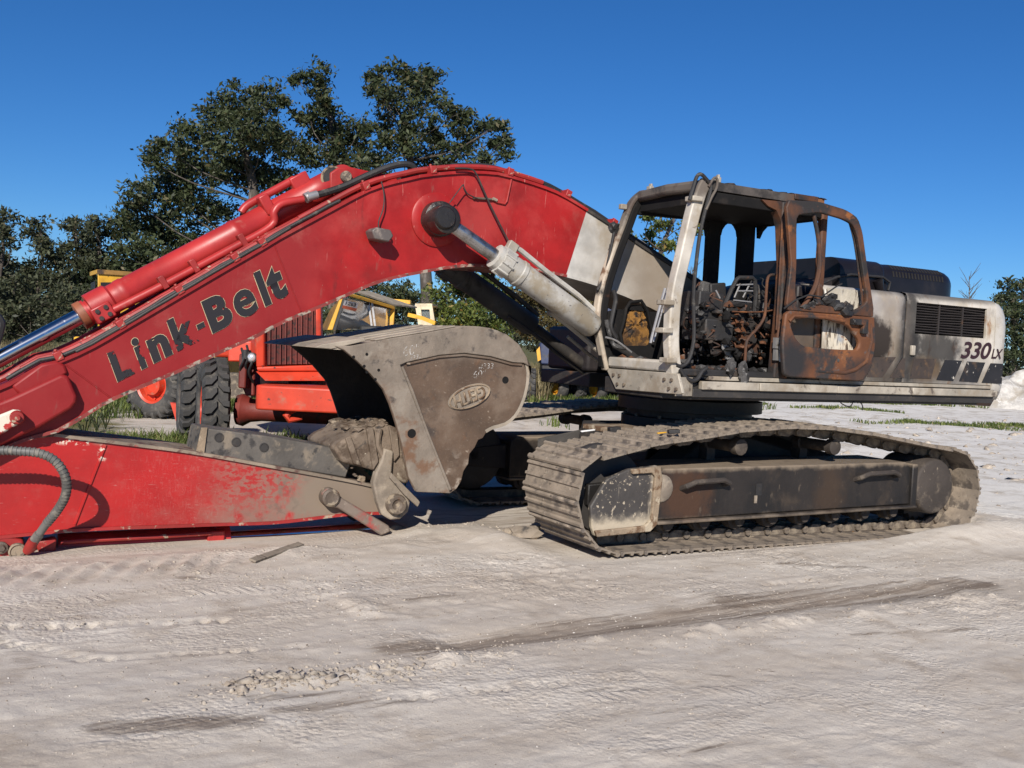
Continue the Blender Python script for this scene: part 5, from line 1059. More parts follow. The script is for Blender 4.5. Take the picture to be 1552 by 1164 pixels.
# shell that closes the bucket between its two sides
sh = px_prof(top_px + back_px, WK); inn = []
S3 = np.array(sh)
for i in range(len(S3)):
    a, b = S3[max(i - 1, 0)], S3[min(i + 1, len(S3) - 1)]; t_ = (b - a) / np.linalg.norm(b - a); inn.append((S3[i][0] - t_[1] * -.03 * -1 * -1, S3[i][1] + t_[0] * -.03))
def shell(P, th, w0, w1):
    mb = MB(); n = len(P); vs = []
    for i in range(n):
        a, b = np.array(P[max(i - 1, 0)]), np.array(P[min(i + 1, n - 1)]); t_ = (b - a) / np.linalg.norm(b - a); nn = np.array((-t_[1], t_[0])); p = np.array(P[i]); q = p - nn * th
        vs += [M3(p[0], w0, p[1]), M3(p[0], w1, p[1]), M3(q[0], w1, q[1]), M3(q[0], w0, q[1])]
    fs = [(i * 4 + k, i * 4 + (k + 1) % 4, (i + 1) * 4 + (k + 1) % 4, (i + 1) * 4 + k) for i in range(n - 1) for k in range(4)] + [(0, 3, 2, 1), (4 * n - 4, 4 * n - 3, 4 * n - 2, 4 * n - 1)]
    mb.add(vs, fs); return mb
cut = (4.0)
shc = catmull(px_prof(top_px, WK), 2); bsh = px_prof([top_px[-1]] + [(731, 666), (722, 671), (716, 686), (709, 692), (708, 709), (700, 722), (697, 737), (684, 747)], WK)
shell(bsh, .03, -WK + .01, WK - .035).build('bucket_back', m_bucketin, bk, smooth=20)
shm = shell(shc, .03, -WK - .004, WK + .004); shm.m = [1 if (i % 4 == 2 and i < 4 * (len(shc) - 1)) else 0 for i in range(len(shm.f))]
shm.build('bucket_shell', [m_bucketshell, m_bucketin], bk, smooth=35)
# cutting lip plate that runs past the shell, and the ribs welded along the outside
lipP = [U(x, y, WK) for x, y in ((468, 519), (505, 523), (560, 516))]
lp0 = np.array(lipP[1]); dirn = np.array(lipP[2]) - lp0; dirn /= np.linalg.norm(dirn)
lip = [tuple(lp0 - dirn * .16), tuple(lp0 - dirn * .10 + np.array((0, .018))), tuple(lp0 + dirn * .26 + np.array((0, .03))), tuple(lp0 + dirn * .28), tuple(lp0 - dirn * .02 - np.array((0, .03)))]
MB().prism(lip, -WK - .015, WK + .015).build('cutting_lip', m_bucketshell, bk, bevel=.006)
rib = None
for k in range(6):
    w = -.62 + k * .25
    MB().extrude([M3(l, w, z) for l, z in [tuple(np.array(sh[i]) + np.array((0, .002))) for i in (2, 3, 4, 5)]] + [M3(l, w, z) for l, z in [tuple(np.array(sh[i]) + np.array((0, .016))) for i in (5, 4, 3, 2)]], (0, -.13, 0)).build('wear_strip', m_bucketshell, bk, bevel=.005)
for (x, y, r) in ((766, 576, .030), (624, 657, .036), (536, 541, .012), (556, 537, .012), (552, 555, .012), (574, 561, .012), (556, 564, .011), (569, 575, .011)):
    w = WK if x == 766 else WK + .026; l, z = U(x, y, w); MB().lathe(M3(l, w - .002, z), (0, -1, 0), [(r * 1.1, 0), (r * 1.08, .003), (0, .003)], 18).build('bolt_hole', m_char, bk)  # black discs paint in the shade of open holes
# maker's oval, cast upside down
ec = UP(711, 601, WK); ex = (UP(743, 589, WK) - UP(679, 613, WK)) * .5; exn = ex.normalized(); ey = Vector((exn.z * -1, 0, exn.x)); 
el = [ec + ex * cos(a) + ey * (.098 * sin(a)) for a in np.linspace(0, 2 * pi, 36, endpoint=False)]
em = MB().extrude(el, (0, -.012, 0)).build('emblem', m_mud, bk, bevel=.003)
el2 = [ec + Vector((0, -.016, 0)) + ex * (.93 * cos(a)) + ey * (.088 * sin(a)) for a in np.linspace(0, 2 * pi, 37)]
MB().tube(el2, .007, 6).build('emblem_rim', m_mud2, em)
tx = -exn * (ex.length * 1.45); ty = -ey * .115
place_text('GEITH', ec - tx * .5 - ty * .5, tx, ty, (0, -.015, 0), m_mud2, em, 'emblem_lettering', .02, .95, thick=.012)
for txt, x, y, wpx, hpx, tilt in (('60"', 611, 540, 23, 16, -.05), ('#333', 619, 547, 19, 7, -.1), ('#333', 725, 560, 22, 9, .05), ('60"', 717, 573, 18, 11, 0.0)):
    wv = WK + (.027 if y < 550 and x < 700 else .001); a = UP(x, y, wv); b = UP(x + wpx, y + wpx * tilt - 2, wv); c = UP(x + 1, y - hpx, wv)
    place_text(txt, a, b - a, c - a, (0, -.002, 0), m_chalk, bk, 'chalk_lettering', -.014, 1.0)
# ears, casting and pins at the bucket hinge
cast = px_prof([(506, 678), (518, 668), (536, 660), (545, 651), (566, 648), (590, 644), (606, 650), (612, 690), (622, 725), (618, 735), (596, 726), (572, 715), (548, 708), (520, 702)], .40)
for (pp, w_) in (([(524, 664), (532, 661), (548, 706), (536, 703)], .43), ([(556, 650), (566, 648), (574, 700), (566, 712)], .435), ([(590, 646), (602, 649), (606, 690), (598, 700)], .43)): MB().prism(px_prof(pp, w_), .395, w_).build('ear_stiffener', m_ear, bk, bevel=.006)
eb = MB().prism(cast, -.40, .40).build('ear_box', m_ear, bk, bevel=.03, seg=3)
mb = MB(); rk = random.Random(8)
for k_ in range(16):
    x_ = rk.uniform(515, 612); y_ = rk.uniform(648, 722); yt = 676 - (x_ - 506) * .36 if x_ < 590 else 648
    if y_ < yt + 4: continue
    l_, z_ = U(x_, y_, .40); mb.add(*lump(M3(l_, .395, z_), rk.uniform(.010, .035), 1, k_, (1.5, .35, .9)))
for k_ in range(40):
    x_ = rk.uniform(530, 605); l_, z_ = U(x_, 650, rk.uniform(-.3, .35)); w_ = rk.uniform(-.35, .38); l2, z2 = U(x_, max(643, 653 - (x_ - 534) * .25), .38); mb.add(*lump(M3(l2, w_, z2 - .005), rk.uniform(.02, .06), 1, 100 + k_, (1.2, 1.2, .5)))
o_ = mb.build('caked_dirt', m_ear, eb, smooth=0); o_['kind'] = 'stuff'
tubes('cast_rib', .41, [(575, 650), (572, 672), (580, 690), (584, 705)], .03, m_ear, bk)
tubes('arm_hose', .05, [(-14, 560), (-8, 525), (-1, 500), (0, 488), (-8, 478), (-22, 474)], .035, m_rubber)
ear = px_prof([(583, 680), (597, 684), (594, 716), (604, 733), (616, 745), (622, 762), (619, 776), (607, 787), (592, 788), (579, 780), (571, 758), (566, 732), (571, 714), (578, 700)], .45)
for (w0, w1) in ((.36, .45), (-.45, -.36)): MB().prism(ear, w0, w1).build('bucket_ear', m_mud, bk, bevel=.015)
l, z = U(602, 765, .50); MB().lathe(M3(l, -.5, z), (0, -1, 0), [(.07, 0), (.092, .01), (.092, .99), (.082, 1.01), (.05, 1.012), (.045, 1.0), (.03, .99), (0, .985)], 30).build('bucket_pin', m_pin, bk)
MB().prism(px_prof([(592, 716), (636, 760), (632, 768), (612, 750), (590, 724)], .47), .45, .49).build('ear_rib', m_mud, bk, bevel=.006)
lk = px_prof([(488, 748), (497, 739), (508, 742), (514, 752), (590, 797), (592, 806), (578, 812), (560, 800), (512, 770), (494, 768)], .37)
for (w0, w1) in ((.315, .375), (-.375, -.315)): MB().prism(lk, w0, w1).build('link_bar', layered('worn_red_link', (.16, .125, .10), [((.30, .06, .05), 'n', (5, .50, .64), .6), ((.33, .28, .22), 'n', (9, .6, .7), .9)], rough=.6, bump=(20, .3)), EX, bevel=.014)
l, z = U(503, 755, .40); MB().lathe(M3(l, -.4, z), (0, -1, 0), [(.07, 0), (.078, .01), (.078, .79), (.06, .805), (.05, .8), (0, .8)], 26).build('link_pin', m_pin, EX)
MB().prism(px_prof([(585, 800), (600, 796), (618, 800), (625, 810), (590, 815)], .2), -.2, .2).build('link_casting', m_mud, EX, bevel=.02)
# ------------------------------------------------------------------ vehicles standing behind
U = U_; UP = UP_; M3 = M3_
m_orange = layered('orange_red_paint', (.52, .048, .020), [((.30, .026, .014), 'n', (2.2, .5, .8), .6), ((.28, .15, .10), 'n', (5, .54, .74), .8, .7), ((.06, .03, .025), 'n', (11, .62, .70), .7)], rough=.45, var=.06, bump=(12, .05))
m_orangedk = layered('orange_shadow_steel', (.13, .016, .010), [((.05, .03, .025), 'n', (4, .5, .68), .8)], rough=.6, bump=(15, .2))  # dark copy of the orange paint, carrying the shade on the tractor's inner parts
m_tyre = layered('tyre_rubber', (.040, .039, .038), [((.13, .118, .10), 'n', (7, .5, .70), .9), ((.085, .08, .072), 'n', (2.5, .5, .65), .9)], rough=.85, bump=(30, .25))
m_yellow = layered('yellow_paint', (.64, .35, .030), [((.40, .19, .03), 'n', (3, .5, .72), .6), ((.16, .07, .03), 'n', (7, .63, .73), .8), ((.40, .34, .24), 'n', (4, .62, .8), .8)], rough=.5, var=.08, bump=(12, .06))
m_yellowdk = layered('dirty_yellow_steel', (.26, .14, .035), [((.06, .04, .03), 'n', (4, .48, .66), .8)], rough=.7)
m_creamcab = layered('cream_paint', (.58, .49, .33), [((.36, .25, .14), 'n', (5, .55, .72), .8)], rough=.5)
m_tan = layered('dusty_tan_roof', (.36, .30, .21), [((.2, .16, .11), 'n', (5, .5, .68), .8)], rough=.85)
m_bluetk = layered('dark_blue_paint', (.030, .042, .095), [((.07, .075, .09), 'n', (4, .5, .72), .7), (DARKST, 'n', (6, .6, .72), .7)], rough=.5)
m_black = layered('black_trim', (.02, .02, .021), [((.06, .055, .05), 'n', (6, .55, .7), .8)], rough=.6)
t = NT('tinted_window_glass'); t.b.inputs['Transmission Weight'].default_value = .75; t.b.inputs['IOR'].default_value = 1.45; m_glass = t.done((.42, .46, .45), t.mixf(t.ramp(t.noise(3, 5), .4, .7), .03, .22), 0)
m_white = layered('white_card', (.72, .71, .69), [], rough=.6, var=.02); m_cardorange = layered('orange_card_strip', (.66, .14, .06), [], rough=.6, var=.03); m_ink = layered('black_ink', (.02, .02, .02), [], rough=.6)
t = NT('lamp_lens'); m_lens = t.done((.75, .76, .78), .12, .55)

def wheel(parent, c, R, wd, rz, rim_mat, tread=True, nlug=22, name='wheel'):
    """a wheel with its axle along local x; rim is the part, tyre and lugs its sub-parts"""
    h = wd / 2
    rim = MB().lathe((-h * .85, 0, 0), (1, 0, 0), [(R * .20, .10 * wd), (R * .22, .0), (R * .30, .02 * wd), (R * .34, .28 * wd), (R * .46, .30 * wd), (R * .50, .08 * wd), (R * .58, .02 * wd), (R * .58, .83 * wd), (R * .50, .78 * wd), (R * .46, .6 * wd), (R * .3, .6 * wd), (R * .2, .7 * wd)], 32)
    ro = rim.build(name, rim_mat, parent, loc=c, rot=(0, 0, rz))
    MB().lathe((-h, 0, 0), (1, 0, 0), [(R * .56, .06 * wd), (R * .60, .0), (R * .76, -.04 * wd), (R * .90, .02 * wd), (R * .955, .10 * wd), (R * .965, .5 * wd), (R * .955, .90 * wd), (R * .90, .98 * wd), (R * .76, 1.04 * wd), (R * .60, 1.0 * wd), (R * .56, .94 * wd)], 44, closed=True).build('tyre', m_tyre, ro, smooth=40)
    mb = MB()
    for k in range(8): a = 2 * pi * k / 8; mb.cyl((-h * .85 + .28 * wd, R * .40 * cos(a), R * .40 * sin(a)), (-h * .85 + .22 * wd, R * .40 * cos(a), R * .40 * sin(a)), R * .03, 6)
    mb.build('wheel_nuts', rim_mat, ro)
    if tread:
        src = None
        for k in range(nlug):
            for sd in (-1, 1):
                a0 = 2 * pi * (k + (.0 if sd < 0 else .5)) / nlug; key = sd
                if lugs.get((round(R, 3), round(wd, 3), sd)) is None:
                    mb = MB(); vs = []; da = 2 * pi / nlug * .24; Q = [(.02 * wd, 0, R * .955), (.22 * wd, .55, R * .955), (.44 * wd, .62, R * .945), (.52 * wd, .62, R * .86)]
                    for (x, sk, r0) in Q:
                        for (r, s2) in ((r0 - .02, -1), (r0 - .02, 1), (R * (1.03 if x < .5 * wd else .90), .8), (R * (1.03 if x < .5 * wd else .90), -.8)):
                            an = -sk * 2 * pi / nlug * .8 + s2 * da; vs.append((sd * x, r * sin(an), r * cos(an)))
                    n = len(Q); fs = [(i * 4 + q, i * 4 + (q + 1) % 4, (i + 1) * 4 + (q + 1) % 4, (i + 1) * 4 + q) for i in range(n - 1) for q in range(4)] + [(0, 1, 2, 3), (4 * n - 1, 4 * n - 2, 4 * n - 3, 4 * n - 4)]
                    mb.add(vs, fs); lo = mb.build('lug', m_tyre, ro, smooth=25); lugs[(round(R, 3), round(wd, 3), sd)] = lo
                else: lo = inst(lugs[(round(R, 3), round(wd, 3), sd)], ro)
                lo.rotation_euler = (-a0, 0, 0)
    return ro
lugs = {}
# --- orange wheeled machine facing the camera
OT = empty('orange_tractor', (-2.3, 13.2, 0), 0.0, 'orange red wheeled tractor with chevron tyres and grille behind the boom', 'tractor')
def OL(x, y, Y): p = D(x, y, Y + (max(0, x - 385) * .0036 if x > 380 else 0)); return Vector((p.x + 2.3, p.y - 13.2, p.z))
wc = OL(322, 622, 13.4); wheel(OT, (wc.x, wc.y, .66), .66, .34, radians(22), m_orange)
wc = OL(291, 618, 15.0); wheel(OT, (wc.x, wc.y, .66), .66, .38, radians(22), m_orange)
wc = OL(240, 598, 18.6); wheel(OT, (wc.x, wc.y, .62), .62, .50, radians(70), m_orange)
wheel(OT, (1.35, .9, .66), .66, .44, radians(22), m_orange); wheel(OT, (.6, 2.8, .66), .66, .44, radians(22), m_orange)
Yg = 12.7
def ofront(pts, Y, dep, name, mat, par=OT, bevel=.0): 
    P = [OL(x, y, Y) for x, y in pts]; return MB().extrude(P, (0, dep, 0)).build(name, mat, par, bevel=bevel)
gt = 400
a = OL(388, 556, Yg); b = OL(505, 556, Yg)
RZ = Matrix.Rotation(radians(24), 3, 'Z'); gc = (OL(388, 520, Yg) + OL(486, 520, Yg)) * .5; gw = (OL(486, 520, Yg) - OL(388, 520, Yg)).length; fwd = Vector((-sin(radians(24)), cos(radians(24)), 0))
hoodb = MB().box(Vector((gc.x, gc.y, 1.75)) + fwd * 1.12, (gw - .04, 2.0, .95), RZ).build('hood', m_orange, OT, bevel=.06)
MB().box(Vector((gc.x, gc.y, 1.8)) + fwd * 2.9, (1.3, 1.4, 1.0), RZ).build('engine_cover', m_orange, OT, bevel=.05)
gb = ofront([(399, 470), (484, 470), (484, 551), (399, 553)], Yg + .06, .03, 'grille', layered('grille_mesh', (.10, .018, .014), [((.03, .015, .014), 'n', (18, .48, .6), .8)], rough=.7))
for i in range(11):
    x = 401 + i * 8; p0 = OL(x, 552, Yg + .03); p1 = OL(x + 1, 440, Yg + .03); MB().beam([p0, p1], .010, .02, up=(1, 0, 0)).build('grille_bar', m_orangedk, gb)
ofront([(387, 440), (400, 440), (401, 556), (388, 557)], Yg - .04, .14, 'grille_post', m_orange, bevel=.02)
ofront([(478, 440), (486, 440), (487, 552), (479, 553)], Yg - .04, .14, 'grille_post', m_orange, bevel=.02)
ofront([(388, 556), (520, 552), (520, 563), (390, 563)], Yg - .06, .2, 'grille_sill', m_orange, bevel=.02)
mb = MB(); q = [OL(x, y, Y) for x, y, Y in ((388, 563, Yg - .02), (520, 562, Yg - .02), (520, 577, Yg - .16), (402, 577, Yg - .16))]; mb.extrude(q, (0, .12, .0)); mb.build('lower_panel', m_orange, OT)
mb = MB(); q0 = OL(385, 592, 12.25); q1 = OL(385, 621, 12.25); xR = .95
prof = [(q0.x, q0.y + .9), (q0.x + .0, q0.y + .10), (q0.x + .03, q0.y + .03), (q0.x + .10, q0.y), (xR, q0.y), (xR, q0.y + .9)]
mb.extrude([(x, y, q1.z) for x, y in prof], (0, 0, q0.z - q1.z + .07)); mb.build('bumper', m_orange, OT, bevel=.025, seg=3)
MB().tube([OL(x, y, 12.2) for x, y in ((458, 618), (440, 622), (434, 630), (438, 637), (458, 634))], [.02, .05, .05, .04, .02], 8).build('tow_hook', m_orange, OT)
hl = OL(381, 542, 12.75); hs_ = MB().lathe(hl + Vector((0, .10, 0)), (0, -1, 0), [(.04, 0), (.065, .04), (.068, .10), (.060, .105)], 20).build('headlight', m_black, OT)
MB().lathe(hl + Vector((0, .01, 0)), (0, -1, 0), [(.060, 0), (.05, .02), (.03, .032), (0.004, .036)], 20).build('lens', m_lens, hs_)
for k_, (x_, y_) in enumerate(((366, 552), (374, 548), (379, 556))): MB().tube([Vector(v) for v in catmull([OL(x_, y_ - 24, 12.9), OL(x_ + 3, y_ - 8, 12.75), OL(x_ - 2, y_ + 8, 12.8), OL(x_ + 5, y_ + 24, 12.95)], 4)], .016, 6).build('hose', m_black, OT)
MB().cyl(OL(372, 530, 12.8), OL(372, 544, 12.8), .05, 12).build('oil_filter', m_black, OT)
ofront([(345, 520), (388, 516), (388, 556), (372, 560), (362, 548), (345, 548)], 13.2, .25, 'fender', m_orange, bevel=.02)
ofront([(362, 540), (376, 538), (386, 560), (386, 600), (372, 600), (364, 580)], 13.0, .3, 'side_frame', m_orangedk, bevel=.02)
MB().box(OL(372, 562, 12.95), (.10, .3, .45)).build('steering_arm', m_orangedk, OT, bevel=.02)
MB().lathe(OL(366, 622, 13.2) + Vector((-.1, .1, 0)), (1, 0, 0), [(.05, 0), (.20, .02), (.22, .10), (.16, .2), (.14, .35), (.14, 1.8)], 28).build('axle_housing', m_orangedk, OT)
MB().box((.3, .4, .95), (1.3, 1.6, .5), RZ).build('front_frame', m_orangedk, OT, bevel=.03); MB().box((-1.3, 3.2, 1.0), (1.1, 4.5, .5), RZ).build('rear_frame', m_orangedk, OT, bevel=.03)
ofront([(258, 610), (268, 612), (275, 640), (268, 643)], 15.9, .12, 'hitch_bar', m_orange)
MB().box((-1.5, 1.9, 1.40), (.8, 2.2, .12), RZ).build('running_board', m_orangedk, OT, bevel=.02)

# --- yellow machine with the numbered card in its window
YC0 = D(500, 495, 20.0); YC = empty('yellow_grader', (YC0.x, YC0.y, 0), 0, 'yellow machine cab with numbered card on its window behind the bucket', 'machine')
def YL(x, y, Y): p = D(x, y, Y); return Vector((p.x - YC0.x, p.y - YC0.y, p.z))
def yq(pts, th, name, mat, par=YC, bevel=0): P = [YL(*p) for p in pts]; return MB().extrude(P, (.02 * 0, th, 0)).build(name, mat, par, bevel=bevel)
fl_, fr_ = 20.0, 21.6
gl = yq([(503, 500, fl_), (524, 451, fl_), (592, 466, fr_), (590, 500, fr_)], .015, 'window_glass', m_glass)
yq([(496, 500, fl_ - .02), (515, 452, fl_ - .02), (520, 450, fl_ - .02), (504, 500, fl_ - .02)], .10, 'front_pillar', m_yellow, bevel=.01)
yq([(504, 500, fl_ + .0), (520, 450, fl_), (525, 450, fl_), (509, 500, fl_)], .04, 'window_seal', m_black)
yq([(520, 450, fl_ - .0), (596, 466, fr_), (596, 470, fr_), (520, 455, fl_)], .04, 'window_seal', m_black)
yq([(591, 470, fr_ - .05), (598, 466, fr_ - .05), (596, 500, fr_ - .05), (590, 500, fr_ - .05)], .12, 'rear_pillar', m_yellow, bevel=.01)
for x in (557, 562): yq([(x, 457, 20.8), (x + 3, 457.5, 20.8), (x + 8, 495, 20.8), (x + 5, 495, 20.8)], .05, 'wiper_bar', m_bareal)
P0 = [YL(526, 448, fl_ - .15), YL(598, 469, fr_ - .1), YL(598, 464, fr_ - .1), YL(530, 444, fl_ - .15)]
mb = MB(); mb.add(P0 + [p + Vector((-.25, 1.7, .06)) for p in P0], [(0, 1, 2, 3), (4, 7, 6, 5), (0, 4, 5, 1), (3, 2, 6, 7), (1, 5, 6, 2), (0, 3, 7, 4)]); mb.build('cab_roof', m_yellow, YC, bevel=.012)
P0 = [YL(537, 443, fl_ + .05), YL(598, 463.5, fr_), YL(632, 467, 24), YL(560, 443, 22)]; MB().extrude(P0, (0, 0, .03)).build('roof_sheet', m_tan, YC)
yq([(582, 452, 23.8), (622, 455, 23.8), (622, 461, 23.8), (584, 458, 23.8)], .3, 'roof_rail', m_yellow, bevel=.01)
mb = MB(); a = YL(487, 495, fl_ + .7); b = YL(514, 453, fl_ + .1); mb.extrude([YL(486, 500, fl_ + 1), YL(500, 470, fl_ + .6), YL(515, 452, fl_ + .05), YL(503, 500, fl_ + .05)], (0, .03, 0)); mb.build('front_screen', m_yellowdk, YC)
MB().box((.9, 1.3, .85), (2.6, 2.2, 1.1)).build('body', m_yellow, YC, bevel=.04); MB().box((2.6, 3.4, 1.1), (2.4, 1.2, .9)).build('rear_body', m_yellowdk, YC, bevel=.04)
MB().box((.75, .85, 1.6), (.5, .5, .7)).build('seat', m_black, YC, bevel=.06); MB().tube([YL(520, 498, 20.6), YL(533, 455, 20.6)], .03, 8).build('inner_post', m_yellow, YC); MB().tube([YL(542, 498, 20.9), YL(552, 462, 20.9)], .025, 8).build('inner_post', m_black, YC)
for x in (-.1, 2.0): wheel(YC, (x, -.0, .6), .6, .42, radians(90), m_yellow, False)
cd0 = yq([(518.5, 467, fl_ - .03), (522, 455, fl_ - .03), (543.5, 459.5, fl_ + .42), (539.5, 472, fl_ + .42)], .006, 'numbered_card', m_white)
yq([(518.5, 467, fl_ - .04), (519.8, 462.5, fl_ - .04), (541, 467.5, fl_ + .41), (539.5, 472, fl_ + .41)], .004, 'card_strip', m_cardorange, par=cd0)
o_ = YL(523.5, 462, fl_ - .05); xv_ = YL(539, 465.5, fl_ + .36) - o_; yv_ = YL(525.5, 456.5, fl_ - .04) - o_
place_text('1263', o_, xv_, yv_, (0, -.02, 0), m_ink, cd0, 'card_numerals', .02)
# --- cream cab of a loader farther back
CC0 = D(655, 490, 30); CB = empty('cream_loader', (CC0.x, CC0.y, 0), 0, 'small cream cab of a loader beyond the yellow machine', 'loader')
def CL(x, y, Y): p = D(x, y, Y); return Vector((p.x - CC0.x, p.y - CC0.y, p.z))
mb = MB()
def cq(pts, Y, th, name, mat, bevel=0): return MB().extrude([CL(x, y, Y) for x, y in pts], (0, th, 0)).build(name, mat, CB, bevel=bevel)
cq([(629, 463), (655, 463), (655, 469), (638, 469), (634, 469)], 30, .08, 'front_header', m_creamcab); cq([(629, 463), (638, 469), (641, 492), (634, 492)], 29.98, .08, 'front_post', m_creamcab); cq([(651, 469), (655, 463), (660, 492), (653, 492)], 29.98, .08, 'side_post', m_creamcab)
cq([(640, 483), (653, 485), (655, 495), (641, 495)], 29.97, .08, 'lower_panel', m_creamcab); cq([(638, 469), (651, 469), (654, 486), (640, 484)], 30.1, .01, 'window_glass', m_glass)
mb = MB(); mb.extrude([CL(629, 463, 30), CL(655, 463, 30), CL(672, 468, 31.6), CL(650, 467, 31.9)], (0, 0, .06)); mb.build('cab_roof', m_creamcab, CB)
MB().tube([CL(670, 468, 31.5), CL(676, 492, 31.5)], .035, 6).build('rear_post', m_creamcab, CB)
MB().beam([CL(619, 477, 29.4), CL(640, 482, 29.3), CL(660, 490, 29.2)], .11, .12).build('lift_arm', m_yellow, CB)
MB().box((.2, 1.0, .8), (1.7, 2.2, 1.1)).build('body', m_yellow, CB, bevel=.04)
for (x, y) in ((-.6, .2), (1.0, .2), (-.6, 1.9), (1.0, 1.9)): wheel(CB, (x, y, .5), .5, .35, radians(90), m_yellow, False)
# --- yellow crawler at the left, behind the boom
YB0 = D(150, 480, 22); YB = empty('yellow_crawler', (YB0.x, YB0.y, 0), 0, 'yellow crawler machine half hidden behind the red arm cylinder', 'machine')
def BL(x, y, Y): p = D(x, y, Y); return Vector((p.x - YB0.x, p.y - YB0.y, p.z))
mb = MB(); f0 = [BL(148, 408, 22), BL(215, 413, 22.6), BL(215, 520, 22.6), BL(148, 520, 22)]; bk0 = [p + Vector((-.22, 1.3, 0)) for p in f0]
mb.add(f0 + bk0, [(0, 1, 2, 3), (4, 7, 6, 5), (0, 4, 5, 1), (3, 2, 6, 7), (1, 5, 6, 2), (0, 3, 7, 4)]); mb.build('cab', m_yellow, YB, bevel=.015)
def bq(pts, th, name, mat): return MB().extrude([BL(*p) for p in pts], (0, th, 0)).build(name, mat, YB)
bq([(136, 412, 22.75), (148, 408, 21.97), (148, 414, 21.97), (136, 418, 22.75)], .05, 'roof_edge', m_yellow)
bq([(147, 408, 21.95), (215, 413, 22.55), (215, 419, 22.55), (147, 415, 21.95)], .04, 'roof_trim_shadow', m_yellowdk)  # dark strip along the cab top: the trim with its shadow painted in
bq([(138, 429, 22.6), (145, 426, 22.1), (145, 437, 22.1), (138, 438, 22.6)], -.02, 'window', m_black); bq([(153, 428, 22.0), (185, 428, 22.3), (185, 450, 22.3), (153, 450, 22.0)], -.02, 'window', m_black)
MB().box((1.0, 1.2, .95), (3.4, 1.8, .9)).build('body', m_yellow, YB, bevel=.05)
MB().extrude(rounded([(-1.2, .3, 0), (3.4, .3, 0), (3.4, .3, .75), (-1.2, .3, .75)] and [(-1.2, 0), (3.4, 0), (3.4, .75), (-1.2, .75)], .35) and [(x, .2, z) for x, z in rounded([(-1.2, 0), (3.4, 0), (3.4, .75), (-1.2, .75)], .35)], (0, .45, 0)).build('track', m_chain, YB)
# --- dark blue truck seen under the boom
BT0 = D(860, 600, 30); BT = empty('blue_truck', (BT0.x, BT0.y, 0), 0, 'dark blue truck with yellow wheels parked behind the boom foot', 'truck')
def TL(x, y, Y): p = D(x, y, Y); return Vector((p.x - BT0.x, p.y - BT0.y, p.z))
def tq(pts, Y, th, name, mat, bevel=0): return MB().extrude([TL(x, y, Y) for x, y in pts], (0, th, 0)).build(name, mat, BT, bevel=bevel)
tq([(818, 520), (842, 512), (880, 490), (960, 482), (960, 560), (818, 552)], 30, 1.8, 'body', m_bluetk, .05)
tq([(878, 468), (930, 464), (930, 490), (878, 492)], 30.3, 1.2, 'hood', m_bluetk, .05); tq([(903, 451), (914, 451), (914, 463), (903, 463)], 30.5, .2, 'exhaust_cap', m_creamcab, .02)
tq([(820, 548), (960, 556), (960, 574), (822, 572)], 30.1, 1.6, 'chassis', m_black, .04); tq([(813, 531), (818, 525), (820, 545), (815, 548)], 29.8, .2, 'mirror', m_yellow)
tq([(878, 512), (884, 508), (885, 526), (879, 528)], 29.9, .05, 'side_lamp', m_bareal)
for (x, Y) in ((804, 29.6), ): wheel(BT, (TL(x, 560, Y).x, TL(x, 560, Y).y, .50), .50, .34, 0, m_yellow, True, 18)
for (x, Y, mt) in ((846, 31.0, m_yellow), (873, 31.2, m_black), (905, 31.2, m_yellow), (935, 31.4, m_black)): wheel(BT, (TL(x, 580, Y).x, TL(x, 580, Y).y, .40), .40, .32, radians(35), mt, mt == m_black, 16)
# ------------------------------------------------------------------ trees and plants
def leaf_mat(name, dark, light, odd):
    t = NT(name); g = t.n.new('ShaderNodeNewGeometry'); r = g.outputs['Random Per Island']
    col = t.mix(t.ramp(r, .0, .85), dark, light); col = t.mix(t.ramp(r, .93, .97), col, odd)
    nz = t.noise(.8, 3, .5); col = t.mix(t.math('MULTIPLY', t.ramp(nz, .52, .68), .6), col, tuple(x * 1.35 for x in light)); col = t.mix(t.math('MULTIPLY', t.ramp(nz, .46, .32), .6), col, dark)
    t.b.inputs['Roughness'].default_value = .55; t.b.inputs['Specular IOR Level'].default_value = .35; t.l.new(col, t.b.inputs['Base Color'])
    tr = t.n.new('ShaderNodeBsdfTranslucent'); t.l.new(col, tr.inputs[0]); mx = t.n.new('ShaderNodeMixShader'); mx.inputs[0].default_value = .22
    t.l.new(t.b.outputs[0], mx.inputs[1]); t.l.new(tr.outputs[0], mx.inputs[2]); t.l.new(mx.outputs[0], t.n['Material Output'].inputs['Surface']); return t.mat
lf_oak = leaf_mat('oak_leaves', (.017, .026, .011), (.062, .078, .032), (.12, .10, .045))
lf_dull = leaf_mat('dull_leaves', (.026, .033, .018), (.072, .082, .042), (.12, .10, .055))
lf_bright = leaf_mat('bright_leaves', (.035, .058, .012), (.115, .14, .030), (.24, .16, .04))
lf_brown = leaf_mat('brownish_leaves', (.050, .040, .016), (.115, .095, .034), (.17, .09, .03))
m_bark = layered('grey_bark', (.070, .058, .048), [((.15, .132, .115), 'n', (6, .5, .66, (1, 1, .3)), .9), ((.06, .05, .04), 'n', (9, .56, .68, (1, 1, .25)), .95)], rough=.95, bump=(14, .8, .4))
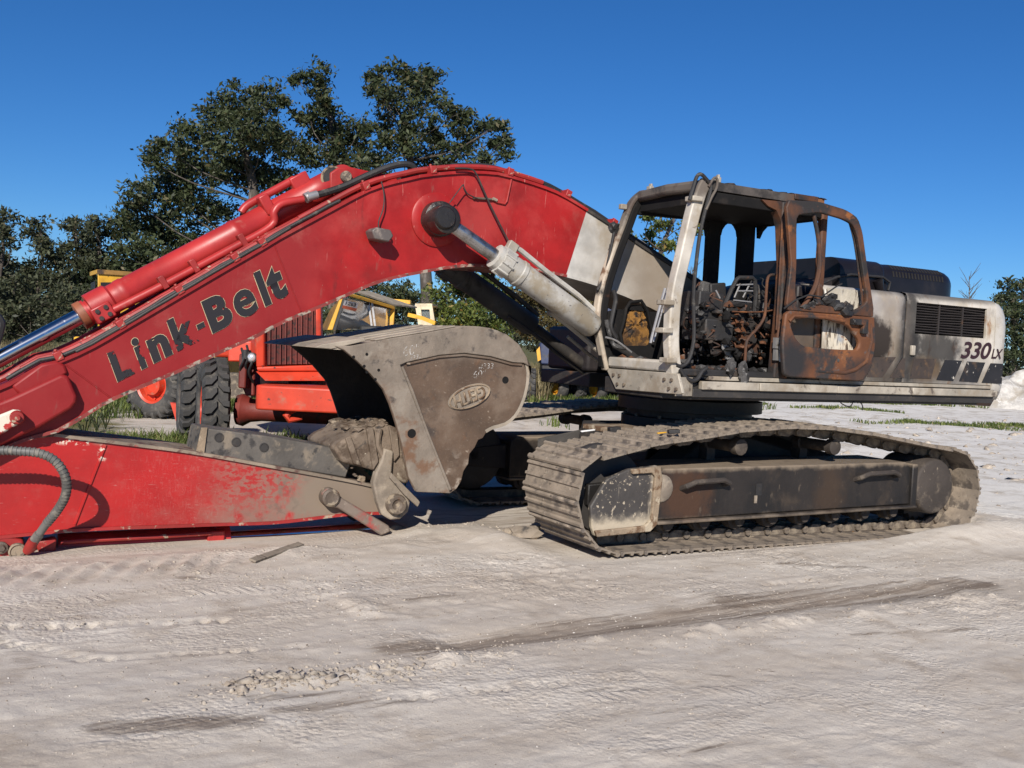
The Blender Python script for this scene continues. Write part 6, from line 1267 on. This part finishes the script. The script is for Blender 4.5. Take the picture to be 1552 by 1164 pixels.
def leaf_soup(C, R, n_sub, n_leaf, size, seed, flat=.8):
    r = np.random.default_rng(seed); P = []
    for c, rad in zip(C, R):
        k = max(5, int(n_sub * 2.6 * (rad / 1.2) ** 1.7)); d = r.normal(size=(k, 3)); d /= np.linalg.norm(d, axis=1)[:, None]; sc = c + d * (rad * r.random((k, 1)) ** .45) * np.array([1, 1, flat])
        for q in sc:
            m = int(n_leaf * 1.9 * r.uniform(.5, 1.4)); P.append(q + r.normal(size=(m, 3)) * np.array([.24, .24, .15]) * r.uniform(.6, 1.15) * min(1.0, .55 + rad * .4))
    P = np.concatenate(P); N = len(P); a = r.normal(size=(N, 3)); a /= np.linalg.norm(a, axis=1)[:, None]; b = np.cross(a, r.normal(size=(N, 3))); b /= np.linalg.norm(b, axis=1)[:, None]
    s = size * .78 * (.35 + 1.3 * r.random((N, 1)) ** 1.4); V = np.stack([P - a * s, P - b * s * .42 + a * s * .05, P + a * s, P + b * s * .42 + a * s * .05], 1).reshape(-1, 3)
    return V, np.arange(N * 4).reshape(-1, 4)
def tree(name, label, cat, base, Y, clusters, leaf, dens=(14, 34), size=.115, trunk=None, trunk_r=.22, limbs=True, group=None, seed=1, dy=1.2, flat=.8):
    r = random.Random(seed); b = D(base[0], base[1], Y); b.z = 0; root = empty(name, b, 0, label, cat, group)
    C = []; R = []
    for (x, y, rp) in clusters:
        p = D(x, y, Y + r.uniform(-dy, dy)); C.append(np.array(p) - np.array(b)); R.append(rp / FPX * Y)
    V, Fc = leaf_soup(C, R, dens[0], dens[1], size, seed, flat); raw_mesh('crown', V, Fc, leaf, root)
    mb = MB(); tp = [D(x, y, Y) - b for x, y in trunk] if trunk else [Vector((0, 0, 0)), Vector((.1, 0, 2.5)), Vector((0, 0, 5))]
    tp = [Vector((0, 0, -.1))] + tp if tp[0].z > .2 else tp
    tpc = [Vector(p) for p in catmull(tp, 4)]; n = len(tpc); mb.tube(tpc, [trunk_r * (1 - .72 * i / (n - 1)) for i in range(n)], 10)
    if limbs:
        for c, rad in zip(C, R):
            c = Vector(c); cand = [(abs((p - c).length - .9 * (c - tpc[-1]).length * .5), i) for i, p in enumerate(tpc) if p.z < c.z - .15 * rad] or [(0, n - 1)]
            i0 = min(range(n), key=lambda i: (tpc[i] - c).length + (3 if tpc[i].z > c.z else 0)); st = tpc[max(0, i0 - 2)]; m = st.lerp(c, .55) + Vector((r.uniform(-.35, .35), r.uniform(-.3, .3), r.uniform(-.35, .05)))
            L = (c - st).length; rr0 = min(trunk_r * .22, .012 + .008 * L); P = [Vector(p) for p in catmull([st, m, c], 3)]; mb.tube(P, [rr0 * (1 - .7 * i / (len(P) - 1)) for i in range(len(P))], 6)
            for k in range(4):
                e = c + Vector((r.gauss(0, 1), r.gauss(0, 1), r.gauss(0, .8))).normalized() * rad * .85; s2 = P[-1 - (k % 3)]; mb.tube([s2, s2.lerp(e, .5) + Vector((0, 0, .08)), e], [rr0 * .35, rr0 * .22, .008], 5)
    mb.build('trunk', m_bark, root, smooth=60); return root
YT = 38
tree('oak_tree', 'broad dark oak at left, its crown rising behind the red arm cylinder', 'tree', (330, 560), YT, [(362, 158, 36), (402, 148, 30), (330, 168, 24), (432, 152, 12), (300, 205, 36), (345, 200, 40), (392, 200, 44), (425, 215, 36), (255, 225, 30), (232, 245, 20), (290, 250, 44), (340, 260, 42), (385, 262, 40), (425, 275, 32), (245, 285, 40), (205, 300, 28), (285, 305, 40), (330, 320, 34), (225, 335, 44), (180, 345, 32), (265, 365, 44), (215, 395, 46), (165, 400, 40), (310, 375, 34), (250, 430, 44), (150, 440, 36), (200, 450, 40)], lf_oak, trunk=[(330, 560), (345, 450), (370, 350), (385, 290), (360, 200)], trunk_r=.42, seed=3, dens=(15, 36), dy=1.8)
tree('oak_tree', 'slender oak with a tall narrow spire in the gap between the two broad crowns', 'tree', (500, 560), YT + 1, [(488, 112, 18), (462, 118, 12), (450, 122, 8), (478, 140, 20), (492, 160, 20), (470, 175, 20), (505, 185, 24), (482, 205, 30), (520, 208, 24), (545, 190, 20), (540, 215, 24), (505, 232, 32), (462, 232, 30), (560, 240, 24), (530, 260, 26), (460, 180, 12)], lf_oak, trunk=[(500, 560), (505, 420), (510, 290), (504, 200), (488, 120)], trunk_r=.24, seed=4, dens=(14, 32))
tree('oak_tree', 'right hand oak whose domed crown stands over the top of the boom', 'tree', (640, 560), YT - 1, [(570, 118, 18), (590, 108, 18), (612, 112, 20), (638, 112, 18), (658, 118, 18), (566, 135, 14), (585, 140, 26), (618, 142, 28), (652, 142, 26), (668, 155, 14), (600, 172, 26), (640, 178, 26), (572, 188, 22), (690, 172, 20), (706, 178, 18), (662, 205, 26), (620, 210, 30), (585, 220, 28), (700, 200, 20), (722, 195, 14), (712, 222, 22), (690, 235, 26), (745, 195, 16), (760, 188, 10), (752, 215, 18), (765, 235, 12), (735, 238, 20), (650, 240, 28), (560, 255, 26), (765, 215, 10)], lf_oak, trunk=[(645, 560), (648, 480), (642, 380), (625, 270), (615, 180)], trunk_r=.36, seed=5, dens=(14, 32))
# thinner trees along the left edge
lab = ('thin tree at the far left edge with a ragged pointed top', 'thin tree second from the left edge with sparse grey green leaves', 'thin tree with a rounded sparse crown left of the yellow crawler', 'thin tree standing against the broad oak, pale stem showing')
for i, (x, top, k) in enumerate(((0, 318, 1), (60, 330, 2), (112, 322, 3), (145, 328, 4))):
    cl = []; r = random.Random(40 + i)
    for j in range(17): yy = top + 12 + j * 9.5; cl.append((x + r.uniform(-26, 26) * min(1, .25 + j / 7), yy, r.uniform(10, 22)))
    tree('thin_tree', lab[i], 'tree', (x, 540), YT - 3 + i, cl, lf_dull, trunk=[(x + 4, 540), (x - 2, 440), (x + 5, 380), (x, top + 15)], trunk_r=.12, seed=60 + i, dens=(15, 30), size=.10, group='thin trees along the left', dy=1.6)
tree('thin_tree', 'bushy sparse tree just beyond the left edge of the crawler', 'tree', (-60, 540), YT - 2, [(-40, 330, 26), (-30, 370, 30), (-60, 400, 36), (-20, 430, 30), (-50, 460, 34), (10, 470, 26)], lf_dull, trunk=[(-60, 540), (-50, 440), (-40, 340)], trunk_r=.14, seed=70, dens=(10, 26), size=.10, group='thin trees along the left')
# understorey masses
def bush(label, Y, clusters, leaf, seed, size=.09, dens=(20, 34), name='shrub'):
    xs = sum(c[0] for c in clusters) / len(clusters); return tree(name, label, 'shrub', (xs, 560), Y, clusters, leaf, dens, size, [(xs, 570), (xs, 530), (xs + 3, 500)], .07, True, 'shrubs under the trees', seed, 1.0)
bush('dull shrub thicket at the left below the thin trees', YT - 5, [(-20, 470, 30), (20, 480, 30), (60, 470, 28), (100, 480, 30), (40, 500, 30), (80, 505, 30), (120, 455, 26), (0, 510, 28), (-10, 440, 24), (90, 445, 24)], lf_dull, 81)
bush('dark shrub mass between the broad oak and the boom underside', YT - 4, [(560, 440, 24), (585, 455, 26), (610, 440, 24), (575, 480, 26), (600, 490, 24), (550, 470, 24), (630, 470, 18), (520, 480, 26), (480, 490, 26), (440, 500, 26)], lf_oak, 82)
bush('bright green shrub right of the pale tree trunk', YT - 6, [(690, 425, 24), (715, 440, 28), (740, 430, 24), (690, 460, 26), (720, 475, 30), (755, 460, 26), (700, 500, 28), (740, 505, 28), (770, 485, 24), (675, 480, 18), (720, 520, 26), (665, 440, 14)], lf_bright, 83)
bush('olive shrub behind the boom lift cylinders', YT - 4, [(800, 440, 26), (830, 460, 28), (870, 450, 26), (850, 430, 22), (800, 490, 28), (840, 500, 28), (880, 490, 26), (910, 470, 26), (775, 450, 24), (930, 500, 26), (890, 420, 14)], lf_brown, 84)
bush('dull shrub thicket beyond the shrubs under the boom', YT + 5, [(x, 470 + 14 * sin(x * .09), 30) for x in range(430, 940, 32)] + [(x, 510, 30) for x in range(440, 940, 36)], lf_dull, 85, .12, (15, 28))
bush('dull shrub thicket behind the thin trees at the left', YT + 5, [(x, 430 + 14 * sin(x * .07), 34) for x in range(-60, 330, 30)] + [(x, 480, 34) for x in range(-60, 330, 34)], lf_dull, 86, .12, (15, 28))
# tree seen through the cab windscreen
tree('oak_tree', 'leaning oak seen through the open cab windscreen', 'tree', (985, 560), YT - 2, [(985, 325, 14), (1005, 318, 16), (1030, 322, 18), (1050, 335, 16), (1000, 345, 15), (1040, 352, 14), (985, 365, 18), (1010, 372, 15), (965, 385, 18), (990, 395, 20), (1000, 410, 20), (950, 365, 12), (940, 350, 12), (960, 410, 20), (935, 380, 14), (980, 430, 24), (1010, 435, 18)], lf_bright, trunk=[(985, 560), (992, 440), (1002, 380), (1022, 330)], trunk_r=.18, seed=91, dens=(12, 30))
# bare sapling and the brown tree at the right edge
def bare(label, x, ybase, ytop, Y, seed):
    r = random.Random(seed); b = D(x, ybase, Y); root = empty('bare_sapling', (b.x, b.y, 0), 0, label, 'tree'); mb = MB(); top = D(x + 3, ytop, Y) - Vector((b.x, b.y, 0))
    P = [Vector((0, 0, -.1)), top.lerp(Vector((0, 0, 0)), .5) + Vector((.08, 0, 0)), top]; mb.tube([Vector(p) for p in catmull(P, 4)], [.05 - .005 * i for i in range(9)], 6)
    br = MB()
    for k in range(46):
        s = top * r.uniform(.35, .98); e = s + Vector((r.uniform(-.5, .5), r.uniform(-.4, .4), r.uniform(.25, .75))); br.tube([s, s.lerp(e, .5) + Vector((r.uniform(-.08, .08), 0, 0)), e], [.016, .011, .005], 4)
    mb.build('trunk', m_bark, root); br.build('branches', m_bark, root)
bare('bare leafless sapling just right of the black engine hood', 1466, 560, 418, 42, 5)
bare('bare leafless twiggy tree behind the cab front pillar', 1046, 560, 405, 40, 6)
tree('oak_tree', 'lone oak at the right edge behind the white spoil heap', 'tree', (1535, 590), 48, [(1530, 432, 14), (1548, 436, 16), (1518, 450, 14), (1535, 458, 22), (1560, 455, 24), (1512, 470, 12), (1525, 485, 24), (1550, 485, 26), (1520, 510, 22), (1545, 515, 26), (1575, 490, 30), (1530, 540, 24), (1560, 545, 28), (1505, 525, 12)], lf_oak, trunk=[(1535, 590), (1538, 520), (1535, 450)], trunk_r=.22, seed=95, dens=(13, 32), size=.12)
# far low wood along the horizon on the right
r_ = np.random.default_rng(9); C = []; R = []
for x in range(10, 150, 4): C.append(np.array([x + r_.uniform(-1, 1), 150 + r_.uniform(-6, 6), r_.uniform(.5, 1.6)])); R.append(r_.uniform(1.5, 2.6))
V_, F_ = leaf_soup(C, R, 7, 26, .40, 99); far = raw_mesh('far_wood', V_, F_, lf_dull); tag(far, 'low wood far off along the right horizon', 'wood', kind='stuff')
# ------------------------------------------------------------------ grass (blades nobody could count)
def grass(name, label, spots, leaf, seed, h=(.10, .28)):
    r = np.random.default_rng(seed); Vs = []; Fs = []; k = 0
    for (cx, cy, rx, ry, n, hm) in spots:
        tuft = r.normal(size=(max(6, n // 40), 2)) * np.array([rx, ry]) * .5 + np.array([cx, cy]); idx = r.integers(0, len(tuft), n); P = tuft[idx] + r.normal(size=(n, 2)) * .16
        keep = np.ones(n, bool); z = height(P[:, 0], P[:, 1]); hh = r.uniform(h[0], h[1], n) * hm; an = r.uniform(0, 2 * pi, n); w = .006 + .004 * cy / 14; ln = r.uniform(.2, .9, n) * hh
        dx, dy = np.cos(an), np.sin(an); b0 = np.stack([P[:, 0] - dy * w, P[:, 1] + dx * w, z - .01], 1); b1 = np.stack([P[:, 0] + dy * w, P[:, 1] - dx * w, z - .01], 1)
        m0 = np.stack([P[:, 0] - dy * w * .8 + dx * ln * .35, P[:, 1] + dx * w * .8 + dy * ln * .35, z + hh * .62], 1); m1 = np.stack([P[:, 0] + dy * w * .8 + dx * ln * .35, P[:, 1] - dx * w * .8 + dy * ln * .35, z + hh * .62], 1)
        t1 = np.stack([P[:, 0] + dx * ln, P[:, 1] + dy * ln, z + hh], 1); t2 = t1 + np.array([.002, 0, 0])
        V = np.stack([b0, b1, m1, m0, t1, t2], 1).reshape(-1, 3); base = k + np.arange(n) * 6
        Fs.append(np.stack([base, base + 1, base + 2, base + 3], 1)); Fs.append(np.stack([base + 3, base + 2, base + 5, base + 4], 1)); Vs.append(V); k += n * 6
    o = raw_mesh(name, np.concatenate(Vs), np.concatenate(Fs), leaf); return tag(o, label, 'grass', kind='stuff')
lf_grass = leaf_mat('grass_blades', (.045, .075, .014), (.14, .17, .045), (.30, .25, .12)); lf_dry = leaf_mat('dry_grass', (.12, .10, .05), (.30, .25, .14), (.10, .13, .05))
grass('grass', 'short green grass round the tractor wheels and left of the arm', [(-4.4, 12.2, 2.4, .9, 15000, .9), (-3.2, 13.4, 2.4, 1.2, 12000, .9), (-5.6, 13.2, 1.3, .8, 5000, .8), (-1.6, 14.2, 1.8, 1.4, 7000, .9), (-7.0, 22.5, 5.0, 2.4, 12000, 1.0), (-10, 18, 2.5, 3, 8000, 1.1), (-13, 26, 6, 5, 8000, 1.2)], lf_grass, 1)
grass('grass', 'grass strips on the white ground at the right', [(12.5, 28, 2.6, .5, 1800, .45), (16.5, 29, 2.4, .45, 1800, .45), (15, 40, 5, 1.0, 1800, .5), (22, 44, 5, 1.2, 1800, .5), (11, 34, 2.5, .4, 1000, .4), (2, 31.5, 4, 1.5, 6000, .9)], lf_grass, 2)
grass('dry_grass', 'tall dry grass beside the dark blue truck', [(-.4, 31, 1.2, 1.2, 5000, 4.2), (.8, 33, 1.5, 1.2, 5000, 4.0), (-1.5, 33, 1.8, 1.5, 5000, 3.6), (-14.5, 30, 3, 2, 5000, 4.0)], lf_dry, 3)
# dark strap-leaved weeds beside the gravel
for i, (x, y) in enumerate(((128, 668), (146, 655), (160, 650))):
    g = G(x, y); r = random.Random(i); root = empty('weed', (g.x, g.y, hz(g.x, g.y)), 0, ('dark strap leaved weed nearest the boom underside', 'dark strap leaved weed in the middle of three', 'dark strap leaved weed nearest the tractor tyre')[i], 'weed', 'weeds beside the gravel')
    for k in range(9):
        a = r.uniform(0, 2 * pi); L = r.uniform(.22, .42); P = [Vector((0, 0, 0)), Vector((cos(a) * L * .35, sin(a) * L * .35, L * .8)), Vector((cos(a) * L * .8, sin(a) * L * .8, L * .85)), Vector((cos(a) * L * 1.1, sin(a) * L * 1.1, L * .45))]
        MB().beam([Vector(p) for p in catmull(P, 3)], [.004] * 10, [.022 - .002 * j for j in range(10)]).build('leaf', lf_oak, root)
# ------------------------------------------------------------------ small things on the ground and on the track
m_wood = layered('weathered_board', (.24, .20, .155), [((.10, .08, .06), 'n', (6, .5, .66, (8, 1, 1)), .9), ((.46, .37, .25), 'n', (3, .62, .7), .9)], rough=.9, bump=(20, .4))
a = G(382, 856); b = G(456, 830); d = b - a; pk = MB().box((0, 0, 0), (d.length, .06, .018)).build('plank', m_wood, None, bevel=.004, loc=((a.x + b.x) / 2, (a.y + b.y) / 2, max(hz((a.x + b.x) / 2, (a.y + b.y) / 2), hz(a.x, a.y), hz(b.x, b.y)) + .012), rot=(radians(12), 0, atan2(d.y, d.x))); tag(pk, 'short weathered board lying on the sand before the arm', 'board')
def on_track(x, y, dims, mat, name, label, cat, rz=0.0, dz=.0):
    l, z = U(x, y, 1.40); z = float(np.interp(l, [-2.1, -1.69, -1.27, -.75, -.2], [.93, .965, 1.01, 1.075, 1.105])) + .005
    w = 1.40; dd = _ray(x, y); t_ = (z - CAM_H) / dd[2]; P = _O + dd * t_
    o = MB().box((0, 0, dims[2] / 2), dims).build(name, mat, None, bevel=.006, loc=(P[0], P[1], z + dz), rot=(0, radians(-6), rz)); return tag(o, label, cat)
on_track(931, 656, (.11, .07, .055), m_soot, 'black_box', 'small black box resting on the muddy near track', 'box', .4)
on_track(1021, 657, (.10, .06, .035), m_soot, 'burnt_scrap', 'flat black burnt scrap lying on the near track', 'scrap', .1)
on_track(891, 654, (.15, .03, .015), m_white, 'white_strip', 'thin white strip lying across the front of the near track', 'strip', .5)
on_track(1003, 657, (.09, .03, .012), m_yellow, 'yellow_strip', 'small yellow strip beside the burnt scrap on the track', 'strip', .4)
# chunk of broken steel wedged under the front of the track
g = G(795, 812); mb = MB(); mb.add(*lump((0, 0, .05), .15, 2, 11, (1.3, .6, .45))); o = mb.build('steel_chunk', m_mud, None, smooth=0, loc=(g.x, g.y, hz(g.x, g.y))); tag(o, 'jagged brown chunk wedged under the front of the near track', 'chunk')
# white spoil heap and rusty pipe at the right edge
h0 = D(1556, 592, 40); r = np.random.default_rng(4); nu, nv = 60, 40; Us, Vs_ = np.meshgrid(np.linspace(-1, 1, nu), np.linspace(-1, 1, nv)); rr_ = np.sqrt(Us ** 2 + Vs_ ** 2)
Hp = 1.75 * np.clip(1 - rr_ ** 1.8, 0, 1) ** .6 * (1 + .5 * fbm(Us * 3, Vs_ * 3, 5, 4)) + .10 * fbm(Us * 14, Vs_ * 14, 6, 4) - .12
Vh = np.stack([Us * 4.2, Vs_ * 2.6, Hp], -1).reshape(-1, 3); ii = (np.arange(nv - 1)[:, None] * nu + np.arange(nu - 1)[None, :]).ravel()
sh_ = raw_mesh('spoil_heap', Vh, np.stack([ii, ii + 1, ii + nu + 1, ii + nu], -1), layered('white_spoil', (.46, .44, .405), [((.33, .295, .245), 'n', (1.6, .46, .62), .95), ((.56, .545, .51), 'n', (5, .56, .66), .95)], rough=.95, bump=(9, .9, .5)), None, True); sh_.location = (h0.x + 1.9, h0.y + 1.5, 0); tag(sh_, 'white spoil heap at the right edge beyond the counterweight', 'heap')
a = G(1535, 594); rr_ = 6.0 * a.y / FPX; o = MB().lathe((0, 0, 0), (1, .15, 0), [(rr_ * .8, 0), (rr_, .05), (rr_ * .95, 1.5), (rr_ * 1.02, 3.0), (rr_ * .9, 6.0)], 14).build('fallen_log', m_burnt, None, loc=(a.x, a.y, rr_ * .85)); tag(o, 'dark fallen log lying before the white spoil heap', 'log')
# broken clods: the larger are single things too many to count one by one
r = np.random.default_rng(12); VAR = []
for q in range(7):                                                    # angular clod shapes
    bm = bmesh.new()
    for k in range(11):
        v = r.normal(size=3); v = v / np.linalg.norm(v) * r.uniform(.6, 1.15); bm.verts.new(v)
    res = bmesh.ops.convex_hull(bm, input=bm.verts); bmesh.ops.delete(bm, geom=[g for g in res['geom_interior'] if isinstance(g, bmesh.types.BMVert)], context='VERTS'); bmesh.ops.triangulate(bm, faces=bm.faces)
    bm.verts.index_update(); VAR.append((np.array([list(v.co) for v in bm.verts]), np.array([[v.index for v in f.verts] for f in bm.faces]))); bm.free()
AV = []; AF = []; k = 0
def scatter(n, a, b, spread, smin, smax):
    global k
    A = np.array(a); B = np.array(b); T_ = r.random((n, 1)); XY = A * (1 - T_) + B * T_ + r.normal(size=(n, 2)) * spread; ZZ = height(XY[:, 0], XY[:, 1])
    for i in range(n):
        V0, F0 = VAR[int(r.integers(0, 7))]; x, y = XY[i]; s = smin + (smax - smin) * r.random() ** 3; an = r.uniform(0, 2 * pi); c, q = cos(an), sin(an)
        v = V0 * np.array([s * r.uniform(.7, 1.5), s * r.uniform(.7, 1.3), s * r.uniform(.5, .95)]); v = np.stack([v[:, 0] * c - v[:, 1] * q, v[:, 0] * q + v[:, 1] * c, v[:, 2]], 1) + np.array([x, y, ZZ[i] - s * .05]); AV.append(v); AF.append(F0 + k); k += len(v)
scatter(300, g2(370, 1042), g2(600, 1018), .085, .005, .042); scatter(200, g2(300, 1050), g2(760, 1005), .16, .004, .022); scatter(260, g2(350, 1035), g2(640, 1018), .10, .004, .018); scatter(120, g2(540, 930), g2(440, 880), .16, .004, .018); scatter(160, g2(230, 850), g2(620, 815), .12, .004, .018); scatter(90, g2(640, 800), g2(800, 800), .10, .006, .03)
scatter(140, g2(0, 940), g2(360, 935), .10, .004, .016); scatter(140, g2(650, 1010), g2(1450, 915), .12, .004, .016); scatter(420, g2(50, 1010), g2(1500, 900), .9, .003, .012); scatter(260, g2(100, 1130), g2(1500, 1000), .5, .003, .010); scatter(80, g2(1150, 700 + 130), g2(1500, 780), .15, .005, .02); scatter(30, g2(250, 860), g2(330, 880), .12, .005, .02)
scatter(1500, g2(30, 900), g2(1500, 860), .45, .002, .011); scatter(1600, g2(50, 1010), g2(1500, 930), .7, .002, .009); scatter(700, g2(50, 1110), g2(1500, 1040), .5, .0015, .006); scatter(500, g2(300, 870), g2(700, 850), .3, .003, .016); scatter(300, g2(900, 870), g2(1500, 850), .3, .003, .012); scatter(240, g2(720, 985), g2(1150, 965), .12, .003, .013)
scatter(500, (4, 15), (13, 16), 2.2, .01, .07); scatter(700, (6, 22), (18, 26), 4.0, .02, .13)
clod_m = NT('clod_crumbs'); g_ = clod_m.n.new('ShaderNodeNewGeometry'); rv = g_.outputs['Random Per Island']; clod_m.done(clod_m.mix(clod_m.ramp(rv, .75, 1.0), clod_m.mix(clod_m.ramp(rv, 0, .75), (.16, .125, .095), (.46, .405, .335)), (.66, .63, .58)), .95, 0, .15)
nb = len(AV)
scatter(2600, g2(-20, 890), g2(1520, 850), .5, .003, .010); scatter(2600, g2(-20, 980), g2(1520, 920), .55, .0025, .008); scatter(2400, g2(0, 1090), g2(1540, 1020), .5, .002, .006)
cr = raw_mesh('crumbs', np.concatenate(AV[nb:]), np.concatenate(AF[nb:]) - AF[nb].min(), clod_m.mat); tag(cr, 'fine mixed crumbs of earth and grit over the sand', 'grit', kind='stuff')
AV = AV[:nb]; AF = AF[:nb]
cl = raw_mesh('clods', np.concatenate(AV), np.concatenate(AF), layered('clod_earth', (.42, .365, .30), [((.29, .24, .19), 'n', (9, .48, .62), .95)], rough=.95, bump=(60, .5, .4))); tag(cl, 'loose pale clods and pebbles scattered over the sand', 'clods', kind='stuff')
